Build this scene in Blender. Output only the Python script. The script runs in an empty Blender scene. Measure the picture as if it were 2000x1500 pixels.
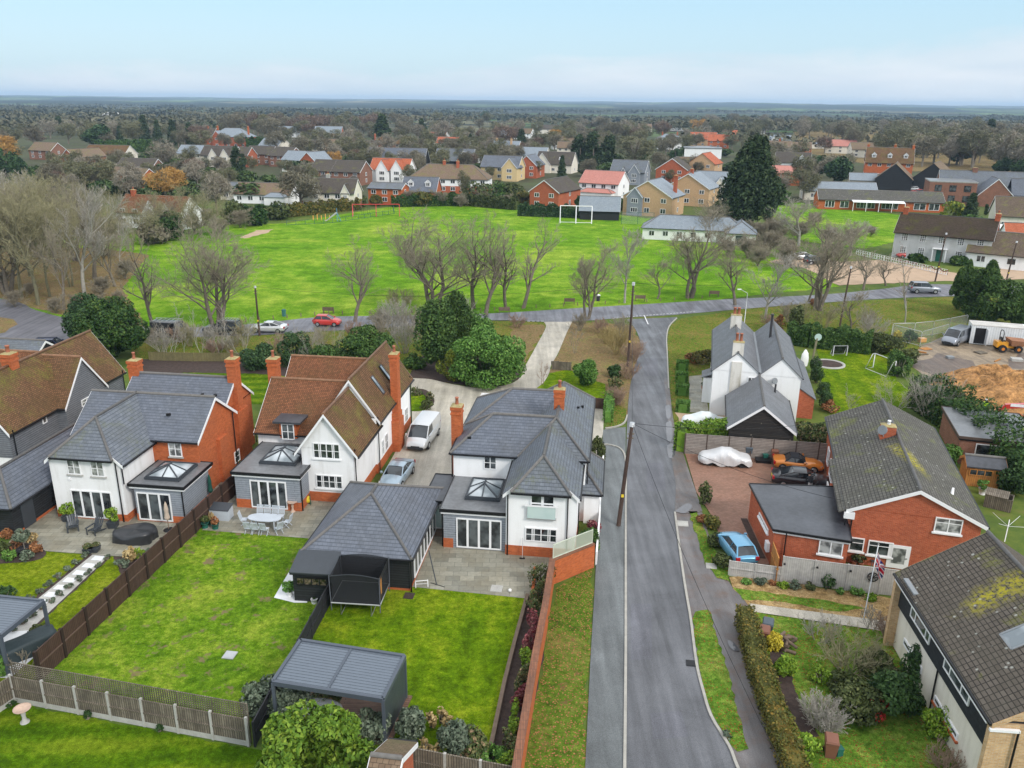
import bpy, bmesh, math, random
import numpy as np
from mathutils import Vector, Matrix
R=math.radians
rng=random.Random(7)
C=bpy.context.scene.collection
S=bpy.context.scene
# ------------------------------------------------------------ camera
CAM_H=28.5; FPX=1615.0; PITCH=math.atan(551/1615); ROLL=R(0.63)
cam=bpy.data.cameras.new('camera'); camo=bpy.data.objects.new('camera',cam); C.objects.link(camo)
fw=Vector((0,math.cos(PITCH),-math.sin(PITCH))); rt=Vector((1,0,0)); up=rt.cross(fw)
cr=rt*math.cos(ROLL)+up*math.sin(ROLL); cu=-rt*math.sin(ROLL)+up*math.cos(ROLL)
mw=Matrix((cr,cu,-fw)).transposed().to_4x4(); mw.translation=(0,0,CAM_H); camo.matrix_world=mw
cam.sensor_width=36; cam.lens=FPX/2000*36; cam.clip_start=.5; cam.clip_end=40000
S.camera=camo
# ------------------------------------------------------------ sky, sun, exposure
SUN_EL=R(36); SUN_AZ=R(138)      # azimuth measured clockwise from +Y
W=bpy.data.worlds.new('World'); S.world=W; W.use_nodes=True
wn=W.node_tree; wn.nodes.clear()
def nd(nt,typ,ins=None,**at):
    n=nt.nodes.new(typ)
    for k,v in at.items(): setattr(n,k,v)
    for k,v in (ins or {}).items():
        if isinstance(v,bpy.types.NodeSocket): nt.links.new(v,n.inputs[k])
        else: n.inputs[k].default_value=v
    return n
def math_(nt,op,a,b=0.,c=None):
    d={0:a,1:b}
    if c is not None: d[2]=c
    return nd(nt,'ShaderNodeMath',d,operation=op).outputs[0]
def noise(nt,vec,scale,detail=3.,rough=.55,dist=0.):
    return nd(nt,'ShaderNodeTexNoise',{'Vector':vec,'Scale':scale,'Detail':detail,'Roughness':rough,'Distortion':dist}).outputs['Fac']
def ramp(nt,fac,stops,interp='LINEAR'):
    n=nd(nt,'ShaderNodeValToRGB',{'Fac':fac}); cr_=n.color_ramp; cr_.interpolation=interp
    while len(cr_.elements)<len(stops): cr_.elements.new(.5)
    for e,(p,c) in zip(cr_.elements,stops):
        e.position=p; e.color=(c,c,c,1) if isinstance(c,(int,float)) else (*c[:3],1)
    return n.outputs[0]
def mixc(nt,fac,a,b,mode='MIX'):
    n=nd(nt,'ShaderNodeMix',data_type='RGBA',blend_type=mode)
    for i,v in ((0,fac),(6,a),(7,b)):
        if isinstance(v,bpy.types.NodeSocket): nt.links.new(v,n.inputs[i])
        else: n.inputs[i].default_value=v if i==0 else (*v[:3],1)
    return n.outputs[2]
def mapping(nt,vec,scale=(1,1,1),rot=(0,0,0),loc=(0,0,0)):
    return nd(nt,'ShaderNodeMapping',{'Vector':vec,'Scale':scale,'Rotation':rot,'Location':loc}).outputs[0]
sky=nd(wn,'ShaderNodeTexSky',sky_type='NISHITA',sun_disc=False,sun_elevation=SUN_EL,sun_rotation=SUN_AZ,altitude=50.,air_density=1.,dust_density=1.6,ozone_density=1.5)
tc=nd(wn,'ShaderNodeTexCoord').outputs['Generated']
sep=nd(wn,'ShaderNodeSeparateXYZ',{0:tc})
elev=sep.outputs[2]
# thin high cloud: flattened noise, thicker near the horizon band and overhead
cv=mapping(wn,tc,scale=(3.,3.,15.),loc=(1.3,.4,.1))
cn=noise(wn,cv,1.6,8.,.6,.35); cn2=noise(wn,mapping(wn,tc,scale=(5.,5.,34.),loc=(.2,.9,.3)),1.,6.,.55)
bank=math_(wn,'MULTIPLY',math_(wn,'SUBTRACT',math_(wn,'MULTIPLY_ADD',sep.outputs[0],.045,.040),elev),9.)
low=ramp(wn,math_(wn,'MULTIPLY_ADD',cn,.85,bank),[(.34,0.),(.52,.7),(.72,1.)])
high=ramp(wn,elev,[(0.,0.),(.12,0.),(.35,.75),(1.,.85)])
fac=nd(wn,'ShaderNodeClamp',{0:math_(wn,'MAXIMUM',low,high)}).outputs[0]
blue=mixc(wn,.75,sky.outputs[0],mixc(wn,ramp(wn,elev,[(0,0.),(.10,1.)]),(4.9,6.2,6.95),(3.9,5.85,7.1)))
puff=mixc(wn,ramp(wn,cn2,[(.35,0.),(.65,1.)]),(4.9,5.55,6.15),(5.9,6.25,6.6))
clo=mixc(wn,ramp(wn,elev,[(0,0.),(.12,0.),(.35,1.)]),puff,(9.9,10.0,10.2))
wc=mixc(wn,fac,blue,clo)
bg=nd(wn,'ShaderNodeBackground',{'Color':wc,'Strength':.1})
wo=nd(wn,'ShaderNodeOutputWorld',{'Surface':bg.outputs[0]})
sl=bpy.data.lights.new('sun','SUN'); sl.energy=1.5; sl.angle=R(12); sl.color=(1,.955,.89)
so=bpy.data.objects.new('sun',sl); C.objects.link(so)
sd=Vector((math.sin(SUN_AZ)*math.cos(SUN_EL),math.cos(SUN_AZ)*math.cos(SUN_EL),math.sin(SUN_EL)))
so.rotation_euler=sd.to_track_quat('Z','Y').to_euler(); so.location=(60,-60,120)
S.view_settings.view_transform='Standard'; S.view_settings.look='None'; S.view_settings.gamma=1; S.view_settings.exposure=0.6
S.view_settings.use_curve_mapping=False
S.cycles.max_bounces=6; S.cycles.diffuse_bounces=3; S.cycles.glossy_bounces=2; S.cycles.transparent_max_bounces=6; S.cycles.volume_bounces=0
# ------------------------------------------------------------ survey helpers (photo pixel -> place on the ground, metres)
def G(px,py,z=0.):
    d=fw+cr*((px-1000)/FPX)-cu*((py-750)/FPX)
    t=(z-CAM_H)/d.z
    return Vector((d.x*t,d.y*t,z))
def top_z(px,py,base):      # height of a pixel above a ground point, at that point's distance
    d=fw+cr*((px-1000)/FPX)-cu*((py-750)/FPX)
    return CAM_H+d.z*base.y/d.y
def pxm(base): return FPX/math.sqrt(base.y**2+base.x**2*.0+ (CAM_H*.9)**2)   # photo pixels per metre there
# ------------------------------------------------------------ object helpers
def tag(o,label=None,cat=None,group=None,kind=None):
    if label: o['label']=label
    if cat: o['category']=cat
    if group: o['group']=group
    if kind: o['kind']=kind
    return o
def thing(name,label,cat,loc=(0,0,0),rz=0.,group=None):
    o=bpy.data.objects.new(name,None); C.objects.link(o); o.location=loc; o.rotation_euler=(0,0,rz)
    o.empty_display_size=.3
    return tag(o,label,cat,group)
def clone(root,loc=None,rz=None,label=None,group=None,scale=None):
    r=root.copy(); C.objects.link(r)
    if loc is not None: r.location=loc
    if rz is not None: r.rotation_euler=(0,0,rz)
    if scale is not None: r.scale=(scale,)*3 if isinstance(scale,(int,float)) else scale
    if label: r['label']=label
    if group: r['group']=group
    for ch in list(root.children):
        c=ch.copy(); C.objects.link(c); c.parent=r
        for g in list(ch.children):
            d=g.copy(); C.objects.link(d); d.parent=c
    return r
def mesh_np(name,v,f,mats,parent=None,mi=None,smooth=False):
    """v (n,3) array, f (m,k) array of equal sized faces"""
    me=bpy.data.meshes.new(name); v=np.asarray(v,np.float32); f=np.asarray(f,np.int32); k=f.shape[1]; m=len(f)
    me.vertices.add(len(v)); me.vertices.foreach_set('co',v.ravel())
    me.loops.add(m*k); me.loops.foreach_set('vertex_index',f.ravel())
    me.polygons.add(m); me.polygons.foreach_set('loop_start',np.arange(0,m*k,k,dtype=np.int32))
    for x in (mats if isinstance(mats,(list,tuple)) else [mats]): me.materials.append(x)
    if mi is not None: me.polygons.foreach_set('material_index',np.asarray(mi,np.int32))
    if smooth: me.polygons.foreach_set('use_smooth',np.ones(m,bool))
    me.update(calc_edges=True)
    o=bpy.data.objects.new(name,me); C.objects.link(o)
    if parent: o.parent=parent
    return o
class MB:
    def __init__(s): s.v=[]; s.f=[]; s.m=[]; s.sm=[]
    def poly(s,pts,m=0,smooth=False):
        i=len(s.v); s.v+= [tuple(p) for p in pts]; s.f.append(tuple(range(i,i+len(pts)))); s.m.append(m); s.sm.append(smooth)
    def mesh(s,vs,fs,m=0,smooth=False):
        i=len(s.v); s.v+=[tuple(p) for p in vs]
        for f in fs: s.f.append(tuple(i+k for k in f)); s.m.append(m); s.sm.append(smooth)
    def box(s,x0,y0,z0,x1,y1,z1,m=0):
        x0,x1=min(x0,x1),max(x0,x1); y0,y1=min(y0,y1),max(y0,y1); z0,z1=min(z0,z1),max(z0,z1)
        v=[(x0,y0,z0),(x1,y0,z0),(x1,y1,z0),(x0,y1,z0),(x0,y0,z1),(x1,y0,z1),(x1,y1,z1),(x0,y1,z1)]
        s.mesh(v,[(3,2,1,0),(4,5,6,7),(0,1,5,4),(1,2,6,5),(2,3,7,6),(3,0,4,7)],m)
    def bar(s,p,q,w,h,m=0,upv=(0,0,1)):
        p=Vector(p);q=Vector(q);d=(q-p).normalized();u=Vector(upv)
        if abs(d.dot(u))>.98: u=Vector((1,0,0))
        a=d.cross(u).normalized(); b=a.cross(d); a=a*w/2; b=b*h/2
        v=[p-a-b,p+a-b,p+a+b,p-a+b,q-a-b,q+a-b,q+a+b,q-a+b]
        s.mesh(v,[(3,2,1,0),(4,5,6,7),(0,1,5,4),(1,2,6,5),(2,3,7,6),(3,0,4,7)],m)
    def tube(s,pts,rs,n=8,m=0,cap=True,smooth=True):
        pts=[Vector(p) for p in pts]
        if isinstance(rs,(int,float)): rs=[rs]*len(pts)
        rings=[]; i0=len(s.v)
        for i,p in enumerate(pts):
            d=(pts[min(i+1,len(pts)-1)]-pts[max(i-1,0)]).normalized()
            u=Vector((0,0,1)) if abs(d.z)<.9 else Vector((1,0,0))
            a=d.cross(u).normalized(); b=d.cross(a)
            for k in range(n):
                t=2*math.pi*k/n; s.v.append(tuple(p+(a*math.cos(t)+b*math.sin(t))*rs[i]))
        for i in range(len(pts)-1):
            for k in range(n):
                k2=(k+1)%n; s.f.append((i0+i*n+k,i0+i*n+k2,i0+(i+1)*n+k2,i0+(i+1)*n+k)); s.m.append(m); s.sm.append(smooth)
        if cap:
            for e in (0,len(pts)-1): s.f.append(tuple(i0+e*n+k for k in range(n))); s.m.append(m); s.sm.append(False)
    def lathe(s,prof,c=(0,0,0),n=14,m=0,smooth=True):
        i0=len(s.v)
        for r,z in prof:
            for k in range(n):
                t=2*math.pi*k/n; s.v.append((c[0]+r*math.cos(t),c[1]+r*math.sin(t),c[2]+z))
        for i in range(len(prof)-1):
            for k in range(n):
                k2=(k+1)%n; s.f.append((i0+i*n+k,i0+i*n+k2,i0+(i+1)*n+k2,i0+(i+1)*n+k)); s.m.append(m); s.sm.append(smooth)
        for e in (0,len(prof)-1):
            if prof[e][0]>1e-4: s.f.append(tuple(i0+e*n+k for k in range(n))); s.m.append(m); s.sm.append(False)
    def prism(s,pts,dv,m=0):
        """polygon pts extruded by vector dv"""
        n=len(pts); a=[Vector(p) for p in pts]; b=[p+Vector(dv) for p in a]
        s.mesh(a+b,[tuple(range(n))[::-1],tuple(range(n,2*n))]+[(k,(k+1)%n,n+(k+1)%n,n+k) for k in range(n)],m)
    def grid(s,P,m=0,smooth=True):
        """P[i][j] points"""
        r,c=len(P),len(P[0]); i0=len(s.v); s.v+=[tuple(p) for row in P for p in row]
        for i in range(r-1):
            for j in range(c-1):
                a=i0+i*c+j; s.f.append((a,a+1,a+c+1,a+c)); s.m.append(m); s.sm.append(smooth)
    def build(s,name,mats,parent=None,loc=None,rz=None,uv=True):
        if not s.f: return None
        me=bpy.data.meshes.new(name); me.from_pydata(s.v,[],s.f)
        for x in (mats if isinstance(mats,(list,tuple)) else [mats]): me.materials.append(x)
        me.polygons.foreach_set('material_index',s.m); me.polygons.foreach_set('use_smooth',s.sm)
        if uv:
            ul=me.uv_layers.new(name='UVMap'); buf=np.zeros(len(me.loops)*2,np.float32)
            for p in me.polygons:
                n=p.normal
                if abs(n.z)>.999: a=Vector((1,0,0)); b=Vector((0,1,0))
                else:
                    a=Vector((-n.y,n.x,0)).normalized(); b=n.cross(a)
                for li,vi in zip(p.loop_indices,p.vertices):
                    co=me.vertices[vi].co; buf[2*li]=co.dot(a); buf[2*li+1]=co.dot(b)
            ul.data.foreach_set('uv',buf)
        me.update()
        o=bpy.data.objects.new(name,me); C.objects.link(o)
        if parent: o.parent=parent
        if loc is not None: o.location=loc
        if rz is not None: o.rotation_euler=(0,0,rz)
        return o
# ------------------------------------------------------------ materials
def new_mat(name):
    m=bpy.data.materials.new(name); m.use_nodes=True; nt=m.node_tree; return m,nt,nt.nodes['Principled BSDF']
def lnk(nt,a,b): nt.links.new(a,b)
def geo(nt): return nd(nt,'ShaderNodeNewGeometry')
def posn(nt): return geo(nt).outputs['Position']
def uvn(nt): return nd(nt,'ShaderNodeUVMap').outputs[0]
def setbump(nt,b,h,st=.3,dist=.05):
    lnk(nt,nd(nt,'ShaderNodeBump',{'Height':h,'Strength':st,'Distance':dist}).outputs[0],b.inputs['Normal'])
def sc(c,k): return tuple(x*k for x in c)
def plain(name,col,rough=.6,metal=0.,var=.18,scale=1.6,bump=0.,spec=.3,fine=8.):
    m,nt,b=new_mat(name); p=posn(nt)
    n1=noise(nt,p,scale,4.,.6); n2=noise(nt,p,scale*fine,2.)
    k=math_(nt,'ADD',math_(nt,'MULTIPLY',n1,.65),math_(nt,'MULTIPLY',n2,.35))
    lnk(nt,ramp(nt,k,[(.3,sc(col,1-var)),(.7,sc(col,1+var))]),b.inputs['Base Color'])
    b.inputs['Roughness'].default_value=rough; b.inputs['Metallic'].default_value=metal; b.inputs['Specular IOR Level'].default_value=spec
    if bump: setbump(nt,b,n2,bump,.03)
    return m
def tiled(name,c1,c2,line,w,h,off=.5,mort=.012,rough=.6,moss=0.,mosscol=(.16,.17,.03),stain=.35,stainsc=.5,bump=.5,spec=.4,dirt=(.05,.05,.045),spots=None,msc=.45,rows=0.,band=None):
    """courses of bricks, tiles, slates or boards in metric UV"""
    m,nt,b=new_mat(name); u=uvn(nt)
    br=nd(nt,'ShaderNodeTexBrick',{'Vector':u,'Color1':(*c1,1),'Color2':(*c2,1),'Mortar':(*line,1),'Scale':1.,'Mortar Size':mort,'Mortar Smooth':.15,'Bias':0.,'Brick Width':w,'Row Height':h},offset=off)
    col=br.outputs['Color']; p=posn(nt); rl_=None
    if rows:
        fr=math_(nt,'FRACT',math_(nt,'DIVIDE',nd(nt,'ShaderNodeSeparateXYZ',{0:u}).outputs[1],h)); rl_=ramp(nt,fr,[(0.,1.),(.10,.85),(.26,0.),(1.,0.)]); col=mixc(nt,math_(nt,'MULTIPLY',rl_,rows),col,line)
    n1=noise(nt,p,stainsc,5.,.65,.3); n2=noise(nt,p,stainsc*9,3.)
    col=mixc(nt,math_(nt,'MULTIPLY',ramp(nt,n1,[(.42,0.),(.72,1.)]),stain),col,dirt)
    col=mixc(nt,.22,col,ramp(nt,n2,[(.3,.25),(.7,.78)]),'OVERLAY')
    if moss:
        n3=noise(nt,p,msc,4.,.7,.4); n4=noise(nt,p,7.,3.,.7)
        k=math_(nt,'MULTIPLY',ramp(nt,n3,[(1-.42-moss*.25,0.),(.74-moss*.1,1.)]),ramp(nt,n4,[(.36,0.),(.58,1.)]))
        col=mixc(nt,k,col,mosscol)
    if band:
        dv=nd(nt,'ShaderNodeVectorMath',{0:p,1:band[0]},operation='SUBTRACT').outputs[0]; dl=nd(nt,'ShaderNodeVectorMath',{0:mapping(nt,dv,band[1],rot=(0,0,band[2]))},operation='LENGTH').outputs['Value']
        kk=math_(nt,'MULTIPLY',ramp(nt,math_(nt,'ADD',dl,math_(nt,'MULTIPLY',n1,.9)),[(.55,1.),(1.3,0.)]),ramp(nt,noise(nt,p,5.,3.,.7),[(.40,0.),(.56,1.)])); col=mixc(nt,kk,col,mixc(nt,n2,(.22,.24,.02),(.46,.36,.03)))
    if spots:
        vo=nd(nt,'ShaderNodeTexVoronoi',{'Vector':p,'Scale':1.7}).outputs['Distance']
        k=math_(nt,'MULTIPLY',ramp(nt,math_(nt,'ADD',vo,math_(nt,'MULTIPLY',n2,.22)),[(.16,1.),(.26,0.)]),.8)
        col=mixc(nt,k,col,spots)
    lnk(nt,col,b.inputs['Base Color']); b.inputs['Specular IOR Level'].default_value=spec*.7
    lnk(nt,ramp(nt,n1,[(.3,rough*.8),(.7,min(1.,rough*1.2))]),b.inputs['Roughness'])
    setbump(nt,b,math_(nt,'SUBTRACT',math_(nt,'MULTIPLY',n2,.3),br.outputs['Fac']),bump,.02)
    return m
def grassm(name,dark,mid,lite,bare=0.,barecol=(.17,.11,.07),sc0=.22,leaf=0.,leafcol=(.3,.1,.03),stripe=0.,sang=0.):
    m,nt,b=new_mat(name); p=posn(nt)
    a=noise(nt,p,sc0,4.,.65,.5); a2=noise(nt,p,min(2.4,sc0*7),4.,.75); f=noise(nt,p,9.,3.,.7); f2=noise(nt,mapping(nt,p,(38,38,8)),1.,2.)
    k=math_(nt,'ADD',math_(nt,'MULTIPLY',a,.5),math_(nt,'ADD',math_(nt,'MULTIPLY',a2,.33),math_(nt,'MULTIPLY',f,.17)))
    if stripe:
        w=nd(nt,'ShaderNodeTexWave',{'Vector':mapping(nt,p,rot=(0,0,sang)),'Scale':.16,'Distortion':1.6,'Detail':2.,'Detail Scale':1.}).outputs['Fac']
        k=math_(nt,'ADD',k,math_(nt,'MULTIPLY',math_(nt,'SUBTRACT',w,.5),stripe))
    col=ramp(nt,k,[(.36,dark),(.49,mid),(.61,lite)])
    f3=noise(nt,p,3.4,3.,.75); col=mixc(nt,.85,col,ramp(nt,f2,[(.3,.12),(.7,.86)]),'OVERLAY'); col=mixc(nt,.5,col,ramp(nt,f3,[(.3,.2),(.7,.8)]),'OVERLAY'); col=mixc(nt,.45,col,ramp(nt,a2,[(.3,.25),(.7,.72)]),'OVERLAY')
    if bare:
        n3=noise(nt,p,.9,4.,.7,.2)
        kk=math_(nt,'MULTIPLY',ramp(nt,n3,[(.69-bare*.1,0.),(.75-bare*.08,1.)]),.8)
        col=mixc(nt,kk,col,barecol)
    if leaf:
        vo=nd(nt,'ShaderNodeTexVoronoi',{'Vector':p,'Scale':7.5,'Randomness':1.})
        n4=noise(nt,p,.45,3.,.6)
        lk=math_(nt,'MULTIPLY',ramp(nt,vo.outputs['Distance'],[(.28,1.),(.36,0.)]),ramp(nt,math_(nt,'ADD',n4,math_(nt,'MULTIPLY',nd(nt,'ShaderNodeSeparateColor',{0:vo.outputs['Color']}).outputs[0],.3)),[(.78-leaf*.4,0.),(.86-leaf*.4,1.)]))
        lc=mixc(nt,nd(nt,'ShaderNodeSeparateColor',{0:vo.outputs['Color']}).outputs[1],leafcol,sc(leafcol,.45))
        col=mixc(nt,lk,col,lc)
    lnk(nt,col,b.inputs['Base Color']); b.inputs['Roughness'].default_value=.95; b.inputs['Specular IOR Level'].default_value=.04
    setbump(nt,b,math_(nt,'ADD',f,math_(nt,'MULTIPLY',f2,.7)),.6,.08)
    return m
def asphaltm(name,col,wet=.4,ang=0.,cracks=.5,tracks=.0,brown=.0,browncol=(.12,.075,.055)):
    m,nt,b=new_mat(name); p=posn(nt)
    a=noise(nt,p,.35,4.,.6,.4); g=noise(nt,p,26.,2.); st=noise(nt,mapping(nt,p,(1.5,.10,1.),rot=(0,0,ang)),1.,4.,.6)
    k=math_(nt,'ADD',math_(nt,'MULTIPLY',a,.4),math_(nt,'MULTIPLY',st,.6))
    vp=nd(nt,'ShaderNodeTexVoronoi',{'Vector':mapping(nt,p,(.35,.12,1.),rot=(0,0,ang)),'Scale':1.}); k=math_(nt,'ADD',math_(nt,'MULTIPLY',k,.95),math_(nt,'MULTIPLY',nd(nt,'ShaderNodeSeparateColor',{0:vp.outputs['Color']}).outputs[0],.05))
    c=ramp(nt,k,[(.30,sc(col,.55)),(.5,col),(.68,sc(col,1.5))])
    c=mixc(nt,.5,c,ramp(nt,g,[(.3,.15),(.7,.85)]),'OVERLAY')
    if brown:
        n5=noise(nt,p,.8,5.,.7); c=mixc(nt,math_(nt,'MULTIPLY',ramp(nt,n5,[(.48,0.),(.68,1.)]),brown),c,browncol)
    if cracks:
        vo=nd(nt,'ShaderNodeTexVoronoi',{'Vector':nd(nt,'ShaderNodeMixRGB',{0:.12,1:p,2:nd(nt,'ShaderNodeTexNoise',{'Vector':p,'Scale':1.5}).outputs['Color']}).outputs[0],'Scale':.55},feature='DISTANCE_TO_EDGE').outputs['Distance']
        c=mixc(nt,math_(nt,'MULTIPLY',ramp(nt,vo,[(0.,1.),(.012,0.)]),cracks*.5),c,sc(col,.35))
    lnk(nt,c,b.inputs['Base Color'])
    lnk(nt,ramp(nt,k,[(.36,.62),(.62,.62-wet*.5)]),b.inputs['Roughness'])
    setbump(nt,b,g,.25,.02); return m
def leafm(name,c1,c2,c3=None,scale=.9,rough=.55):
    m,nt,b=new_mat(name); g=geo(nt); p=g.outputs['Position']; r=g.outputs['Random Per Island']
    n=noise(nt,p,scale,3.,.6)
    k=math_(nt,'ADD',math_(nt,'MULTIPLY',n,.55),math_(nt,'MULTIPLY',r,.45))
    st=[(.25,c1),(.55,c2)]+([(.8,c3)] if c3 else [])
    oi=nd(nt,'ShaderNodeObjectInfo').outputs['Random']
    c=ramp(nt,k,st); c=mixc(nt,.16,c,ramp(nt,oi,[(0,.2),(1,.85)]),'OVERLAY')
    lnk(nt,c,b.inputs['Base Color']); b.inputs['Roughness'].default_value=rough; b.inputs['Specular IOR Level'].default_value=.15
    return m
def glassm(name,c1=(.012,.015,.018),c2=(.10,.115,.12),rough=.04,scale=1.1,spec=.75):
    m,nt,b=new_mat(name); n=noise(nt,posn(nt),scale,2.,.5)
    lnk(nt,ramp(nt,n,[(.42,c1),(.62,c2)]),b.inputs['Base Color']); b.inputs['Roughness'].default_value=rough; b.inputs['Specular IOR Level'].default_value=spec
    return m
M={}
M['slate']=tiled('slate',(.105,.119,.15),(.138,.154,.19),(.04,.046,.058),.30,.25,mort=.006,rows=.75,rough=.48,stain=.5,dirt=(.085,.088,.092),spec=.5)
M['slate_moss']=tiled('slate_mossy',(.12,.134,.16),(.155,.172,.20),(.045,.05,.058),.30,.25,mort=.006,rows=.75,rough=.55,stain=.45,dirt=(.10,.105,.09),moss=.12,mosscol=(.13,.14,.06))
M['slate_plain']=tiled('cottage_slate',(.135,.14,.155),(.165,.17,.185),(.09,.095,.105),.3,.22,mort=.008,rough=.5,stain=.4,dirt=(.12,.12,.115),bump=.25)
M['clay']=tiled('clay_tile_roof',(.135,.07,.034),(.235,.122,.062),(.05,.028,.016),.17,.14,mort=.018,rough=.75,stain=.75,dirt=(.085,.06,.028),moss=.35,mosscol=(.15,.14,.03),spec=.25)
M['clay_orange']=tiled('orange_clay_tile_roof',(.165,.066,.03),(.28,.112,.054),(.06,.03,.017),.17,.14,mort=.018,rough=.75,stain=.55,dirt=(.11,.07,.035),spec=.25)
M['conc_tile']=tiled('concrete_tile_roof',(.105,.098,.088),(.145,.137,.122),(.032,.03,.028),.36,.22,off=0.,mort=.024,rough=.8,stain=.6,dirt=(.085,.085,.07),moss=.12,mosscol=(.16,.18,.03),spots=(.42,.42,.38),spec=.2,msc=.35,band=(tuple(G(1780,900,5.6)),(.7,.16,.1),R(16)))
M['brown_tile']=tiled('brown_tile_roof',(.105,.088,.072),(.14,.118,.098),(.03,.026,.023),.36,.22,off=0.,mort=.026,rough=.8,stain=.5,dirt=(.09,.082,.065),moss=.15,mosscol=(.20,.21,.03),spots=(.4,.4,.36),spec=.2,msc=.3,band=(tuple(G(1955,1165,6.2)),(.21,.45,.1),R(-12)))
M['brick']=tiled('orange_brick',(.40,.080,.022),(.56,.135,.04),(.36,.17,.09),.225,.075,mort=.008,rough=.85,stain=.35,dirt=(.30,.11,.06),bump=.3,spec=.2)
M['brick_red']=tiled('red_brick',(.36,.068,.026),(.50,.115,.048),(.36,.20,.14),.225,.075,mort=.009,rough=.85,stain=.4,dirt=(.24,.085,.05),bump=.3,spec=.1)
M['brick_dark']=tiled('brown_brick',(.21,.085,.05),(.29,.12,.075),(.26,.19,.15),.225,.075,mort=.009,rough=.85,stain=.3,bump=.3,spec=.2)
M['brick_yellow']=tiled('yellow_brick',(.46,.27,.12),(.60,.39,.20),(.50,.42,.32),.225,.075,mort=.01,rough=.85,stain=.3,dirt=(.38,.26,.13),bump=.3,spec=.2)
M['brick_path']=tiled('red_block_paving',(.235,.115,.075),(.31,.165,.115),(.13,.09,.065),.21,.105,mort=.008,rough=.6,stain=.6,dirt=(.165,.105,.075),bump=.25,spec=.4)
def renderm(name,col,st=.16):
    m,nt,b=new_mat(name); p=posn(nt); n1=noise(nt,mapping(nt,p,(2.2,2.2,.22)),1.,4.,.6); n2=noise(nt,p,.6,4.,.6); n3=noise(nt,p,14.,2.)
    k=math_(nt,'ADD',math_(nt,'MULTIPLY',n1,.5),math_(nt,'ADD',math_(nt,'MULTIPLY',n2,.35),math_(nt,'MULTIPLY',n3,.15)))
    lnk(nt,ramp(nt,k,[(.34,(col[0]*(1-st),col[1]*(1-st*1.05),col[2]*(1-st*1.2))),(.5,col),(.7,sc(col,1.04))]),b.inputs['Base Color']); b.inputs['Roughness'].default_value=.9; b.inputs['Specular IOR Level'].default_value=.15; setbump(nt,b,n3,.15,.01); return m
M['render']=renderm('white_render',(.80,.795,.80))
M['render_w']=renderm('bright_white_render',(.85,.85,.855),.10)
M['render_c']=renderm('cream_render',(.72,.67,.58))
M['render_g']=renderm('stained_old_render',(.70,.67,.62),.4)
M['white']=plain('white_paint',(.80,.80,.81),.45,var=.03)
M['board_grey']=tiled('grey_weatherboard',(.175,.185,.205),(.19,.20,.22),(.07,.075,.085),60.,.17,mort=.02,rough=.7,stain=.15,bump=.6)
M['board_lgrey']=tiled('pale_grey_weatherboard',(.27,.295,.335),(.285,.31,.35),(.15,.165,.19),60.,.17,mort=.018,rough=.65,stain=.1,bump=.6)
M['board_black']=tiled('black_weatherboard',(.020,.021,.024),(.026,.028,.032),(.006,.006,.007),60.,.17,mort=.02,rough=.6,stain=.1,bump=.6)
M['board_worn']=tiled('worn_black_weatherboard',(.028,.025,.024),(.05,.043,.038),(.008,.008,.008),60.,.14,mort=.02,rough=.8,stain=.15,bump=.7,spots=(.27,.235,.19))
M['hung']=tiled('black_hung_cladding',(.02,.023,.028),(.028,.031,.037),(.012,.013,.016),.3,.22,mort=.012,rough=.65,stain=.1)
M['flat_roof']=plain('grey_flat_roof',(.135,.14,.148),.32,var=.35,scale=.5,spec=.6)
M['felt']=plain('black_felt_roof',(.045,.048,.058),.38,var=.5,scale=.45,spec=.6)
M['lead']=plain('lead_flashing',(.22,.235,.25),.5,var=.15)
M['black']=plain('black_plastic',(.012,.012,.014),.4,var=.1)
M['ridge']=plain('grey_ridge_tile',(.15,.142,.135),.7,var=.25,scale=4)
M['ridge_b']=plain('brown_ridge_tile',(.24,.13,.075),.75,var=.4,scale=3)
M['pot']=plain('terracotta',(.36,.13,.075),.7,var=.15)
M['mortar']=plain('mossy_chimney_mortar',(.33,.27,.13),.9,var=.4,scale=4)
M['glass']=glassm('window_glass')
M['glass_pale']=glassm('curtained_window_glass',(.10,.105,.105),(.42,.43,.42),.06,2.)
M['glass_sky']=glassm('roof_glass',(.16,.19,.21),(.5,.54,.57),.05,.6)
M['glass_green']=glassm('greenish_balcony_glass',(.42,.55,.53),(.52,.63,.61),.06,.6)
M['steel']=plain('galvanised_steel',(.46,.47,.48),.4,.6,var=.1)
M['steel_dark']=plain('dark_grey_metal',(.055,.062,.072),.42,.2,var=.1)
M['anthracite']=plain('anthracite_panel',(.085,.10,.125),.4,.1,var=.08)
M['conc']=plain('grey_concrete',(.40,.39,.365),.85,var=.22,scale=2.)
M['kerb']=plain('pale_kerb_stone',(.36,.345,.31),.85,var=.2,scale=3)
M['stone_w']=plain('white_paving_stone',(.66,.67,.69),.7,var=.06)
M['wood_dark']=tiled('brown_closeboard',(.066,.036,.026),(.084,.047,.034),(.022,.012,.010),.125,40.,off=0.,mort=.012,rough=.75,stain=.2)
M['fence_post']=plain('dark_brown_post',(.030,.018,.013),.8,var=.2); M['fence_rail']=plain('brown_rail',(.115,.075,.055),.8,var=.2)
M['wood_black']=tiled('black_closeboard',(.021,.022,.026),(.03,.031,.036),(.008,.008,.009),.125,40.,off=0.,mort=.012,rough=.7,stain=.2)
M['wood_old']=tiled('weathered_board',(.15,.125,.095),(.24,.205,.16),(.05,.042,.034),.12,40.,off=0.,mort=.016,rough=.9,stain=.8,stainsc=1.6,dirt=(.075,.064,.05))
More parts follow.
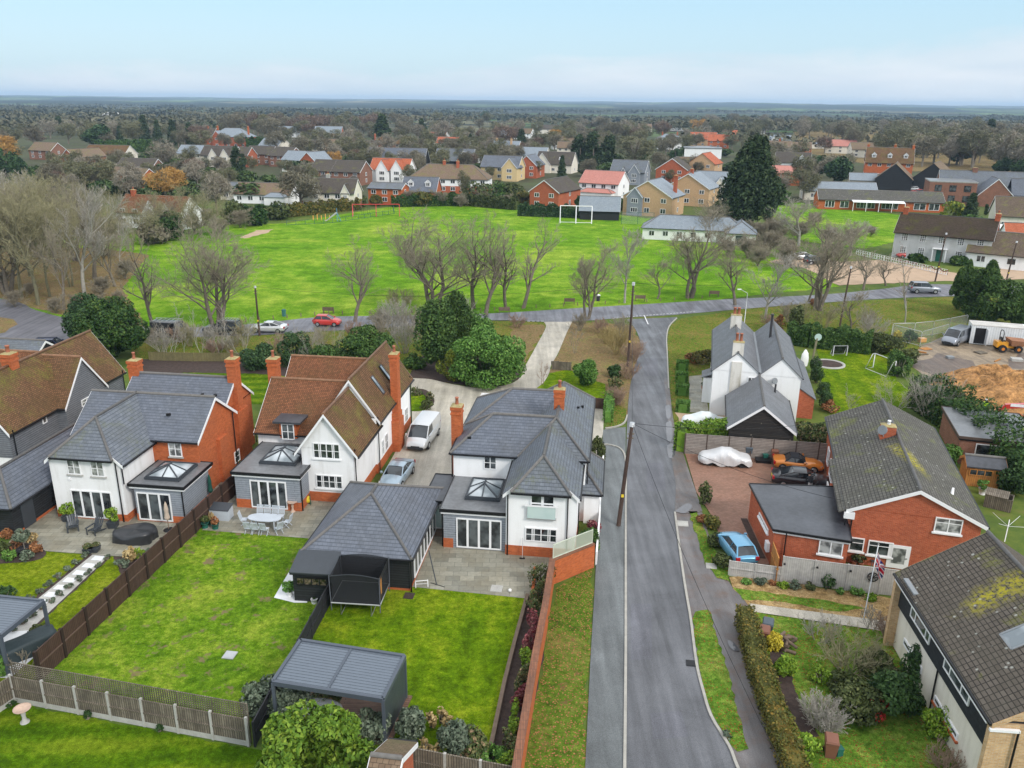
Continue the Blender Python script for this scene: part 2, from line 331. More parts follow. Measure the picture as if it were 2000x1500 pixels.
M['wood_pale']=tiled('pale_grey_painted_board',(.42,.40,.385),(.46,.44,.42),(.30,.285,.27),.13,40.,off=0.,mort=.01,rough=.8,stain=.12,dirt=(.3,.28,.26))
M['wood_lap']=tiled('weathered_lap_panel',(.26,.225,.20),(.33,.29,.26),(.115,.095,.085),40.,.14,mort=.018,rough=.9,stain=.45,dirt=(.17,.14,.125))
M['wood_lapd']=plain('dark_timber_post',(.085,.06,.048),.85,var=.2)
M['wood_orange']=tiled('orange_timber',(.44,.19,.05),(.50,.23,.065),(.20,.08,.02),.15,40.,off=0.,mort=.01,rough=.7,stain=.1)
M['pole']=plain('creosoted_pole',(.055,.034,.026),.8,var=.3,scale=3)
M['wood_sleeper']=plain('timber_sleeper',(.16,.115,.085),.9,var=.3,scale=3)
M['patio']=tiled('sandstone_paving',(.19,.185,.15),(.33,.315,.255),(.10,.095,.08),.9,.55,mort=.012,rough=.45,stain=.55,dirt=(.20,.165,.10),bump=.2,spec=.5)
M['asphalt']=asphaltm('road_asphalt',(.098,.10,.11),.5,R(8))
M['asphalt_side']=asphaltm('main_road_asphalt',(.13,.127,.145),.5,R(80),cracks=.2)
M['pave']=asphaltm('pavement_asphalt',(.115,.125,.128),.3,R(5),cracks=.25)
M['footway']=asphaltm('old_footway_asphalt',(.125,.115,.115),.35,R(-15),cracks=.4,brown=.75)
M['concrete_drive']=asphaltm('resin_driveway',(.40,.365,.305),.1,0.,cracks=0.,brown=.35,browncol=(.28,.25,.175))
M['whiteline']=plain('road_paint',(.72,.72,.72),.7,var=.15,scale=6)
M['grass_b']=grassm('worn_lawn',(.05,.12,.006),(.11,.205,.010),(.225,.29,.03),bare=1.2,barecol=(.20,.13,.09),sc0=.3)
M['grass_c']=grassm('dense_lawn',(.052,.105,.003),(.100,.175,.004),(.20,.25,.012),sc0=.22,stripe=.05,sang=R(8))
M['grass_a']=grassm('olive_lawn',(.08,.125,.004),(.135,.19,.006),(.22,.25,.02),sc0=.4)
M['grass_f']=grassm('striped_lawn',(.045,.10,.003),(.075,.145,.004),(.14,.20,.01),sc0=.3,stripe=.16,sang=R(85))
M['grass_green']=grassm('village_green_turf',(.065,.17,.006),(.125,.26,.012),(.26,.345,.04),sc0=.05,stripe=.0,sang=R(75))
M['grass_verge']=grassm('verge_grass',(.05,.10,.012),(.10,.19,.02),(.20,.24,.045),bare=.6,sc0=.5,leaf=.45)
M['grass_leafy']=grassm('leaf_strewn_grass',(.05,.09,.01),(.095,.16,.016),(.17,.16,.04),bare=.9,barecol=(.18,.10,.05),sc0=.3,leaf=1.5,leafcol=(.42,.18,.09))
M['litter']=grassm('leaf_litter',(.10,.125,.03),(.20,.145,.075),(.17,.18,.05),sc0=.35,leaf=1.1,leafcol=(.44,.21,.12))
M['dry']=grassm('dry_straw_ground',(.22,.14,.055),(.34,.225,.10),(.40,.29,.15),sc0=.5,bare=.3)
M['soil']=plain('dark_mulch',(.058,.040,.034),.95,var=.45,scale=3,bump=.6)
M['gravel']=plain('tan_gravel',(.43,.31,.215),.95,var=.14,scale=.6,fine=25)
M['mud']=asphaltm('churned_mud',(.25,.19,.125),.12,R(40),cracks=0.,brown=.95,browncol=(.115,.085,.065))
M['mud_dark']=asphaltm('dark_wheel_ruts',(.125,.09,.068),.3,R(60),cracks=0.,brown=.9,browncol=(.07,.055,.05))
M['puddle']=plain('standing_water',(.10,.10,.11),.06,var=.1,spec=.8)
M['patch']=asphaltm('tarmac_patch',(.103,.104,.12),.3,R(8),cracks=0.)
M['clay_heap']=plain('orange_clay_soil',(.32,.165,.062),.95,var=.95,scale=1.1,bump=1.,fine=6)
# ------------------------------------------------------------ houses
class House:
    def __init__(s,name,label,o,ang,cat='house',group=None):
        s.r=thing(name,label,cat,(o[0],o[1],0),R(ang),group); s.p={}
    def mb(s,part,mat):
        k=(part,mat) if part=='wall' else (part,mat,len(s.p))
        if k not in s.p: s.p[k]=MB()
        return s.p[k]
    def box(s,part,mat,*a): s.mb(part,mat).box(*a)
    def walls(s,x0,y0,x1,y1,z0,z1,mat,part='wall'):
        m=s.mb(part,mat)
        for a,b in (((x0,y0),(x1,y0)),((x1,y0),(x1,y1)),((x1,y1),(x0,y1)),((x0,y1),(x0,y0))):
            m.poly([(*a,z0),(*b,z0),(*b,z1),(*a,z1)])
    def plinth(s,x0,y0,x1,y1,h,mat='brick',d=.025):
        m=s.mb('plinth',mat); m.box(x0-d,y0-d,-.3,x1+d,y1+d,h)
    def roof(s,x0,y0,x1,y1,eave,ridge,axis,mat,over=.3,vo=.12,A='g',B='g',hz=None,runs=(None,None),t=.1,wall=None,barge='white',gutter='black',rt='ridge',gut=(1,1)):
        """A/B: end at low/high side along the axis: 'g' gable, 'h' hip, 'n' nothing (runs into another block)"""
        if axis=='x': s0,s1,t0,t1=x0,x1,y0,y1; mp=lambda a,b,z:(a,b,z)
        else: s0,s1,t0,t1=y0,y1,x0,x1; mp=lambda a,b,z:(b,a,z)
        tm=(t0+t1)/2; half=(t1-t0)/2; sl=(ridge-eave)/half; hz_=eave if hz is None else hz
        ze=eave-sl*over; ends=[]
        for typ,e,sg,run in ((A,s0,-1,runs[0]),(B,s1,1,runs[1])):
            if typ=='h':
                run=run or half*(ridge-hz_)/(ridge-eave)
                hs=(ridge-hz_)/run; full=abs(hz_-eave)<1e-3
                ends.append(('h',e-sg*run,e+sg*((over*sl/hs) if full else vo),full,e))
            else: ends.append(('g',e+sg*(vo if typ=='g' else 0),e+sg*(vo if typ=='g' else 0),False,e))
        rm=s.mb('roof',mat)
        def slab(pts): rm.prism([mp(*p) for p in pts],(0,0,t))
        dz=(ridge-hz_)/sl
        for sg in (-1,1):
            te=tm+sg*(half+over); th=tm+sg*dz
            a,b=ends
            pts=[(a[2],te,ze)]
            pts+=[(b[2],te,ze)]
            if b[0]=='h' and not b[3]: pts+=[(b[2],th,hz_)]
            pts+=[(b[1],tm,ridge),(a[1],tm,ridge)]
            if a[0]=='h' and not a[3]: pts+=[(a[2],th,hz_)]
            slab(pts if sg<0 else pts[::-1])
        rg=s.mb('ridge_tile',rt)
        T=lambda a,b,z:Vector(mp(a,b,z+t+.015))
        rg.tube([T(ends[0][1],tm,ridge),T(ends[1][1],tm,ridge)],.11,6)
        for en,sg in ((ends[0],-1),(ends[1],1)):
            if en[0]=='h':
                if en[3]: pts=[(en[2],tm-half-over,ze),(en[2],tm+half+over,ze),(en[1],tm,ridge)]
                else:
                    pts=[(en[2],tm-dz,hz_),(en[2],tm+dz,hz_),(en[1],tm,ridge)]
                    ex=.22*(ridge-hz_)/abs(en[1]-en[4]); q=[Vector(p) for p in pts]
                    pts=[(en[2]+sg*.22,tm-dz-.12,hz_-ex),(en[2]+sg*.22,tm+dz+.12,hz_-ex),(en[1],tm,ridge)]
                slab(pts if sg>0 else pts[::-1])
                for k in (0,1): rg.tube([T(*pts[k]),T(*pts[2])],.10,6)
                if gutter:
                    g=s.mb('gutter',gutter); p0,p1=mp(*pts[0]),mp(*pts[1])
                    dd=Vector(mp(sg*.06,0,0.02)); g.bar(Vector(p0)+dd,Vector(p1)+dd,.11,.10)
            if barge and ((en is ends[0] and A=='g') or (en is ends[1] and B=='g') or (en[0]=='h' and not en[3])):
                bm_=s.mb('bargeboard',barge); e=en[2]
                for g2 in (-1,1):
                    if en[0]=='h' and g2>0: bm_=s.mb('bargeboard',barge)
                    top=(tm,ridge) if en[0]=='g' else (tm+g2*dz,hz_)
                    pl=[(e,tm+g2*(half+over),ze+t-.02),(e,top[0],top[1]+t-.02),(e,top[0],top[1]-.16),(e,tm+g2*(half+over),ze-.16)]
                    bm_.prism([mp(*p) for p in pl],mp(sg*.035,0,0))
        if gutter:
            for k,sg in enumerate((-1,1)):
                if not gut[k]: continue
                g=s.mb('gutter',gutter)
                te=tm+sg*(half+over+.05)
                g.bar(mp(ends[0][2],te,ze+.02),mp(ends[1][2],te,ze+.02),.12,.10)
        if wall:
            wm=s.mb('wall',wall)
            for en,typ in ((ends[0],A),(ends[1],B)):
                if typ=='n': continue
                if en[0]=='g': wm.poly([mp(en[4],t0,eave),mp(en[4],t1,eave),mp(en[4],tm,ridge)])
                elif not en[3]: wm.poly([mp(en[4],t0,eave),mp(en[4],t1,eave),mp(en[4],tm+dz,hz_),mp(en[4],tm-dz,hz_)])
    def win(s,face,c,u,z,w,h,cols=2,rows=2,name='window',frame='white',glass='glass',sill=None,dep=.07,bar=.07,mull=.04,parts=None,rowsplit=None):
        """face S/N: wall y=c, u along x. face E/W: wall x=c, u along y. u is the centre"""
        sg={'S':-1,'N':1,'E':1,'W':-1}[face]
        if face in 'SN': mp=lambda a,d,zz:(a,c+sg*d,zz)
        else: mp=lambda a,d,zz:(c+sg*d,a,zz)
        f=MB(); p=MB(); a0,a1=u-w/2,u+w/2
        def bx(x0,x1,z0,z1,d0,d1):
            A_=mp(x0,d0,z0);B_=mp(x1,d1,z1); f.box(*A_,*B_)
        bx(a0,a1,z,z+bar,-.02,dep); bx(a0,a1,z+h-bar,z+h,-.02,dep); bx(a0,a0+bar,z+bar,z+h-bar,-.02,dep); bx(a1-bar,a1,z+bar,z+h-bar,-.02,dep)
        xs=parts or [k/cols for k in range(1,cols)]
        for k in xs: bx(u-w/2+w*k-mull/2*1.6,u-w/2+w*k+mull/2*1.6,z+bar,z+h-bar,-.02,dep-.008)
        for k in (rowsplit or [k/rows for k in range(1,rows)]): bx(a0+bar,a1-bar,z+h*k-mull/2,z+h*k+mull/2,-.02,dep-.016)
        q=.034; pts=[mp(a0+.03,q,z+.03),mp(a1-.03,q,z+.03),mp(a1-.03,q,z+h-.03),mp(a0+.03,q,z+h-.03)]
        p.poly(pts)
        o=f.build(name,M[frame],s.r); p.build('pane',M[glass],o,uv=False)
        if sill:
            m=MB(); m.box(*mp(a0-.09,-.02,z-.11),*mp(a1+.09,.13,z-.005)); m.build('sill',M[sill],o)
        return o
    def bifold(s,face,c,u,w,h,n,z=.12): return s.win(face,c,u,z,w,h,n,1,'patio_door',bar=.09,mull=.09)
    def door(s,face,c,u,w,h,mat='white',z=.05,glass=None):
        sg={'S':-1,'N':1,'E':1,'W':-1}[face]
        mp=(lambda a,d,zz:(a,c+sg*d,zz)) if face in 'SN' else (lambda a,d,zz:(c+sg*d,a,zz))
        m=MB(); m.box(*mp(u-w/2,-.02,z),*mp(u+w/2,.05,z+h)); o=m.build('door',M[mat],s.r)
        if glass:
            p=MB(); p.poly([mp(u-w*.3,.062,z+.35),mp(u+w*.3,.062,z+.35),mp(u+w*.3,.062,z+h-.2),mp(u-w*.3,.062,z+h-.2)]); p.build('pane',M[glass],o,uv=False)
        k=MB(); k.box(*mp(u+w*.32,.05,z+h*.46),*mp(u+w*.40,.11,z+h*.50)); k.build('handle',M['steel'],o)
    def chimney(s,x,y,z0,z1,w,d,pots=1,mat='brick',cap='mortar',potmat='pot',poth=.55,corb=True,potr=.13):
        m=MB(); m.box(x-w/2,y-d/2,z0,x+w/2,y+d/2,z1)
        if corb:
            m.box(x-w/2-.05,y-d/2-.05,z1-.62,x+w/2+.05,y+d/2+.05,z1-.48); m.box(x-w/2-.06,y-d/2-.06,z1-.26,x+w/2+.06,y+d/2+.06,z1)
        o=m.build('chimney',M[mat],s.r)
        c=MB(); q=.06 if corb else .03; c.mesh([(x-w/2-q,y-d/2-q,z1+.004),(x+w/2+q,y-d/2-q,z1+.004),(x+w/2+q,y+d/2+q,z1+.004),(x-w/2-q,y+d/2+q,z1+.004),(x-w*.28,y-d*.28,z1+.12),(x+w*.28,y-d*.28,z1+.12),(x+w*.28,y+d*.28,z1+.12),(x-w*.28,y+d*.28,z1+.12)],[(0,1,5,4),(1,2,6,5),(2,3,7,6),(3,0,4,7),(4,5,6,7)]); c.build('chimney_cap',M[cap],o)
        for k in range(pots):
            px=x+(k-(pots-1)/2)*(w/max(pots,1)*.75) if w>=d else x; py=y if w>=d else y+(k-(pots-1)/2)*(d/pots*.75)
            pm=MB(); pm.lathe([(potr*1.1,z1+.08),(potr,z1+.14),(potr*.85,z1+poth),(potr*1.08,z1+poth+.02),(potr*1.08,z1+poth+.1),(potr*.7,z1+poth+.1)],(px,py,0),10); pm.build('chimney_pot',M[potmat],o)
    def pipe(s,x,y,z0,z1,mat='black',kx=0,ky=0):
        s.mb('downpipe',mat).tube([(x+kx,y+ky,z1+.25),(x,y,z1),(x,y,z0)],.045,6)
    def flat(s,x0,y0,x1,y1,z,mat='flat_roof',over=.2,fascia='white',t=.16,edge='black'):
        r=s.mb('flat_roof',mat); r.box(x0-over,y0-over,z,x1+over,y1+over,z+t)
        e=s.mb('roof_edge_frame',edge)
        for a in ((x0-over-.05,y0-over-.05,x1+over+.05,y0-over),(x0-over-.05,y1+over,x1+over+.05,y1+over+.05),(x0-over-.05,y0-over,x0-over,y1+over),(x1+over,y0-over,x1+over+.05,y1+over)):
            e.box(a[0],a[1],z-.02,a[2],a[3],z+t+.05)
        if fascia:
            f=s.mb('fascia',fascia); q=over-.03
            f.box(x0-q,y0-q,z-.17,x1+q,y1+q,z-.003)
    def lantern(s,x0,y0,x1,y1,z,h,ridge=0.,frame='steel_dark'):
        o=MB(); o.box(x0-.1,y0-.1,z,x1+.1,y1+.1,z+.17)
        xm=(x0+x1)/2; ym=(y0+y1)/2; zt=z+h; zb=z+.18
        ax=((xm,ym-ridge/2),(xm,ym+ridge/2)); cs=[(x0,y0),(x1,y0),(x1,y1),(x0,y1)]
        tops=[ax[0],ax[0],ax[1],ax[1]]
        for c_,t_ in zip(cs,tops): o.bar((*c_,zb+.02),(*t_,zt+.02),.09,.09)
        for k in range(4): o.bar((*cs[k],zb+.02),(*cs[(k+1)%4],zb+.02),.09,.09)
        if ridge: o.bar((*ax[0],zt+.02),(*ax[1],zt+.02),.1,.1)
        for sx in (x0,x1): o.bar((sx,ym,zb+.03),(xm,ym,zt+.02),.07,.07)
        for sy,t_ in ((y0,ax[0]),(y1,ax[1])): o.bar((xm,sy,zb+.03),(*t_,zt+.02),.07,.07)
        ob=o.build('roof_lantern',M[frame],s.r)
        g=MB()
        g.poly([(*cs[0],zb),(*cs[1],zb),(*ax[0],zt)]); g.poly([(*cs[2],zb),(*cs[3],zb),(*ax[1],zt)])
        g.poly([(*cs[1],zb),(*cs[2],zb),(*ax[1],zt),(*ax[0],zt)] if ridge else [(*cs[1],zb),(*cs[2],zb),(*ax[0],zt)])
        g.poly([(*cs[3],zb),(*cs[0],zb),(*ax[0],zt),(*ax[1],zt)] if ridge else [(*cs[3],zb),(*cs[0],zb),(*ax[0],zt)])
        g.build('pane',M['glass_sky'],ob,uv=False)
    def skylight(s,p,sd,ud,w,h,frame='steel_dark',glass='glass_sky',lift=.16):
        """p centre on the roof plane, sd unit vector along eave, ud unit vector up slope"""
        p=Vector(p); sd=Vector(sd); ud=Vector(ud).normalized(); n=sd.cross(ud); n=n if n.z>0 else -n
        f=MB(); g=MB(); p=p+n*lift; q=[p+sd*a*w/2+ud*b*h/2 for a,b in ((-1,-1),(1,-1),(1,1),(-1,1))]
        for k in range(4): f.bar(q[k],q[(k+1)%4],.09,.07,upv=n)
        g.poly([x+n*.01 for x in q]); o=f.build('skylight',M[frame],s.r); g.build('pane',M[glass],o,uv=False)
    def done(s):
        for k,m in s.p.items(): m.build(k[0],M[k[1]],s.r)
        return s.r
# ------------------------------------------------------------ foliage
def leaves_mesh(name,c,size,rs,mat,parent=None,nb=None,asp=.55,upb=.3,drop=0.):
    """one small diamond leaf or spray of leaves at every centre"""
    n=len(c); d=rs.normal(size=(n,3)); 
    if nb is not None: d=d*.8+nb*.9
    d[:,2]+=upb; d/=np.linalg.norm(d,axis=1)[:,None]
    t=rs.normal(size=(n,3)); t[:,2]-=drop; t-=d*(t*d).sum(1)[:,None]; t/=np.linalg.norm(t,axis=1)[:,None]+1e-9
    b=np.cross(d,t); s=(size*rs.uniform(.6,1.35,n))[:,None]
    bend=d*s*.18
    v=np.stack([c-t*s-bend,c-b*s*asp,c+t*s-bend,c+b*s*asp],1).reshape(-1,3)
    f=np.arange(4*n).reshape(n,4)
    return mesh_np(name,v,f,mat,parent)
def lumps(n,rx,ry,rz,k,rs,lr=(.3,.5),zc=None,flat=0.,shell=.72):
    d=rs.normal(size=(k,3)); d/=np.linalg.norm(d,axis=1)[:,None]
    if flat: d[:,2]=np.where(d[:,2]<0,d[:,2]*(1-flat),d[:,2])
    cen=d*rs.uniform(.45,.78,(k,1)); rad=rs.uniform(lr[0],lr[1],k)
    i=rs.integers(0,k,n); e=rs.normal(size=(n,3)); e/=np.linalg.norm(e,axis=1)[:,None]
    p=cen[i]+e*(rad[i]*(shell+(1-shell)*rs.random(n)**.5*1.25))[:,None]
    # keep what lies outside most of the other lumps
    q=np.linalg.norm(p,axis=1); keep=q>.42; p,e=p[keep],e[keep]
    z0=rz if zc is None else zc
    P=p*np.array([rx,ry,rz])+np.array([0,0,z0]); k2=P[:,2]>.02
    return P[k2],e[k2]
def bush(name,label,cat,loc,rx,ry,rz,mat,n=3500,size=.16,k=14,seed=1,group=None,stem=True,lr=(.34,.52),zc=None,part='foliage',upb=.3):
    rs=np.random.default_rng(seed)
    t=thing(name,label,cat,loc,rs.uniform(0,6.28),group)
    P,e=lumps(n,rx,ry,rz,k,rs,lr,zc); leaves_mesh(part,P,size,rs,M[mat],t,e,upb=upb)
    if stem:
        m=MB()
        for q in range(5):
            a=q*1.3; m.tube([(0.06*math.cos(a),.06*math.sin(a),-.1),(rx*.3*math.cos(a),ry*.3*math.sin(a),rz*.8),(rx*.5*math.cos(a),ry*.5*math.sin(a),rz*1.3)],[.05,.035,.01],5)
        m.build('stem',M['bark'],t)
    return t
def hedge(name,label,pts,w,h,mat,n=4000,size=.12,seed=1,group=None,rough=.12,jag=.0,hs=None):
    """clipped hedge along a ground polyline"""
    rs=np.random.default_rng(seed); pts=[Vector((p[0],p[1],0)) for p in pts]; L=[(pts[i+1]-pts[i]).length for i in range(len(pts)-1)]; T=sum(L)
    o=pts[0]; t=thing(name,label,'hedge',tuple(o),0,group)
    u=rs.random(n)*T; P=np.zeros((n,3)); E=np.zeros((n,3)); cum=np.cumsum([0]+L)
    side=rs.random(n); per=2*h+w
    for i in range(n):
        k=min(len(L)-1,int(np.searchsorted(cum,u[i],side='right'))-1); f=(u[i]-cum[k])/L[k]; c=pts[k].lerp(pts[k+1],f)-o; d=(pts[k+1]-pts[k]).normalized(); nn=Vector((-d.y,d.x,0))
        hh=h*(1+rough*.8*math.sin(u[i]*1.7+seed)+rough*.5*math.sin(u[i]*4.1)) if hs is None else h*np.interp(u[i]/T,np.linspace(0,1,len(hs)),hs)
        q=side[i]*per; dep=abs(rs.normal())*.10
        if k==0 and f*L[0]<.12 or k==len(L)-1 and (1-f)*L[-1]<.12: P[i]=c+nn*(rs.random()-.5)*w+Vector((0,0,rs.random()*hh)); E[i]=d*(1 if f>.5 else -1); continue
        if q<h: P[i]=c+nn*(-w/2+dep)+Vector((0,0,hh*q/h)); E[i]=-nn
        elif q<h+w: P[i]=c+nn*(q-h-w/2)+Vector((0,0,hh-dep+jag*rs.random())); E[i]=(0,0,1)
        else: P[i]=c+nn*(w/2-dep)+Vector((0,0,hh*(q-h-w)/h)); E[i]=nn
    P+=rs.normal(size=(n,3))*rough*.35; P[:,2]=np.maximum(P[:,2],.02)
    leaves_mesh('foliage',P,size,rs,M[mat],t,E)
    m=MB()
    for k in range(len(L)):
        a=pts[k]-o; b=pts[k+1]-o; m.bar(a+Vector((0,0,h*.42)),b+Vector((0,0,h*.42)),w*.62,h*.8)
    m.build('inner_stem',M[mat],t,uv=False)
    return t
def tubes_np(segs,n):
    """segs (m,8): p q r0 r1 -> verts, quads"""
    s=np.asarray(segs,float); p=s[:,0:3]; q=s[:,3:6]; d=q-p; d/=np.linalg.norm(d,axis=1)[:,None]+1e-9
    u=np.where(np.abs(d[:,2:3])<.9,np.array([[0,0,1.]]),np.array([[1.,0,0]])); a=np.cross(d,u); a/=np.linalg.norm(a,axis=1)[:,None]; b=np.cross(d,a)
    vs=[]
    for base,rr in ((p,s[:,6:7]),(q,s[:,7:8])):
        for k in range(n):
            t=2*math.pi*k/n; vs.append(base+(a*math.cos(t)+b*math.sin(t))*rr)
    v=np.stack(vs,1).reshape(-1,3); m=len(s); i=np.arange(m)[:,None]*(2*n)
    f=np.concatenate([np.stack([i[:,0]+k,i[:,0]+(k+1)%n,i[:,0]+n+(k+1)%n,i[:,0]+n+k],1) for k in range(n)],0)
    return v,f
def grow(seed,H,spread=.35,kids=(6,5,4,4),levels=4,trunk_r=.22,first=.28,gravity=.0,stems=1,wob=.16,ratio=.55,lean=(0,0),upw=.35,twig=.012):
    r=random.Random(seed); thick=[]; thin=[]
    def br(p,d,L,rad,lv):
        ns=5 if lv==0 else (4 if lv==1 else (3 if lv==2 else 2)); pts=[p]; dd=Vector(d)
        for i in range(ns):
            dd=(dd+Vector((r.gauss(0,wob),r.gauss(0,wob),r.gauss(0,wob)*.6+(upw*.12 if lv else .05)-gravity*lv*.06))).normalized()
            pts.append(pts[-1]+dd*L/ns)
        end=rad*(.25 if lv==0 else .35)
        for i in range(ns):
            a=rad+(end-rad)*i/ns; b=rad+(end-rad)*(i+1)/ns
            (thick if lv<2 else thin).append((*pts[i],*pts[i+1],max(a,twig),max(b,twig*.7)))
        if lv>=levels: return
        n=kids[min(lv,len(kids)-1)]
        for k in range(n):
            t=first+(1-first)*(k+r.random()*.8)/n if lv==0 else .25+.75*(k+r.random())/n
            t=min(t,.999); i=int(t*ns); q=pts[i].lerp(pts[i+1],t*ns-i); td=(pts[i+1]-pts[i]).normalized()
            az=r.random()*6.283; o=td.orthogonal().normalized(); o.rotate(Matrix.Rotation(az,3,td))
            sp=spread*(1.25-.55*t if lv==0 else 1.)*r.uniform(.75,1.3)
            nd_=(td*math.cos(sp)+o*math.sin(sp)+Vector((0,0,upw*.25))).normalized()
            br(q,nd_,L*ratio*r.uniform(.7,1.15)*(1.1-.35*t),rad*(1-t*.7)*.55,lv+1)
    for k in range(stems):
        a=6.283*k/stems+r.random(); off=.0 if stems==1 else trunk_r*.9
        d=Vector((lean[0]+(.18*math.cos(a) if stems>1 else 0),lean[1]+(.18*math.sin(a) if stems>1 else 0),1)).normalized()
        br(Vector((off*math.cos(a),off*math.sin(a),-.2)),d,H*.78*(1 if k==0 else r.uniform(.75,.95)),trunk_r*(1 if stems==1 else .75),0)
    return np.array(thick),np.array(thin)
def fit(seg,H):
    z=max(seg[0][:,5].max(),seg[1][:,5].max() if len(seg[1]) else 0); k=H/z
    for s in seg:
        if len(s): s[:,:6]*=k
    return seg
PROTO={}
def bare_proto(key,bark='bark',twigm='twig',H=10.,**kw):
    """a leafless tree of unit kind: Empty > trunk, crown; stored out of the scene until cloned"""
    tk,tn=fit(grow(H=H,**kw),H)
    t=thing('bare_tree',None,None)
    mesh_np('trunk',*tubes_np(tk,6),M[bark],t,smooth=True); mesh_np('crown',*tubes_np(tn,3),M[twigm],t)
    PROTO[key]=[t,H,False]; return t
def put(key,loc,H,label,cat='tree',group=None,rz=None,sx=1.,name=None):
    t,h0,used=PROTO[key]; k=H/h0
    if not used: o=t; PROTO[key][2]=True; o.location=loc; o.rotation_euler=(0,0,rng.random()*6.28 if rz is None else rz); tag(o,label,cat,group)
    else:
        o=clone(t,loc,rng.random()*6.28 if rz is None else rz)
        for kk in ('group',):
            if kk in o and not group: del o[kk]
        tag(o,label,cat,group)
    o.scale=(k*sx,k*sx,k)
    if name: o.name=name
    return o
def ever_proto(key,kind,mat,H=10.,W_=5.,n=6000,size=.3,seed=1,bark='bark',name='evergreen_tree',k=22):
    rs=np.random.default_rng(seed); t=thing(name,None,None)
    if kind=='cone':      # tiered conifer
        m=n; z=rs.random(m)**.8; tier=np.floor(z*14)/14+rs.random(m)*.05
        ang=rs.random(m)*6.283; br=np.floor(ang/6.283*9+tier*31)%9
        rad=(1-tier)**.75*(.62+.38*np.sin(br*2.3+tier*40)*.5+.19); rr=rad*(rs.random(m)**.45)
        P=np.stack([rr*np.cos(ang)*W_/2,rr*np.sin(ang)*W_/2,H*(.06+.94*tier)-rr*H*.05],1)+rs.normal(size=(m,3))*size*.5
        e=np.stack([np.cos(ang),np.sin(ang),.3+0*ang],1); leaves_mesh('crown',P,size,rs,M[mat],t,e,asp=.4,upb=.4,drop=.4)
    elif kind=='mound':
        P,e=lumps(int(n*1.25),W_/2,W_/2,H/2,k,rs,(.2,.36)); P[:,2]*=H/P[:,2].max(); f_=(1.22-.86*(P[:,2]/H)**1.15)[:,None]; P[:,:2]*=f_; P[:,2]+=.03*H*np.sin(P[:,0]*2.1+P[:,1]*1.7); leaves_mesh('crown',P,size,rs,M[mat],t,e,asp=.42,drop=.35)
    elif kind=='column':
        P,e=lumps(n,W_/2,W_/2,H/2,k,rs,(.28,.42)); leaves_mesh('crown',P,size,rs,M[mat],t,e,asp=.45,drop=.3)
    else:
        P,e=lumps(n,W_/2,W_/2,H*.42,k,rs,(.28,.46),zc=H*.58); leaves_mesh('crown',P,size,rs,M[mat],t,e)
    mm=MB(); mm.tube([(0,0,-.2),(.05,0,H*.4),(0,.05,H*.85)],[H*.03,H*.02,.03],7)
    for q in range(6):
        a=q*1.05; z=H*(.3+.09*q); mm.tube([(0,0,z),(W_*.25*math.cos(a),W_*.25*math.sin(a),z+H*.1)],[H*.01,.02],4)
    mm.build('trunk',M[bark],t,uv=False)
    PROTO[key]=[t,H,False]; return t
def haze_tree_proto(key,mat,H=12.,W_=10.,n=1500,seed=1,k=16,size=.8,name='bare_tree',asp=.10,limbs=9,sparse=.0):
    """distant leafless crown: limbs plus a cloud of fine sticks"""
    rs=np.random.default_rng(seed); r=random.Random(seed); t=thing(name,None,None)
    P,e=lumps(n,W_/2,W_/2,H*.36,k,rs,(.25,.5),zc=H*.62,shell=.45); leaves_mesh('crown',P,size,rs,M[mat],t,e*.2,asp=asp,upb=0.)
    m=MB(); m.tube([(0,0,-.3),(r.gauss(0,.2),r.gauss(0,.2),H*.4),(r.gauss(0,.4),r.gauss(0,.4),H*.8)],[H*.028,H*.02,.05],6)
    for q in range(limbs):
        a=r.random()*6.28; z=H*r.uniform(.25,.55); L=W_*r.uniform(.25,.42); m.tube([(0,0,z),(L*.5*math.cos(a),L*.5*math.sin(a),z+H*.14),(L*math.cos(a),L*math.sin(a),z+H*.34)],[H*.013,H*.008,.04],4)
    m.build('trunk',M['bark'],t,uv=False); PROTO[key]=[t,H,False]; return t
M['bark']=plain('grey_brown_bark',(.165,.14,.11),.95,var=.35,scale=3)
M['bark_dark']=plain('dark_bark',(.075,.064,.05),.95,var=.3,scale=3)
M['bark_pale']=plain('silvery_bark',(.34,.32,.285),.9,var=.25,scale=4)
M['bark_green']=plain('mossy_bark',(.15,.14,.085),.95,var=.35,scale=2)
M['twig']=plain('brown_twig',(.27,.235,.175),.9,var=.25,scale=.8)
M['twig_pale']=plain('pale_grey_twig',(.34,.315,.275),.9,var=.2,scale=.8)
M['twig_green']=plain('lichen_green_twig',(.285,.26,.15),.9,var=.25,scale=.8)
M['twig_red']=plain('reddish_twig',(.31,.215,.16),.9,var=.25,scale=.8)
M['twig_gold']=plain('golden_willow_twig',(.42,.24,.07),.9,var=.25,scale=.8)
M['twig_far']=leafm('far_twig_brown',(.095,.086,.06),(.17,.152,.105),(.24,.215,.15),.12)
M['twig_far_g']=leafm('far_twig_olive',(.085,.085,.046),(.155,.152,.082),(.22,.212,.12),.12)
M['twig_far_r']=leafm('far_twig_russet',(.10,.065,.048),(.165,.112,.085),(.22,.16,.12),.12)
M['twig_far_p']=leafm('far_twig_pale',(.17,.15,.115),(.25,.22,.17),(.31,.275,.215),.12)
M['leaf']=leafm('laurel_leaf',(.04,.10,.018),(.095,.205,.035),(.19,.31,.075))
M['leaf_dark']=leafm('dark_evergreen_leaf',(.018,.045,.014),(.042,.085,.025),(.08,.14,.04),.5)
M['leaf_conifer']=leafm('conifer_needle',(.018,.036,.016),(.042,.07,.028),(.08,.11,.045),.4)
M['leaf_olive']=leafm('olive_leaf',(.035,.05,.016),(.075,.095,.03),(.13,.145,.055),.6)
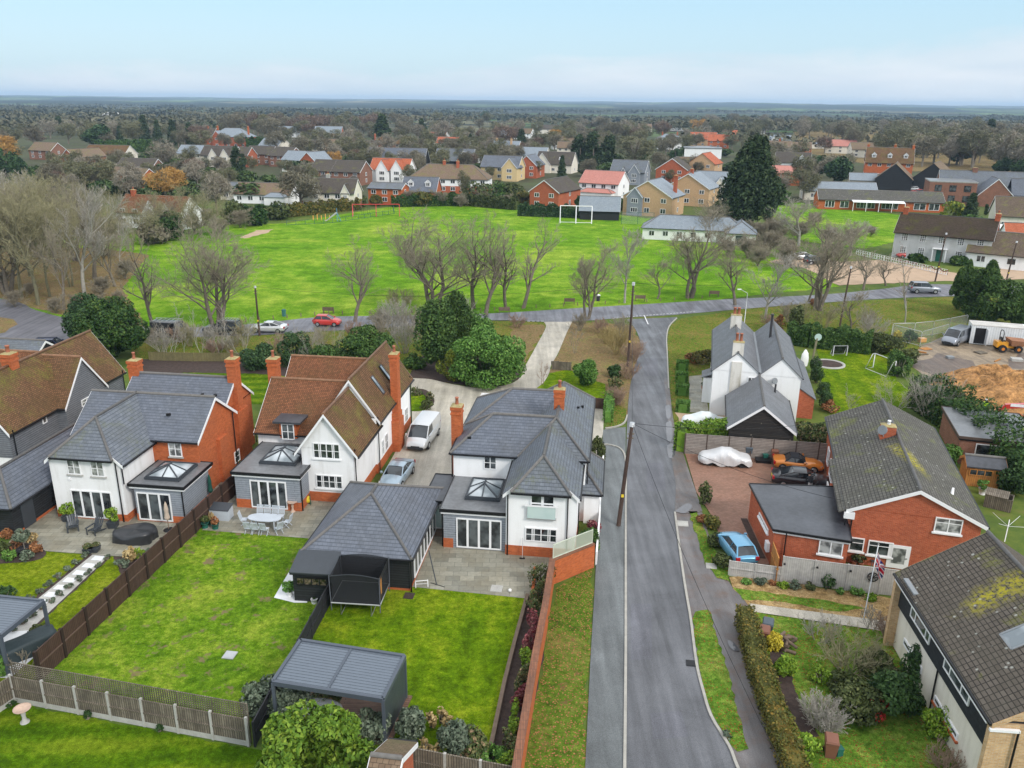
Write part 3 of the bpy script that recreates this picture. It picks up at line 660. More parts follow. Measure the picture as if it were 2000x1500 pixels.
M['leaf_lime']=leafm('lime_leaf',(.075,.15,.012),(.17,.28,.025),(.30,.38,.05),1.4)
M['leaf_yellow']=leafm('yellow_leaf',(.30,.25,.02),(.55,.43,.04),(.68,.58,.10),2.)
M['leaf_grey']=leafm('grey_green_leaf',(.06,.085,.055),(.12,.155,.105),(.22,.25,.18),1.4)
M['leaf_rust']=leafm('rusty_leaf',(.14,.06,.03),(.28,.12,.05),(.40,.20,.09),1.2)
M['leaf_mixed']=leafm('reddish_green_leaf',(.04,.07,.025),(.11,.14,.045),(.34,.20,.13),2.2)
M['leaf_crim']=leafm('crimson_leaf',(.10,.03,.03),(.22,.05,.065),(.34,.20,.16),2.2)
M['leaf_tip']=leafm('autumn_tipped_hedge_leaf',(.05,.055,.014),(.10,.105,.025),(.24,.15,.03),1.1)
M['thatch']=leafm('dry_grass_stem',(.24,.17,.075),(.40,.29,.13),(.5,.40,.22),1.)
M['leaf_tree']=leafm('garden_tree_leaf',(.05,.11,.012),(.125,.215,.022),(.24,.31,.04),1.1)
M['leaf_lime2']=leafm('bright_laurel_leaf',(.05,.12,.012),(.13,.235,.022),(.27,.33,.05),1.2)
M['leaf_mid']=leafm('mid_green_leaf',(.025,.06,.014),(.062,.125,.028),(.13,.20,.045),.8)
M['leaf_mid2']=leafm('holly_leaf',(.015,.042,.012),(.04,.088,.02),(.10,.15,.03),.6)
M['leaf_dark2']=leafm('deep_evergreen_leaf',(.018,.043,.018),(.042,.085,.03),(.085,.14,.05),.6)
M['leaf_conifer2']=leafm('green_conifer_spray',(.025,.055,.014),(.06,.115,.028),(.12,.18,.04),.7)
M['leaf_yel2']=leafm('golden_green_leaf',(.07,.11,.015),(.17,.22,.025),(.36,.33,.04),1.3)
M['thatch_t']=plain('straw_coloured_stem',(.33,.26,.11),.9,var=.25)
M['berry']=plain('scarlet_berry',(.42,.02,.02),.5)
M['wood_pal']=tiled('yellow_green_paling',(.23,.20,.085),(.28,.25,.11),(.06,.05,.03),.12,40.,off=0.,mort=.03,rough=.9,stain=.3)
M['mid_tile0']=tiled('mossy_old_tile_roof',(.15,.10,.068),(.20,.14,.095),(.07,.05,.035),.25,.2,rough=.85,stain=.6,dirt=(.12,.12,.06),moss=.45,mosscol=(.14,.13,.06),spec=.2)
M['brown_tile2']=tiled('villa_brown_tile',(.115,.082,.062),(.155,.115,.09),(.05,.036,.028),.3,.22,rough=.85,stain=.5,dirt=(.10,.085,.05),moss=.25,spec=.2)
# ------------------------------------------------------------ vehicles
def paint(name,c,met=.0,rough=.28):
    m,nt,b=new_mat(name); b.inputs['Base Color'].default_value=(*c,1); b.inputs['Metallic'].default_value=met; b.inputs['Roughness'].default_value=rough
    b.inputs['Coat Weight'].default_value=.5; b.inputs['Coat Roughness'].default_value=.06
    return m
M['tyre']=plain('tyre_rubber',(.018,.018,.019),.8)
M['rim']=plain('alloy_rim',(.42,.43,.45),.35,.7)
M['carglass']=glassm('car_glass',(.012,.014,.017),(.04,.047,.055),.03,.8)
M['lamp_w']=plain('headlamp_glass',(.62,.64,.66),.15,.2,var=.05)
M['lamp_r']=plain('tail_lamp',(.38,.02,.025),.2,var=.05)
M['plate_y']=plain('yellow_number_plate',(.72,.52,.04),.5,var=.03)
M['trim']=plain('dark_bumper_plastic',(.03,.032,.036),.55)
# profile: stations (x/L from rear 0 to front 1, underside z, belt/hood z, half width factor); cabin: rear base, rear top, front top, front base (x/L)
CARS={
 'hatch':dict(st=[(0,.42,.78,.80),(.03,.30,.92,.93),(.16,.22,.95,1),(.5,.20,.93,1),(.72,.20,.92,1),(.80,.22,.93,.99),(.93,.26,.78,.93),(.985,.34,.66,.82),(1,.40,.55,.72)],cab=(.015,.14,.52,.76)),
 'coupe':dict(st=[(0,.44,.80,.80),(.02,.32,.95,.92),(.14,.24,.99,1),(.45,.20,.92,1),(.70,.20,.90,1),(.86,.24,.82,.96),(.96,.28,.70,.88),(1,.40,.56,.76)],cab=(.10,.34,.56,.74)),
 'suv':dict(st=[(0,.50,.9,.86),(.02,.36,1.08,.95),(.15,.3,1.10,1),(.5,.3,1.08,1),(.72,.3,1.06,1),(.92,.34,.98,.96),(.985,.38,.82,.9),(1,.48,.66,.82)],cab=(.0,.07,.56,.72)),
 'van':dict(st=[(0,.42,1.0,.92),(.01,.32,1.16,.99),(.2,.24,1.16,1),(.5,.24,1.15,1),(.72,.24,1.13,1),(.84,.26,1.10,.99),(.955,.3,.92,.93),(.99,.34,.70,.86),(1,.42,.56,.80)],cab=(.0,.012,.70,.87)),
 'roadster':dict(st=[(0,.42,.72,.78),(.03,.28,.82,.91),(.18,.20,.86,1),(.45,.18,.80,.99),(.66,.18,.80,1),(.82,.20,.78,.97),(.95,.26,.64,.86),(1,.36,.52,.68)],cab=(.22,.33,.50,.66)),
}
def car(name,label,cat,loc,rz,L,Wd,Ht,style,col,group=None,roofcol=None,rack=False,plate=None,sidewin=None,trimbump=False,opendoor=False):
    t=thing(name,label,cat,loc,rz,group); d=CARS[style]; w=Wd/2; m=MB(); k=Ht/{'hatch':1.45,'coupe':1.4,'suv':1.75,'van':1.95,'roadster':1.25}[style]
    P=[]
    for x,zb,zt,wf in d['st']:
        X=(x-.5)*L; a=w*wf; zb*=k; zt*=k
        half=[(a*.86,zb),(a*.985,zb+.10),(a,zb+(zt-zb)*.45),(a*.985,zb+(zt-zb)*.72),(a*.93,zt-.05),(a*.84,zt),(a*.45,zt+.025)]
        P.append([(X,-y,z) for y,z in half]+[(X,0,zt+.032)]+[(X,y,z) for y,z in half[::-1]])
    m.grid(P); m.poly(P[0]); m.poly(P[-1][::-1])
    m.poly([p[0] for p in P]+[p[-1] for p in P[::-1]])
    # cabin
    xs=[(c-.5)*L for c in d['cab']]; belt=lambda X:np.interp(X/L+.5,[s_[0] for s_ in d['st']],[s_[2]*k for s_ in d['st']])
    bz=[belt(xs[0])-.02,0,0,belt(xs[3])-.02]; tw=w*(.86 if style=='van' else .70 if style!='suv' else .76); bw=w*(.965 if style=='van' else .9)
    hr=Ht; r0,r1=xs[1],xs[2]; bow=.05 if style!='van' else .03
    B=[(xs[0],bw*.96,bz[0]),(xs[3],bw*.94,bz[3])]; T=[(r0,tw*.95,hr-.02),(r1,tw*.95,hr-.03)]
    rm=MB(); rows=[]
    for f in (0,.3,.6,1.):
        X=r0+(r1-r0)*f; zz=hr-.03+bow*math.sin(math.pi*(.15+f*.7))*1.0-.02
        rows.append([(X,-tw*.97,zz-.04),(X,-tw*.8,zz),(X,0,zz+.02),(X,tw*.8,zz),(X,tw*.97,zz-.04)])
    rm.grid(rows)
    zr=[rows[0][0][2],rows[-1][0][2]]
    pil=m if roofcol is None else rm
    for sy in (-1,1):
        A=Vector((B[0][0],sy*B[0][1],B[0][2])); D=Vector((B[1][0],sy*B[1][1],B[1][2])); E_=Vector((r0,sy*tw*.97,zr[0])); F_=Vector((r1,sy*tw*.97,zr[1]))
        pil.bar(A,E_,.09,.05); pil.bar(D,F_,.07,.05); rm.bar(E_,F_,.06,.05)
        g=MB()
        if style=='van':
            c0=A.lerp(D,.0);
            x_=.60; A2=A.lerp(D,x_-.02); E2=E_.lerp(F_,x_+.1); m.poly([A,A2,E2,E_] if sy<0 else [E_,E2,A2,A])
            A3=A2.lerp(D,.06); E3=E2.lerp(F_,.08); F3=F_.lerp(E_,.05); D3=D.lerp(A,.05)
            g.poly([A3,D3,F3,E3]); 
        else:
            g.poly([A,D,F_,E_]); mid=.46; pil.bar(A.lerp(D,mid),E_.lerp(F_,mid),.06,.045)
        go=[p for p in g.v]; g.v=[(p[0],p[1]-sy*.012,p[2]) for p in go]
        g.build('side_window',M['carglass'],t,uv=False)
        mm=MB(); mx=xs[3]-.10*L*.5; 
        mm.box(mx-.07,sy*(w+.0),belt(mx)+.02,mx+.07,sy*(w+.17),belt(mx)+.17); mm.build('wing_mirror',M[col] if style!='van' else M[col],t,uv=False)
    def scr(xb,zb_,xt,zt_,nm,ww):
        g=MB(); g.poly([(xb,-bw*ww,zb_),(xb,bw*ww,zb_),(xt,tw*.95,zt_),(xt,-tw*.95,zt_)]); g.build(nm,M['carglass'],t,uv=False)
    scr(xs[3],bz[3],r1,zr[1]+.0,'windscreen',.93)
    if style=='van': m.poly([(xs[0],-bw*.96,bz[0]),(r0,-tw*.97,zr[0]),(r0,tw*.97,zr[0]),(xs[0],bw*.96,bz[0])])
    else: scr(xs[0],bz[0],r0,zr[0],'rear_window',.93)
    if roofcol is None:
        off=len(m.v); m.v+=rm.v; m.f+=[tuple(i+off for i in f) for f in rm.f]; m.m+=rm.m; m.sm+=rm.sm
    else: rm.build('soft_top',M[roofcol],t,uv=False)
    m.build('body',M[col],t,uv=False)
    rad={'van':.35,'suv':.37}.get(style,.315)
    for fx in (.185,.805):
        for sy in (-1,1):
            wh=MB(); X=(fx-.5)*L; prof=[]
            wh.tube([(X,sy*(w-.19),rad),(X,sy*(w+.012),rad)],rad,16,0); o=wh.build('wheel',M['tyre'],t,uv=False)
            h_=MB(); h_.tube([(X,sy*(w-.05),rad),(X,sy*(w+.022),rad)],rad*.62,10); h_.build('rim',M['rim'],o,uv=False)
    for sy in (-1,1):
        f=d['st']; zf=f[-2][2]*k-.06; h_=MB(); h_.mesh([(L/2-.10,sy*w*.52,zf-.12),(L/2-.02,sy*w*.50,zf-.10),(L/2-.20,sy*w*.90,zf-.06),(L/2-.10,sy*w*.55,zf+.06),(L/2-.34,sy*w*.93,zf+.10)],[(0,1,3),(1,2,4,3),(0,3,4,2)]); h_.build('headlight',M['lamp_w'],t,uv=False)
        zr_=f[1][2]*k; b_=MB(); 
        b_.box(-L/2-.012+.0,sy*w*.62,zr_-.28,-L/2+.14,sy*w*.93,zr_-.04); b_.build('tail_light',M['lamp_r'],t,uv=False)
    tb=MB(); tb.box(L/2-.09,-w*.72,.24*k+.05,L/2+.012,w*.72,.24*k+(.26 if style=='van' else .16)); tb.box(-L/2-.015,-w*.75,.36*k,-L/2+.1,w*.75,.5*k); tb.build('bumper',M['trim'],t,uv=False)
    gr=MB(); zf=d['st'][-1][2]*k; gr.box(L/2-.06,-w*.4,zf-.06,L/2+.016,w*.4,zf+.03); gr.build('grille',M['trim'],t,uv=False)
    if plate:
        q=MB(); q.box(-L/2-.03,-.26,.62*k,-L/2+.02,.26,.62*k+.11); q.build('number_plate',M[plate],t,uv=False)
    if rack:
        q=MB()
        for i in range(6):
            X=r0+(r1-r0)*(i+.5)/6; q.bar((X,-tw,hr+.12),(X,tw,hr+.12),.05,.04)
        for sy in (-1,1): q.bar((r0,sy*tw,hr+.14),(r1,sy*tw,hr+.14),.05,.06); 
        for X in (r0+.1,r1-.1):
            for sy in (-1,1): q.bar((X,sy*tw*.97,hr-.03),(X,sy*tw,hr+.14),.04,.04)
        q.build('roof_rack',M[rack],t,uv=False)
    if opendoor:
        q=MB(); X=xs[3]-.05; q.prism([(X,-w-.02,.3),(X-.35,-w-.85,.3),(X-.40,-w-.9,.88),(X,-w-.02,.88)],(.08,.05,0)); q.prism([(X-.02,-w-.02,.88),(X-.40,-w-.9,.88),(X-.42,-w-.62,1.28),(X-.2,-w+.1,1.3)],(.03,.02,0)); q.build('open_door',M[col],t,uv=False)
    return t
def covered(name,label,loc,rz,L,Wd,Ht,mat,seed):
    """car under a loose sheet reaching nearly to the ground"""
    t=thing(name,label,'covered car',loc,rz); rs=np.random.default_rng(seed); m=MB(); P=[]; w=Wd/2
    ph=rs.uniform(0,6.28,8)
    n=44; q=22
    for i in range(n+1):
        x=i/n; X=(x-.5)*L
        h=np.interp(x,[0,.03,.09,.22,.30,.40,.58,.68,.78,.93,.98,1],[.35,.72,.84,.93,1.12,1.34,1.36,1.16,.97,.84,.7,.3])*Ht/1.36
        ww=w*np.interp(x,[0,.04,.12,.88,.96,1],[.55,.84,1,1,.84,.5]); row=[]
        hem=.16+.10*math.sin(x*9+ph[0])+.05*math.sin(x*23+ph[1])+.14*max(0,math.sin(x*12.5-1.))
        for j in range(q+1):
            a=math.pi*j/q; c_,s_=math.cos(a),math.sin(a)
            y=ww*math.copysign(abs(c_)**.55,c_); z=hem+(h-hem)*abs(s_)**(.62)
            side=abs(c_)**2; f=side*(.045*math.sin(X*7.5+ph[2]+3*s_)+.03*math.sin(X*15+ph[3]-4*s_))+.012*math.sin(X*4+y*6+ph[4])
            row.append((X+.02*math.sin(a*5+X*3),y+math.copysign(f,c_) if abs(c_)>.05 else y,z+.010*math.sin(X*9+y*4)*s_))
        P.append(row)
    m.grid(P); m.poly(P[0]); m.poly(P[-1][::-1]); m.build('cover_sheet',M[mat],t,uv=False)
    for X in (-L*.31,L*.30):
        for sy in (-1,1):
            wh=MB(); wh.tube([(X,sy*(w-.32),.3),(X,sy*(w-.1),.3)],.3,14); wh.build('wheel',M['tyre'],t,uv=False)
    return t
# ------------------------------------------------------------ generic flat sheets on the ground
RAG={'grass_verge':.10,'grass_leafy':.22,'litter':.35,'dry':.15,'mud':.4,'mud_dark':.5,'soil':.08,'gravel':.35,'grass_a':.05,'grass_b':.07,'grass_c':.05,'grass_green':.3,'grass_f':.08}
def rag(pts,amp,seed):
    r=random.Random(seed); out=[]
    for i,p in enumerate(pts):
        a=Vector((p[0],p[1],0)); q=pts[(i+1)%len(pts)]; b=Vector((q[0],q[1],0)); L=(b-a).length; n=int(min(60,max(1,L/(amp*4)))); d=(b-a).normalized() if L>1e-6 else Vector((1,0,0)); w=Vector((-d.y,d.x,0))
        for k in range(n): out.append(a.lerp(b,k/n)+w*(r.uniform(-amp,amp) if k else 0))
    return out
def sheet(name,pts,z,mat,kind='structure',label=None,sub=0,uvs=True):
    if mat in RAG: pts=rag(pts,RAG[mat],len(pts)+int(z*1000))
    m=MB(); P=[(p[0],p[1],z) for p in pts]
    a=sum(P[i][0]*P[(i+1)%len(P)][1]-P[(i+1)%len(P)][0]*P[i][1] for i in range(len(P)))
    m.poly(P if a>0 else P[::-1]); o=m.build(name,M[mat],uv=uvs); o['kind']=kind
    return o
def px(*pts): return [G(*p) for p in pts]
def spline(pts,n=6):
    pts=[Vector(p) for p in pts]; out=[]
    for i in range(len(pts)-1):
        p0=pts[max(i-1,0)];p1=pts[i];p2=pts[i+1];p3=pts[min(i+2,len(pts)-1)]
        for k in range(n):
            t=k/n; out.append(.5*((2*p1)+(p2-p0)*t+(2*p0-5*p1+4*p2-p3)*t*t+(3*p1-p0-3*p2+p3)*t**3))
    return out+[pts[-1]]
def kerb(pts,name='kerb',h=.10,w=.14,mat='kerb',kind='structure'):
    m=MB(); pts=[Vector((p[0],p[1],0)) for p in pts]
    L=[];Rr=[]
    for i,p in enumerate(pts):
        d=(pts[min(i+1,len(pts)-1)]-pts[max(i-1,0)]).normalized(); n=Vector((-d.y,d.x,0))*w/2; L.append(p+n); Rr.append(p-n)
    Z=Vector((0,0,h)); D=Vector((0,0,-.1))
    for i in range(len(pts)-1):
        m.poly([L[i]+Z,Rr[i]+Z,Rr[i+1]+Z,L[i+1]+Z]); m.poly([L[i]+D,L[i]+Z,L[i+1]+Z,L[i+1]+D]); m.poly([Rr[i]+Z,Rr[i]+D,Rr[i+1]+D,Rr[i+1]+Z])
    for i in (0,-1): m.poly([L[i]+D,L[i]+Z,Rr[i]+Z,Rr[i]+D])
    o=m.build(name,M[mat]); o['kind']=kind; return o
# ------------------------------------------------------------ the land
def ground():
    m,nt,b=new_mat('land'); p=posn(nt); sp=nd(nt,'ShaderNodeSeparateXYZ',{0:p})
    a=noise(nt,p,.05,5.,.65,.5); a2=noise(nt,p,.7,4.,.7); f=noise(nt,p,8.,3.)
    k=math_(nt,'ADD',math_(nt,'MULTIPLY',a,.5),math_(nt,'ADD',math_(nt,'MULTIPLY',a2,.35),math_(nt,'MULTIPLY',f,.15)))
    near=ramp(nt,k,[(.36,(.055,.06,.022)),(.47,(.075,.12,.025)),(.56,(.12,.155,.03)),(.68,(.16,.115,.06))])
    vo=nd(nt,'ShaderNodeTexVoronoi',{'Vector':mapping(nt,p,(.0035,.0022,.003)),'Scale':1.,'Randomness':1.}); sc_=nd(nt,'ShaderNodeSeparateColor',{0:vo.outputs['Color']})
    fields=ramp(nt,sc_.outputs[0],[(.0,(.07,.13,.03)),(.3,(.10,.17,.045)),(.5,(.04,.05,.03)),(.7,(.035,.042,.028)),(.85,(.17,.16,.09)),(1.,(.05,.06,.035))],'CONSTANT')
    n=noise(nt,p,.012,4.); fields=mixc(nt,ramp(nt,n,[(.42,0.),(.56,1.)]),fields,(.035,.04,.028))
    vil=nd(nt,'ShaderNodeMapRange',{0:sp.outputs[1],1:215.,2:270.}).outputs[0]; near=mixc(nt,vil,near,ramp(nt,k,[(.38,(.045,.05,.028)),(.5,(.075,.075,.042)),(.58,(.065,.09,.03)),(.66,(.13,.12,.10))]))
    far=nd(nt,'ShaderNodeMapRange',{0:sp.outputs[1],1:600.,2:1000.}).outputs[0]
    lnk(nt,mixc(nt,far,near,fields),b.inputs['Base Color']); b.inputs['Roughness'].default_value=.9; b.inputs['Specular IOR Level'].default_value=.1
    setbump(nt,b,f,.5,.06); M['land']=m
    q=MB(); q.poly([(-9000,-60,0),(9000,-60,0),(9000,14500,0),(-9000,14500,0)]); o=q.build('ground',m,uv=False); o['kind']='structure'
    # far ridges on the skyline
    nx,ny=150,34; P=[]
    from mathutils import noise as mn
    for j in range(ny):
        y=3200*(12500/3200)**(j/(ny-1)); row=[]
        for i in range(nx):
            x=(i/(nx-1)-.5)*y*1.6; e=min(1,(y-3200)/5200)
            h=34*e+26*e*mn.noise((x/1500,y/1500,1.3))+9*e*mn.noise((x/420,y/420,4.))+5*e*mn.noise((x/150,y/150,7.)); 
            if j==0: h=-1
            row.append((x,y,h))
        P.append(row)
    q=MB(); q.grid(P); m2,nt,b=new_mat('far_hills'); p=posn(nt)
    vo=nd(nt,'ShaderNodeTexVoronoi',{'Vector':mapping(nt,p,(.0022,.0011,.0)),'Scale':1.}); s2=nd(nt,'ShaderNodeSeparateColor',{0:vo.outputs['Color']})
    c=ramp(nt,s2.outputs[0],[(0,(.035,.045,.028)),(.55,(.03,.038,.025)),(.66,(.17,.24,.085)),(.86,(.26,.24,.15)),(1.,(.04,.05,.03))],'CONSTANT')
    c=mixc(nt,ramp(nt,noise(nt,p,.006,5.,.7),[(.42,0.),(.55,1.)]),c,(.03,.036,.024))
    lnk(nt,c,b.inputs['Base Color']); b.inputs['Roughness'].default_value=1.; b.inputs['Specular IOR Level'].default_value=0.
    q.build('hills',m2,uv=False)['kind']='structure'
ground()
Z=.004
sheet('grass',px((-700,560),(-260,520),(120,470),(300,455),(420,440),(560,436),(760,404),(900,398),(1060,404),(1280,428),(1440,470),(1570,500),(1640,560),(1300,596),(1000,616),(850,626),(640,619),(480,636),(300,644)),.02,'grass_green')
sheet('grass',px((1500,402),(1560,396),(1800,425),(1760,470),(1690,486),(1570,472),(1500,440)),.03,'grass_green')
sheet('ground',px((-500,650),(-500,560),(-160,500),(60,480),(205,486),(290,498),(240,560),(285,640),(150,622),(70,603),(0,582)),.03,'litter')
sheet('ground',px((1500,512),(1560,494),(1640,512),(1720,508),(1870,534),(1990,520),(2050,545),(1846,549),(1640,558),(1570,524)),.05,'gravel')
sheet('ground',px((468,464),(500,450),(535,448),(520,456),(478,466)),.04,'gravel')
# banks and verges round the junction
sheet('grass',px((1304,650),(1311,634),(1330,622),(1448,604),(1600,592),(1856,580),(2100,576),(2100,640),(1900,640),(1780,690),(1560,668),(1400,690),(1388,735),(1388,830),(1318,860),(1309,760)),.012,'grass_leafy')
sheet('grass',px((250,655),(480,657),(600,650),(700,646),(850,636),(950,626),(1020,629),(1066,630),(1066,640),(1026,717),(1012,742),(975,755),(925,757),(875,749),(805,739),(640,740),(270,735)),.012,'grass_leafy')
sheet('grass',px((1000,634),(1060,634),(1062,645),(1020,716),(985,716)),.02,'litter')
sheet('soil',px((265,702),(420,700),(560,704),(640,730),(640,742),(500,730),(360,728),(260,742)),.02,'soil')
sheet('grass',px((260,742),(360,728),(500,730),(640,742),(640,790),(260,790)),.016,'grass_f')
sheet('soil',px((800,732),(830,690),(900,660),(1000,690),(1022,720),(1013,741),(975,754),(925,756),(875,748),(805,738)),.024,'soil')
sheet('ground',px((1116,629),(1232,634),(1250,660),(1262,684),(1240,735),(1229,790),(1226,822),(1205,834),(1182,838),(1180,780),(1060,757),(1077,710),(1107,650)),.012,'litter')
sheet('grass',px((1046,760),(1062,745),(1073,729),(1112,721),(1140,738),(1182,750),(1183,780),(1100,775)),.02,'grass_c')
sheet('grass',px((1183,800),(1205,790),(1226,800),(1224,822),(1206,834),(1183,838)),.022,'grass_leafy')
# roads
rt_top=spline(px((-300,545),(0,583),(70,606),(150,625),(300,640),(480,634),(620,620),(760,617),(950,613),(1146,601),(1300,592),(1416,585),(1600,576),(1712,566),(1800,556),(1900,556),(2100,552)),4)
rt_bot=spline(px((-300,640),(0,700),(60,690),(110,665),(200,665),(300,660),(480,656),(600,649),(760,640),(950,626),(1100,629),(1232,620),(1308,616),(1448,604),(1600,592),(1740,583),(1856,579),(2100,575)),4)
sheet('road',rt_top+rt_bot[::-1],.038,'asphalt_side')
sheet('road',px((-300,640),(0,640),(40,636),(110,628),(180,660),(120,690),(110,720),(60,740),(-100,740)),.034,'asphalt_side')
sheet('grass',px((-60,622),(0,620),(26,624),(35,634),(10,650),(-60,660)),.045,'litter')
rl=spline(px((1219,1620),(1221,1500),(1222,1275),(1223,1100),(1223,1000),(1223,900),(1225,825),(1230,760),(1240,715),(1252,680),(1242,645),(1224,624)),4)
rr=spline(px((1470,1560),(1440,1500),(1424,1460),(1389,1401),(1373,1351),(1360,1297),(1349,1212),(1340,1159),(1331,1100),(1318,1002),(1322,950),(1316,900),(1309,820),(1306,750),(1303,690),(1302,660),(1306,638),(1322,620)),4)
sheet('road',rl+rr[::-1],.045,'asphalt')
sheet('road',px((1222,835),(1222,905),(1212,880),(1190,871),(1176,872),(1178,840),(1205,836)),.041,'pave')
# damp old edge of the lane
sheet('footpath',px((1297,740),(1306,742),(1312,800),(1320,850),(1334,886),(1372,1000),(1352,1004),(1318,1002),(1320,950),(1312,900),(1304,820)),.064,'footway')
sheet('footpath',rr[:37]+px((1322,950),(1300,905),(1320,890),(1345,960),(1372,1003),(1400,1100),(1432,1150),(1462,1180),(1480,1300),(1520,1420),(1560,1560)),.036,'footway')
sheet('pavement',px((1139,1560),(1143,1500),(1154,1275),(1160,1175),(1167,1050),(1172,960),(1176,872),(1190,871),(1212,879),(1222,905),(1222,1000),(1222,1275),(1220,1500),(1218,1600)),.06,'pave')
kerb(spline(px((1218,1600),(1220,1500),(1222,1275),(1222,1100),(1222,1000),(1222,905),(1213,879),(1190,870),(1177,870)),4),h=.13)
kerb(spline(px((1182,838),(1205,834),(1220,826),(1225,812)),4),h=.13)
kerb(spline(px((1475,1570),(1440,1500),(1424,1460),(1389,1401),(1373,1351),(1360,1297),(1349,1212),(1340,1159),(1331,1100),(1318,1002)),4),h=.12)
kerb(spline(px((1306,760),(1303,690),(1302,660),(1307,638),(1322,622)),4),h=.12)
# give-way markings
def dashes(name,a,b,n,w,fill=.6,z=.052):
    a,b=Vector(a),Vector(b); m=MB(); d=(b-a)/n; nn=Vector((-d.y,d.x,0)).normalized()*w/2
    for i in range(n):
        p=a+d*i; q=p+d*fill; m.poly([(p-nn)+Vector((0,0,z)),(q-nn)+Vector((0,0,z)),(q+nn)+Vector((0,0,z)),(p+nn)+Vector((0,0,z))])
    o=m.build(name,M['whiteline']); o['kind']='structure'
dashes('road_marking',G(1196,623),G(1242,618),7,.16); dashes('road_marking',G(1242,618),G(1360,609),18,.16)
dashes('road_marking',G(1258,616),G(1266,634),1,.14,1.); dashes('road_marking',G(1030,628),G(1066,628),4,.14)
# drives, yards, paths
sheet('driveway',spline(px((1118,628),(1107,650),(1090,690),(1077,712),(1072,730),(1062,747),(1046,760)),4)+px((1060,800),(900,900),(850,1010),(760,1010),(735,960),(740,940),(805,826),(803,739))+spline(px((805,739),(840,741),(875,749),(925,757),(975,755),(1012,742),(1025,717),(1048,675),(1066,640),(1062,629)),4),.03,'concrete_drive')
sheet('driveway',px((1158,790),(1180,790),(1178,845),(1165,900),(1152,900)),.03,'concrete_drive')
isl=spline(px((800,772),(812,762),(832,764),(845,780),(842,795),(825,803),(803,804)),4); sheet('grass',isl,.05,'grass_c')
sheet('soil',spline(px((806,768),(820,760),(838,766),(848,782),(843,795),(832,796),(836,783),(828,772)),3),.056,'soil')
sheet('driveway',px((1338,887),(1640,905),(1660,1000),(1500,1104),(1425,1100),(1392,1012),(1360,962)),.058,'brick_path')
sheet('path',px((1346,735),(1370,733),(1385,806),(1346,806)),.03,'patio')
sheet('driveway',px((1318,806),(1440,812),(1445,850),(1400,852),(1330,850)),.034,'gravel')
sheet('grass',px((1588,655),(1740,690),(1752,745),(1790,770),(1760,810),(1660,830),(1610,800),(1600,700)),.03,'grass_c')
sheet('mud',px((1760,700),(1800,676),(1850,655),(2150,640),(2150,900),(1990,842),(1930,800),(1880,768),(1800,730)),.03,'mud')
sheet('mud',px((1775,715),(1830,690),(1900,705),(1935,745),(1900,770),(1850,745)),.036,'mud_dark')
sheet('mud',px((1990,690),(2100,690),(2100,730),(1960,720)),.036,'mud_dark')
for k,q in enumerate((((1299,795),(1308,792),(1310,815),(1302,818)),((1300,828),(1311,824),(1313,858),(1303,862)),((1302,872),(1315,868),(1318,890),(1306,896)),((1318,1000),(1340,985),(1352,990),(1338,1004)),((1420,1252),(1432,1256),(1444,1272),(1434,1273),(1424,1264)))): sheet('puddle',spline(px(*q,q[0]),3),.072,'puddle')
for q in (((1232,1180),(1272,1180),(1274,1290),(1232,1290)),((1262,905),(1296,905),(1300,960),(1264,960)),((1270,1395),(1330,1390),(1345,1440),(1276,1445)),((1258,700),(1284,700),(1286,735),(1258,735))): sheet('road',px(*q),.0495,'patch')
# strips beside the lower right garden
sheet('ground',px((1424,1128),(1500,1133),(1740,1170),(1760,1240),(1460,1182),(1432,1152)),.05,'dry')
sheet('grass',px((1430,1148),(1450,1152),(1600,1172),(1690,1190),(1640,1196),(1520,1176),(1450,1172)),.056,'grass_verge')
sheet('path',px((1463,1180),(1742,1216),(1740,1236),(1470,1196)),.06,'concrete_drive')
sheet('grass',px((1468,1197),(1745,1238),(1900,1560),(1560,1560),(1520,1420),(1480,1300)),.05,'grass_verge')
sheet('soil',px((1488,1225),(1500,1222),(1540,1300),(1560,1370),(1600,1440),(1570,1440),(1530,1370),(1505,1290)),.058,'soil')
sheet('grass',px((1352,1210),(1358,1196),(1384,1192),(1402,1250),(1425,1325),(1450,1420),(1462,1464),(1440,1470),(1426,1455),(1392,1398),(1377,1350),(1364,1296)),.056,'grass_verge')
sheet('grass',px((1344,1000),(1362,1000),(1385,1060),(1425,1110),(1424,1136),(1400,1130),(1376,1102),(1362,1050)),.064,'grass_verge')
sheet('grass',px((1085,1150),(1160,1108),(1158,1190),(1150,1300),(1140,1560),(1010,1560),(1062,1275)),.02,'grass_leafy')
# lawns and terraces of the three gardens
sheet('grass',px((30,1365),(98,1312),(264,1155),(394,1031),(440,1028),(602,1049),(700,1070),(680,1170),(540,1420),(480,1420)),.02,'grass_b')
sheet('grass',px((650,1160),(720,1100),(806,1146),(1030,1167),(1005,1260),(960,1450),(985,1540),(540,1470),(510,1360)),.026,'grass_c')
sheet('soil',px((1031,1170),(1052,1170),(1062,1275),(1010,1560),(940,1560),(962,1450),(1005,1260)),.03,'soil')
sheet('terrace',px((395,1036),(600,1052),(655,1066),(740,985),(600,960),(440,960)),.034,'patio')
sheet('terrace',px((805,1147),(1032,1170),(1090,1080),(990,1070),(868,1050),(835,1030)),.036,'patio')
sheet('terrace',px((10,1068),(92,1077),(272,1090),(420,1005),(480,930),(240,930),(60,1010)),.03,'patio')
sheet('terrace',px((535,1168),(572,1105),(600,1110),(600,1178),(575,1178)),.034,'stone_w')
sheet('grass',px((-120,1088),(20,1070),(92,1078),(180,1085),(272,1092),(300,1096),(60,1330),(-200,1330)),.02,'grass_a')
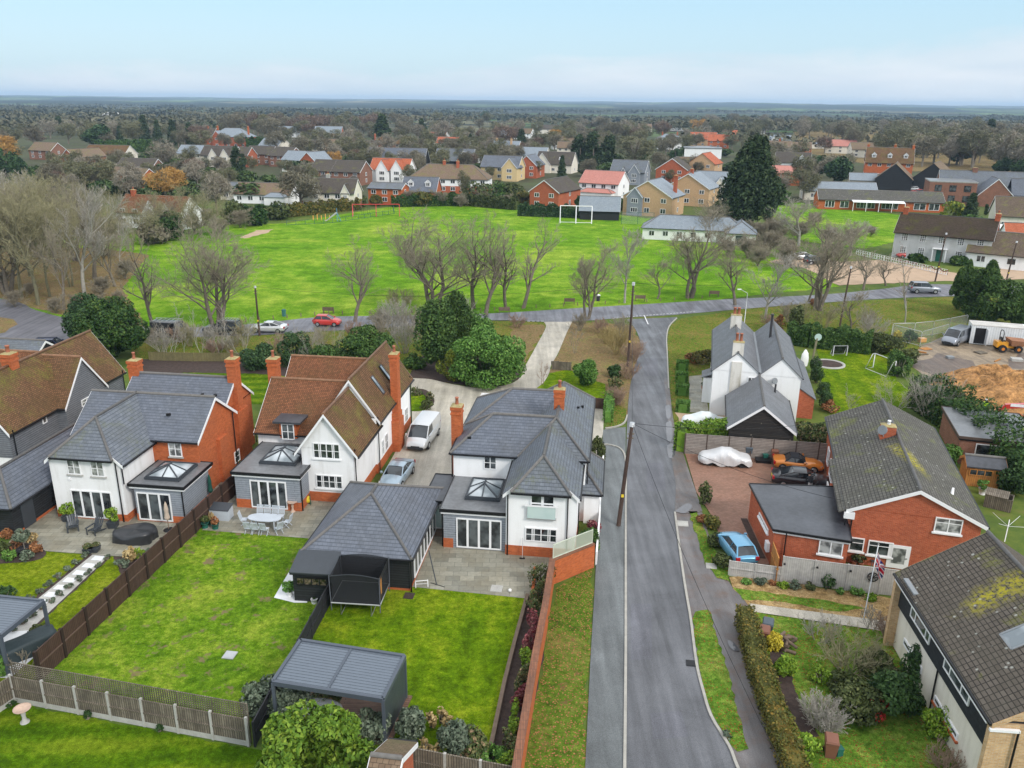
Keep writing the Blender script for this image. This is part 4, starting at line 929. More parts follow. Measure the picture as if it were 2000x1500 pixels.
sheet('soil',spline(px((-40,1080),(10,1064),(50,1062),(88,1076),(84,1090),(55,1098),(0,1102),(-60,1110)),3),.04,'soil')
sheet('soil',px((175,1082),(218,1086),(60,1235),(-20,1260),(-10,1230)),.028,'soil')
sheet('path',px((181,1084),(213,1087),(50,1240),(-10,1258),(0,1230)),.036,'conc')
sheet('soil',px((222,1087),(270,1092),(300,1090),(236,1126),(232,1110)),.03,'soil')
for k in range(10):
    a=G(192-k*18.2,1092+k*14.2)
    m=MB(); m.box(-.36,-.24,.04,.36,.24,.075); o=m.build('stepping_stone',M['stone_w'],loc=(a.x,a.y,0),rz=R(-7)); tag(o,'white square stepping stone in the gravel path across the olive lawn','stepping stone','stepping stones of the garden path')
sheet('terrace',px((-60,1240),(60,1232),(125,1235),(20,1325),(-90,1325)),.04,'stone_w')
sheet('grass',px((-200,1420),(30,1375),(490,1462),(520,1470),(560,1560),(-250,1640)),.02,'grass_f')
# ------------------------------------------------------------ near houses
def ph(self,px_,py_,face,c):
    """where the sight line of a photo pixel meets a wall plane of this house -> (u, z)"""
    d=fw+cr*((px_-1000)/FPX)-cu*((py_-750)/FPX); a=self.r.rotation_euler.z; ca,sa=math.cos(a),math.sin(a)
    o=self.r.location; ox,oy=-o.x,-o.y; L=Vector((ox*ca+oy*sa,-ox*sa+oy*ca,CAM_H)); D=Vector((d.x*ca+d.y*sa,-d.x*sa+d.y*ca,d.z))
    if face in 'SN': t=(c-L.y)/D.y; p=L+D*t; return p.x,p.z
    t=(c-L.x)/D.x; p=L+D*t; return p.y,p.z
House.hit=ph
def winp(self,face,c,a,b,cols=2,rows=2,**k):
    u0,z1=self.hit(*a,face,c); u1,z0=self.hit(*b,face,c)
    return self.win(face,c,(u0+u1)/2,min(z0,z1),abs(u1-u0),abs(z1-z0),cols,rows,**k)
House.winp=winp
# --- slate roofed house by the lane
h=House('detached_house','white rendered house with slate hipped roofs and glass balcony, beside the lane pavement',(-4.36,54.13),-7)
h.walls(.2,.2,9.65,12.9,0,4.85,'render_w'); h.walls(.2,5.2,2,11.4,0,4.84,'render_w')
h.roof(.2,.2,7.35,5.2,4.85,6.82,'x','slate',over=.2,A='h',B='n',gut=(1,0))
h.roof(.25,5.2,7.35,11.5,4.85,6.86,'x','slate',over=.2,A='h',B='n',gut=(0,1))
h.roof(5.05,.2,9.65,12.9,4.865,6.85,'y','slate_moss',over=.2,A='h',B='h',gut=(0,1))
h.walls(4.72,-5.2,9.3,.6,0,4.55,'render_w')
h.roof(4.72,-5.2,9.3,1.6,4.55,6.66,'y','slate_moss',over=.2,A='h',B='n',hz=4.98,runs=(1.25,None),wall='render_w')
h.plinth(4.72,-5.2,9.3,.6,.75)
h.walls(.48,-4.85,4.72,.2,0,2.75,'board_lgrey'); h.flat(.48,-4.85,4.55,.1,2.78,over=.18); h.plinth(.48,-4.85,1.1,-2,.72)
h.lantern(1.75,-3.35,3.95,-.35,2.95,.68,.6)
h.bifold('S',-4.85,2.88,3.05,2.2,4)
h.winp('S',.2,(945,890),(970,917),2,2)
h.winp('S',-5.2,(1036,961),(1083,1010),2,1,name='french_door',glass='glass',bar=.1,mull=.11,rowsplit=[.55])
h.winp('S',-5.2,(1026,1029),(1087.5,1060),4,2,parts=[.22,.28,.5,.72,.78])
m=MB(); u0,z1=h.hit(1031,985,'S',-5.2); u1,z0=h.hit(1085,1012,'S',-5.2); m.box(u0,-5.42,z0,u1,-5.40,z1-.03); o=m.build('balcony',M['glass_green'],h.r)
m=MB(); m.box(u0-.15,-5.46,z1-.03,u1+.15,-5.36,z1+.06); m.build('balcony_rail',M['white'],o); m=MB(); m.box(u0-.05,-5.44,z0-.07,u1+.05,-5.18,z0); m.build('bracket',M['steel'],o)
h.chimney(7.35,5.2,6.2,8.25,.75,.6,1); h.chimney(-.12,3.4,0,7.15,.75,.85,1)
for x,y,z0,z1 in ((4.85,-5.28,0,4.5),(8.75,-5.29,0,4.75),(9.45,-5.05,0,4.3),(9.8,.3,0,4.7),(.12,.1,2.9,4.7),(.38,-4.75,0,2.7)): h.pipe(x,y,z0,z1)
# side porch facing the pavement
h.walls(9.65,-.1,10.7,5.6,0,2.5,'render_w'); h.roof(8.6,-.1,10.75,5.6,2.45,3.55,'y','slate_moss',over=.15,A='h',B='h',gut=(0,1)); h.plinth(9.7,-.05,10.7,5.6,.5)
for x,y in ((3.4,9.9),): pass
h.mb('vent','black').box(1.1,.95,5.52,1.35,1.1,5.7); h.mb('vent','black').box(8.9,8.6,5.55,9.1,8.75,5.75); h.mb('vent','black').box(8.6,7.6,5.85,8.8,7.75,6.0)
h.done()
# --- brown tiled house in the middle
h=House('detached_house','white rendered house with brown clay tiled gables and roof dormer, beside the silver van',(-15.45,55.95),-7)
h.walls(0,0,3.95,5.6,0,4.35,'render'); h.roof(-.1,0,4.0,6.2,4.3,7.05,'y','clay',over=.35,vo=.28,A='g',B='n',wall='render',rt='ridge_b')
h.walls(-.05,5.4,4.1,16.3,0,4.75,'render_w'); h.roof(-.1,5.6,4.15,16.3,4.75,7.75,'y','clay',over=.3,vo=.15,A='g',B='g',wall='render_w',rt='ridge_b')
h.walls(-5.0,3.7,0,11.2,0,4.0,'render'); h.roof(-5.0,3.7,2.0,11.2,4.0,6.9,'x','clay_orange',over=.35,vo=.15,A='g',B='n',wall='render',rt='ridge_b')
h.walls(-5.6,10.6,0,16.1,0,4.4,'render'); h.roof(-5.6,10.6,2.0,16.1,4.5,7.0,'x','clay_orange',over=.3,vo=.15,A='g',B='n',wall='render',rt='ridge_b',gut=(0,1))
for a in ((0,0,3.95,5.6),(-.05,5.4,4.1,16.3),(-5.0,3.7,0,11.2)): h.plinth(*a,.8)
h.walls(-4.49,-1.8,.4,3.7,0,2.75,'board_lgrey'); h.flat(-4.4,-1.8,.35,3.6,2.78,over=.22); h.plinth(-4.49,-1.8,.4,3.7,.72)
h.lantern(-3.1,-.3,-.5,2.6,2.95,.75,.9)
h.bifold('S',-1.8,-1.98,2.75,2.2,4)
h.winp('S',0,(611,864),(665,897),4,2,parts=[.22,.28,.5,.72,.78],sill='white'); h.winp('S',0,(617,926),(670,955),4,2,parts=[.22,.28,.5,.72,.78],sill='white')
# dormer
u0,z=h.hit(549,827,'S',3.24); u1,zb=h.hit(576,859,'S',3.24)
h.box('dormer_cheek','brick',u0-.18,3.27,zb+.1,u1+.18,5.4,z+.05); h.box('dormer','felt',u0-.6,3.0,z+.06,u1+.6,5.9,z+.22); h.win('S',3.26,(u0+u1)/2,zb,u1-u0,z-zb,2,2)
for y,z in ((9.3,6.1),(11.9,6.25)):
    h.skylight((3.1,y,z),(0,1,0),(-.60,0,.80) if 0 else (-.586,0,.81),.5,1.7)
h.chimney(-5.1,8.0,4,8.5,.8,.8,1); 
h.chimney(4.35,10.6,0,8.6,.62,.9,1); h.box('chimney_breast','brick',4.1,9.8,0,4.75,11.5,2.8); h.box('chimney_breast','brick',4.1,10.0,2.8,4.7,11.25,3.4)
for y0,y1,z0,z1 in ((6.6,7.2,1.0,2.3),(7.6,8.4,1.0,2.4),(12.5,13.4,.9,2.2),(14.2,15.2,.9,2.2)): h.win('E',4.1,(y0+y1)/2,z0,y1-y0,z1-z0,2,2)
for x,y,z0,z1 in ((4.1,-.08,0,4.2),(4.25,5.5,0,4.6),(4.25,16.0,0,4.6),(.48,-1.7,0,2.7),(-5.1,3.6,2.9,3.9)): h.pipe(x,y,z0,z1)
h.done()
# --- brick and white house with slate roofs
h=House('detached_house','house of orange brick and white render with slate roofs and a glass roof lantern',(-32.4,52.96),-7)
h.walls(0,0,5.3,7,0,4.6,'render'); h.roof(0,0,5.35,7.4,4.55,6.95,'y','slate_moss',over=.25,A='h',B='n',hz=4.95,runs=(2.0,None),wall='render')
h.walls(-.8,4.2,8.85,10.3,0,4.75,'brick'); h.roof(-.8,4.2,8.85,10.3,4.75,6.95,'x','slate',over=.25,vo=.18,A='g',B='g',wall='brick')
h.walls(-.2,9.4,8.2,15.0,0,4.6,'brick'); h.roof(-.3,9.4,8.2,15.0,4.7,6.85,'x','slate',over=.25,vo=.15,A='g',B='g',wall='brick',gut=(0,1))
h.plinth(0,0,5.3,3,.55); h.walls(5.9,.3,9.45,4.2,0,2.75,'board_lgrey'); h.flat(5.85,.3,9.55,4.15,2.78,over=.2); h.plinth(5.9,.3,9.45,4.2,.55)
h.lantern(6.5,1.0,8.9,3.6,2.95,.7,.5)
h.winp('S',0,(129,896),(160,927),2,2,glass='glass_pale',sill='conc'); h.winp('S',0,(175,899),(206,931),2,2,glass='glass_pale',sill='conc')
u0,_=h.hit(139,964,'S',0); u1,_=h.hit(226,1016,'S',0); h.bifold('S',0,(u0+u1)/2,u1-u0,2.15,4)
u0,_=h.hit(266,961,'S',.3); u1,_=h.hit(339,1016,'S',.3); h.bifold('S',.3,(u0+u1)/2,u1-u0,2.15,3)
h.winp('S',4.2,(328,861),(357,892),2,2,glass='glass_pale',sill='conc'); h.winp('E',8.85,(459,906),(466,876),1,2)
h.chimney(8.25,12.2,0,8.6,.75,.9,1); h.box('chimney_breast','brick',8.15,11.2,0,8.75,13.2,4.2); h.chimney(-.35,12.3,4,8.0,.85,.8,1)
h.box('chimney_breast','brick',8.8,7.0,0,9.15,8.4,3.6)
for x,y,z0,z1 in ((5.05,-.1,0,4.4),(5.5,-.1,3.0,4.3),(9.0,9.8,0,4.6),(9.5,.22,0,2.6)): h.pipe(x,y,z0,z1)
for x,z in ((1.2,5.5),(6.1,6.0)): h.mb('vent','black').box(x,5.2,z+.1,x+.28,5.4,z+.3)
h.mb('vent','black').box(7.2,10.5,5.85,7.4,10.7,6.0); h.mb('vent','black').box(6.1,10.5,5.85,6.3,10.7,6.0)
h.box('wall_light','white',1.3,-.1,3.0,1.45,0,3.15)
h.done()
# --- grey boarded house at the left edge
h=House('detached_house','large brown tiled house with dark grey weatherboarding at the left edge',(-32.4,52.96),-7)
h.walls(-11,3.6,-5.75,18.6,2.6,4.85,'board_grey'); h.walls(-10.97,3.63,-5.78,18.57,0,2.6,'render_w'); h.roof(-11,3.6,-5.75,18.6,4.85,8.3,'y','clay',over=.25,vo=.2,A='g',B='g',wall='board_grey',rt='ridge_b')
h.walls(-8,9.2,-4.95,14.65,2.6,4.85,'board_grey'); h.walls(-8,9.23,-4.98,14.62,0,2.6,'render_w'); h.roof(-8.4,9.2,-4.95,14.65,4.85,8.05,'x','clay',over=.25,vo=.15,A='n',B='g',wall='board_grey',rt='ridge_b')
h.walls(-20,9,-11,16,0,4.8,'render_w'); h.roof(-20,9,-9,16,4.8,8.1,'x','clay_orange',over=.25,A='g',B='n',wall='render_w',rt='ridge_b')
h.walls(-13,0.3,-8.6,3.6,0,3.2,'render_w'); h.roof(-13,.3,-8.6,4.5,3.2,5.2,'y','clay',over=.25,A='g',B='n',wall='render_w',rt='ridge_b')
h.winp('E',-4.95,(176,772),(160,795),2,2,glass='glass_pale',frame='white'); h.win('E',-5.75,7.6,3.9,.5,.95,1,2,glass='glass_pale')
h.chimney(-8.5,8.5,7,9.3,.85,.85,1,potr=.16); h.chimney(-8.5,17.2,7.2,8.1,.6,.6,0) if 0 else None
for x,y,z0,z1 in ((-5.5,3.8,0,4.6),(-5.5,18.3,2,4.7)): h.pipe(x,y,z0,z1)
h.done()
g=House('garage','low black boarded outbuilding with hipped slate roof and grey door at the left',(-32.4,52.96),-7,'garage')
g.walls(-4.3,-3.0,-1.1,7,0,2.3,'board_black'); g.roof(-4.3,-3.0,-1.1,7.0,2.3,4.15,'y','slate',over=.2,A='h',B='n'); u0,_=g.hit(41,1000,'E',-1.1); u1,_=g.hit(67,1000,'E',-1.1)
m=MB(); m.box(-1.12,min(u0,u1),.05,-1.05,max(u0,u1),2.05); m.build('door',M['steel_dark'],g.r); g.box('plinth','brick',-4.3,-3.03,-.2,-1.07,7,.2); g.done()
g=House('garage','grey slate roofed garage behind the brown roofs at the far left',tuple((G(80,664,3.9)-Vector((7.6,2.0,0)))[:2]),-7,'garage')
g.walls(0,0,8,5,0,2.3,'board_black'); g.roof(0,0,8,5,2.3,3.9,'x','slate_moss',A='g',B='g',wall='board_black'); g.done()
# --- slate garage with black boards in the right hand garden
g=House('garage','black boarded garage with big slate hipped roof between the two lawns',(-12.79,44.54),-7,'garage')
g.walls(.22,.22,6.7,9.5,0,2.42,'board_black'); g.roof(.22,.22,6.7,9.5,2.4,4.65,'y','slate',over=.22,A='h',B='h',runs=(3.4,4.6)); g.plinth(.22,.22,6.7,9.5,.16)
g.win('E',6.7,4.4,.25,6.2,1.85,7,1,'glazed_door',bar=.10,mull=.09,glass='glass')
g.box('fairy_light','white',.0,-.03,2.05,.02,-.01,2.07)
for x,y in ((6.82,.1),): g.pipe(x,y,0,2.3)
g.done()
g=House('glazed_link','glass walled link with flat roof joining the slate garage to the white house',(-4.36,54.13),-7,'glazed link')
g.walls(-1.3,-2.9,.42,1.2,0,2.1,'render'); g.flat(-1.25,-2.9,.3,1.2,2.3,mat='felt',over=.1); g.win('S',-2.9,-.42,.35,1.5,1.75,1,1,'glass_panel',bar=.06,glass='glass_green'); g.box('step','wood_sleeper',-1.3,-3.5,-.1,.4,-2.92,.3); g.done()
# --- white cottage with two parallel slate roofs
h=House('cottage','old white cottage with twin slate roofs, twin chimney pots and a black flue',(19.18,75.1),-13)
h.walls(0,0,4.25,15.4,0,4.55,'render_w'); h.roof(0,0,4.25,15.4,4.5,6.35,'y','slate_plain',over=.12,vo=.1,A='g',B='g',wall='render_w',barge=None,gut=(1,0))
h.walls(4.25,.0,8.0,15.0,0,4.4,'render_w'); h.roof(4.3,-.03,8.0,15.0,4.4,6.1,'y','slate_plain',over=.12,vo=.1,A='g',B='g',wall='render_w',barge=None,gut=(0,1))
h.box('valley_gutter','lead',4.05,0,4.52,4.5,15.0,4.62)
h.chimney(2.1,.38,4.5,7.35,1.0,.72,2,'render_g','mortar','pot',.75,False,.14); h.chimney(2.1,10.6,5.8,7.5,1.1,.75,2,'render_g','mortar','pot',.7,False,.16)
h.mb('flue','black').tube([(5.6,9.3,5.4),(5.6,9.3,8.0)],.13,8); h.mb('flue','black').tube([(5.6,9.3,8.02),(5.6,9.3,8.12)],.18,8)
h.winp('S',-.0,(1461,736),(1474,752),2,1,glass='glass_pale'); h.mb('stack','render_g').box(1.62,-.12,0,2.58,.02,5.5)
h.walls(8.0,1.2,9.6,13.5,0,2.0,'brick_red'); m=h.mb('lean_to_roof','slate_plain'); m.prism([(7.95,1.1,3.1),(9.75,1.1,1.95),(9.75,13.6,1.95),(7.95,13.6,3.1)],(0,0,.08))
h.walls(8.0,1.2,8.01,13.5,2.0,3.0,'brick_red'); h.mb('wall','brick_red').poly([(8.0,1.19,2.0),(9.6,1.19,2.0),(8.0,1.19,3.0)])
h.mb('satellite_dish','lead').tube([(5.6,-.32,4.0),(5.68,-.42,4.03)],[.30,.32],12); h.mb('porch','slate_plain').prism([(-1.0,3.2,2.6),(0,3.2,3.0),(0,5.4,3.0),(-1.0,5.4,2.6)],(0,0,.08)); h.box('porch_wall','render_w',-.8,3.3,0,0,5.3,2.6)
h.pipe(4.2,-.08,0,4.4); h.mb('trim','wood_orange').box(-.12,2,4.3,-.06,15.3,4.42)
for y in (3,7,11): h.win('W',0,y+4,2.9,.9,1.1,2,2)
h.done()
g=House('barn','black boarded barn with grey slate roof and peeling gable behind the hedge',(19.18,75.1),-13,'barn')
g.walls(1.55,-9.2,6.85,-1.6,0,2.45,'board_worn'); g.roof(1.55,-9.2,6.85,-.9,2.45,4.5,'y','slate_plain',over=.2,vo=.15,A='g',B='g',wall='board_worn')
g.box('plinth','black',1.53,-9.23,-.1,6.87,-9.1,.75); g.mb('flue','black').tube([(5.6,-2.2,3.2),(5.6,-2.2,4.3)],.09,7); g.done()
# --- red brick house with the flat roofed annexe
RA=-15.5
h=House('detached_house','red brick house with lichen spotted tiled roof and flat roofed annexe behind the pale fence',(21.95,47.95),RA)
h.walls(.0,.0,7.65,17.0,0,3.98,'brick_red'); h.roof(0,0,7.65,17.0,3.95,5.75,'y','conc_tile',over=.3,vo=.2,A='g',B='g',wall='brick_red',rt='ridge')
h.box('tile_hung_panel','brick_dark',-.05,9.2,1.9,-.0,12.6,3.8); h.box('porch_wall','brick_red',-.62,1.2,0,.02,6.6,2.6)
h.mb('roof','conc_tile').prism([(-.75,-.2,3.62),(.02,-.2,3.97),(.02,8.2,3.97),(-.75,8.2,3.62)],(0,0,.09))
h.winp('S',0,(1828,1009),(1876,1044),2,1,rowsplit=[.66],parts=[],glass='glass_pale',sill='white'); h.winp('S',0,(1660.5,1048),(1685,1077.6),1,1,rowsplit=[.62],sill='white'); h.winp('S',0,(1697,1054),(1741,1088),1,1,rowsplit=[.66],sill='white')
u0,z1=h.hit(1737,1061,'S',0); u1,z0=h.hit(1772,1111,'S',0); h.door('S',0,(u0+u1)/2,u1-u0,z1-z0,'white',.1,'glass_pale')
for y0,w in ((8.6,1.6),(11,2.2),(14,1.2)): h.win('W',-.05,y0,1.0,w,1.3,3,1)
h.win('W',-.65,7.1,.2,.9,2.1,2,1)
h.pipe(-.25,-.12,0,3.5,kx=.1); h.pipe(.15,-.06,0,3.6); h.box('corbel','white',-.4,-.3,3.3,.25,-.05,3.72)
h.chimney(3.2,9.7,5.2,6.35,1.0,.8,1,'brick_red','mortar','white',.3,False,.12); h.mb('satellite_dish','lead').tube([(2.75,9.0,6.2),(2.68,8.92,6.24)],[.34,.36],12); h.mb('satellite_dish','lead').tube([(2.9,9.3,5.6),(2.75,9.0,6.2)],.03,5)
h.mb('vent_pipe','white').tube([(6.3,2.5,4.5),(6.3,2.5,5.1)],[.12,.07],8)
h.done()
an=House('annexe','flat black roofed red brick annexe beside the red paved drive',(16.98,47.35),-18,'annexe')
def adopt(src,dst):
    src.done(); A=Matrix.Translation(dst.r.location)@Matrix.Rotation(dst.r.rotation_euler.z,4,'Z'); Bm=Matrix.Translation(src.r.location)@Matrix.Rotation(src.r.rotation_euler.z,4,'Z')
    for c_ in list(src.r.children): c_.parent=dst.r; c_.matrix_basis=A.inverted()@Bm@c_.matrix_basis
    bpy.data.objects.remove(src.r)
Ai=(Matrix.Translation(an.r.location)@Matrix.Rotation(R(-18),4,'Z')).inverted()
def lq(x,y,z): v=Ai@Vector((x,y,z)); return v
Q=[(16.98,47.35),(21.25,45.98),(23.4,53.4),(17.25,53.75)]; m=an.mb('wall','brick_red')
for k in range(4): a_,b_=Q[k],Q[(k+1)%4]; m.poly([lq(*a_,0),lq(*b_,0),lq(*b_,2.6),lq(*a_,2.6)])
cx_,cy_=19.7,50.1; ov=lambda q,k:(cx_+(q[0]-cx_)*k,cy_+(q[1]-cy_)*k)
an.mb('flat_roof','felt').prism([lq(*ov(q,1.05),2.61) for q in Q],(0,0,.13)); an.mb('fascia','white').prism([lq(*ov(q,1.035),2.47) for q in Q],(0,0,.137))
for k in range(4): an.mb('roof_edge','black').bar(lq(*ov(Q[k],1.055),2.70),lq(*ov(Q[(k+1)%4],1.055),2.70),.07,.16)
an.winp('S',0,(1601,1053),(1644,1087),2,1,glass='glass_pale',sill='white'); an.pipe(.75,-.1,0,2.5)
wf=House('annexe',None,(16.98,47.35),-2.4); wf.winp('W',0,(1484,1000),(1500.6,1042),2,1,sill='white'); wf.box('meter_box','white',-.22,.5,.7,0,1.0,1.35); wf.box('border_stone','soil',-.55,.8,-.05,-.1,6.3,.1); adopt(wf,an)
an.done()
# --- yellow brick house at the lower right
h=House('detached_house','yellow brick house with moss streaked brown roof and black cladding at the right edge',(21.25,39.2),-5)
Wd=8.0; y0=-11.4
h.walls(.15,y0,Wd,0,0,2.65,'render_c'); h.walls(-.0,y0+.05,Wd,-.05,2.65,4.6,'hung'); h.roof(0,y0,Wd,0,4.6,7.15,'y','brown_tile',over=.32,vo=.1,A='g',B='g',wall='brick_yellow',rt='ridge',barge='brick_yellow')
h.box('flank_wall','brick_yellow',-.32,-.26,0,Wd,.04,4.3); h.box('flank_wall','brick_yellow',-.32,y0-.06,0,Wd,y0+.22,4.45); h.box('soffit','white',-.4,y0+.2,4.22,.0,-.2,4.3)
h.winp('W',0,(1783,1182),(1815,1260),3,1,parts=[.2,.75]); h.winp('W',0,(1848,1283),(1892,1380),3,1,parts=[.3,.75]); h.winp('W',.15,(1768,1245),(1800,1317),3,1,rowsplit=[.72]); h.winp('W',.15,(1828,1357),(1870,1447),4,1,rowsplit=[.72],sill='brick')
h.skylight((2.35,-7.6,6.0),(0,1,0),(.843,0,.537),1.1,1.3,'lead'); h.skylight((3.2,-3.5,6.45),(0,1,0),(.843,0,.537),.5,.6,'lead')
h.box('lead_patch','lead',-.22,-2.3,4.62,.05,-.8,4.72)
h.pipe(.75,y0-.16,0,4.0); h.box('outlet','white',-.4,y0-.2,4.15,.8,y0-.07,4.27); h.pipe(.08,-5.6,0,2.6)
h.done()
# ------------------------------------------------------------ fences and walls
def fence(name,label,pts,h,mat,post=None,bay=1.85,pw=.1,board=None,cat='fence',group=None,rails=True,capm=None,phs=.06,bh=.3,lean=0):
    pts=[Vector((p[0],p[1],0)) for p in pts]; o=pts[0].copy(); t=thing(name,label,cat,tuple(o),0,group)
    for i in range(len(pts)-1):
        a,b=pts[i]-o,pts[i+1]-o; n=max(1,round((b-a).length/bay)); d=(b-a)/n; u=d.normalized(); w=Vector((-u.y,u.x,0))
        for k in range(n+1):
            p=a+d*k
            if post and (k<n or i==len(pts)-2):
                m=MB(); m.bar(p+Vector((0,0,-.2)),p+Vector((0,0,h+phs)),pw,pw,upv=u); m.build('post',M[post],t)
            if k==n: break
            q=a+d*(k+1); s_=pw/2+.005 if post else 0; z0=bh if board else .03
            m=MB(); m.prism([p+u*s_+Vector((0,0,z0))-w*.02,q-u*s_+Vector((0,0,z0))-w*.02,q-u*s_+Vector((0,0,h))-w*.02,p+u*s_+Vector((0,0,h))-w*.02],w*.04)
            if rails:
                m2=MB(); zz=h*.55; m2.bar(p+u*s_+Vector((0,0,zz))-w*.045,q-u*s_+Vector((0,0,zz))-w*.045,.05,.07); m2.bar(p+u*s_+Vector((0,0,zz))+w*.045,q-u*s_+Vector((0,0,zz))+w*.045,.05,.07); m2.build('rail',M['fence_rail'] if mat=='wood_dark' else M[mat],t)
            m.bar(p+u*s_+Vector((0,0,h+.015)),q-u*s_+Vector((0,0,h+.015)),.07,.035); pn=m.build('panel',M[mat],t)
            if board:
                m=MB(); m.prism([p+u*s_+Vector((0,0,-.05))-w*.025,q-u*s_+Vector((0,0,-.05))-w*.025,q-u*s_+Vector((0,0,z0-.006))-w*.025,p+u*s_+Vector((0,0,z0-.006))-w*.025],w*.05); m.build('gravel_board',M[board],t)
    return t
def ext(a,b,k): return b+(b-a).normalized()*k
a,b=G(100,1311),G(394,1030)
fence('fence','tall dark brown close-boarded fence running between the two left gardens',[a-(b-a).normalized()*.8,ext(a,b,7)],1.75,'wood_dark','fence_post',2.0,.17)
a,b=G(650,1170),G(607,1252)
fence('fence','low black boarded fence beside the trampoline and slatted pergola',[ext(b,a,.2),ext(a,b,8.0)],1.38,'wood_black','wood_black',1.9,.1)
fl=px((30,1371),(85,1380),(150,1392),(215,1404),(280,1417),(349,1430),(416,1444),(486,1457)); d=(fl[-1]-fl[0])/7
fence('fence','weathered board fence with pale concrete posts along the near striped lawn',[fl[0],fl[-1]],1.52,'wood_old','conc',(fl[-1]-fl[0]).length/7,.12,'conc',phs=.12)
fence('fence','short weathered fence return with concrete post at the left edge',[fl[0],fl[0]+Vector((-1.4,-3.2,0))],1.5,'wood_old','conc',1.8,.12,'conc')
fence('fence','weathered board fence with concrete posts under the bushes at the bottom edge',[G(800,1460,1.5),G(1010,1500,1.5)],1.5,'wood_old','conc',1.85,.12,'conc')
def trellis(name,label,a,b,z0,z1,mat,step=.13,bar=.022,cat='trellis',off=0.):
    a=Vector((a[0],a[1],0));b=Vector((b[0],b[1],0)); t=thing(name,label,cat,tuple(a)); L=(b-a).length; u=(b-a)/L; n=max(1,round(L/1.83))
    for k in range(n):
        m=MB(); p=u*(L*k/n); q=u*(L*(k+1)/n)
        for i in range(int(L/n/step)+1): c=p+u*min(i*step+.02,L/n-.02); m.bar(c+Vector((0,0,z0)),c+Vector((0,0,z1)),bar,bar,upv=u)
        for i in range(int((z1-z0)/step)+1): z=z0+i*step; m.bar(p+Vector((0,0,z)),q+Vector((0,0,z)),bar,bar)
        m.bar(p+Vector((0,0,z1)),q+Vector((0,0,z1)),.05,.04); m.build('trellis_panel',M[mat],t)
    for k in range(n+1):
        m=MB(); c=u*(L*k/n); m.bar(c+Vector((0,0,0)),c+Vector((0,0,z1)),.05,.05,upv=u); m.build('post',M['wood_old'],t)
    return t
nrm=Vector((-d.y,d.x,0)).normalized()*.22
trellis('trellis','brown square trellis standing above the weathered concrete post fence',fl[0]+nrm,fl[-1]+nrm,1.35,2.2,'wood_old',.12,.03)
fence('fence','grey weathered lap fence behind the silver covered car and bins',[G(1336,886),G(1640,909)],1.85,'wood_lap','wood_lapd',1.85,.09,rails=False)
fence('fence','low pale grey fence behind the blue hatchback',px((1423,1124),(1524,1137)),1.05,'wood_pale','wood_pale',1.9,.1,'conc',bh=.2)
fence('fence','tall pale grey boarded fence with wheel ornament below the red brick house',[G(1526,1138)+Vector((0,.1,0)),Vector((20.8,44.55,0)),Vector((24.6,43.75,0))],1.8,'wood_pale','wood_pale',1.95,.1,rails=False)
fence('gate','orange timber gate panel at the corner of the flat roofed annexe',[Vector((17.0,47.35,0)),Vector((16.75,45.3,0))],1.75,'wood_orange',None,2.2,cat='gate')
m=MB(); pv=(Vector((24.6,43.75,0))-Vector((20.8,44.55,0))).normalized(); c=Vector((20.8,44.55,0))+pv*1.45+Vector((.0,-.09,1.2))
for k in range(24):
    a=6.283*k/24; m.bar(c+pv*.3*math.cos(a)+Vector((0,0,.3*math.sin(a))),c+pv*.3*math.cos(a+.262)+Vector((0,0,.3*math.sin(a+.262))),.04,.05)
    if k%3==0: m.bar(c,c+pv*.3*math.cos(a)+Vector((0,0,.3*math.sin(a))),.035,.03)
tag(m.build('wheel_ornament',M['black']),'round black wheel ornament hung on the pale grey fence','ornament')
for q in (0,1.95,3.9):
    m=MB(); c=Vector((17.0,45.28,0))+Vector((20.8-17.0,44.55-45.28,0)).normalized()*(q+.1)+Vector((0,-.1,1.45)); m.lathe([(.07,-.05),(.075,0),(.05,.06),(0,.07)],tuple(c),8); tag(m.build('fence_light',M['black']),'small black round light on the pale grey fence','light','fence lights')
# garden brick wall, coping, see-through panels
def wall(name,label,pts,h,w,mat,cop=None,cat='wall'):
    pts=[Vector((p[0],p[1],0)) for p in pts]; o=pts[0].copy(); t=thing(name,label,cat,tuple(o)); L=[];Q=[]
    for i,p in enumerate(pts):
        d0=(pts[i]-pts[i-1]).normalized() if i else (pts[1]-pts[0]).normalized(); d1=(pts[i+1]-pts[i]).normalized() if i<len(pts)-1 else d0
        dd=(d0+d1).normalized(); n=Vector((-dd.y,dd.x,0))/max(.4,dd.dot(d1)); L.append(p-o+n*w/2); Q.append(p-o-n*w/2)
    def strip(m,L,Q,z0,z1):
        A=Vector((0,0,z0));B=Vector((0,0,z1)); k=len(L)
        for i in range(k-1):
            m.poly([L[i]+B,Q[i]+B,Q[i+1]+B,L[i+1]+B]); m.poly([L[i]+A,L[i]+B,L[i+1]+B,L[i+1]+A]); m.poly([Q[i]+B,Q[i]+A,Q[i+1]+A,Q[i+1]+B])
        for i in (0,k-1): m.poly([L[i]+A,Q[i]+A,Q[i]+B,L[i]+B])
    m=MB(); strip(m,L,Q,-.3,h); m.build('wall_face',M[mat],t)
    if cop:
        m=MB(); e=1+.08/w; C_=[(l+q)/2 for l,q in zip(L,Q)]; strip(m,[c+(l-c)*e for c,l in zip(C_,L)],[c+(q-c)*e for c,q in zip(C_,Q)],h+.003,h+.085); m.build('coping',M[cop],t)
    return t
M['coping_b']=tiled('brown_brick_coping',(.20,.085,.05),(.27,.115,.065),(.12,.07,.05),.075,.6,off=0.,mort=.01,rough=.85,stain=.4)
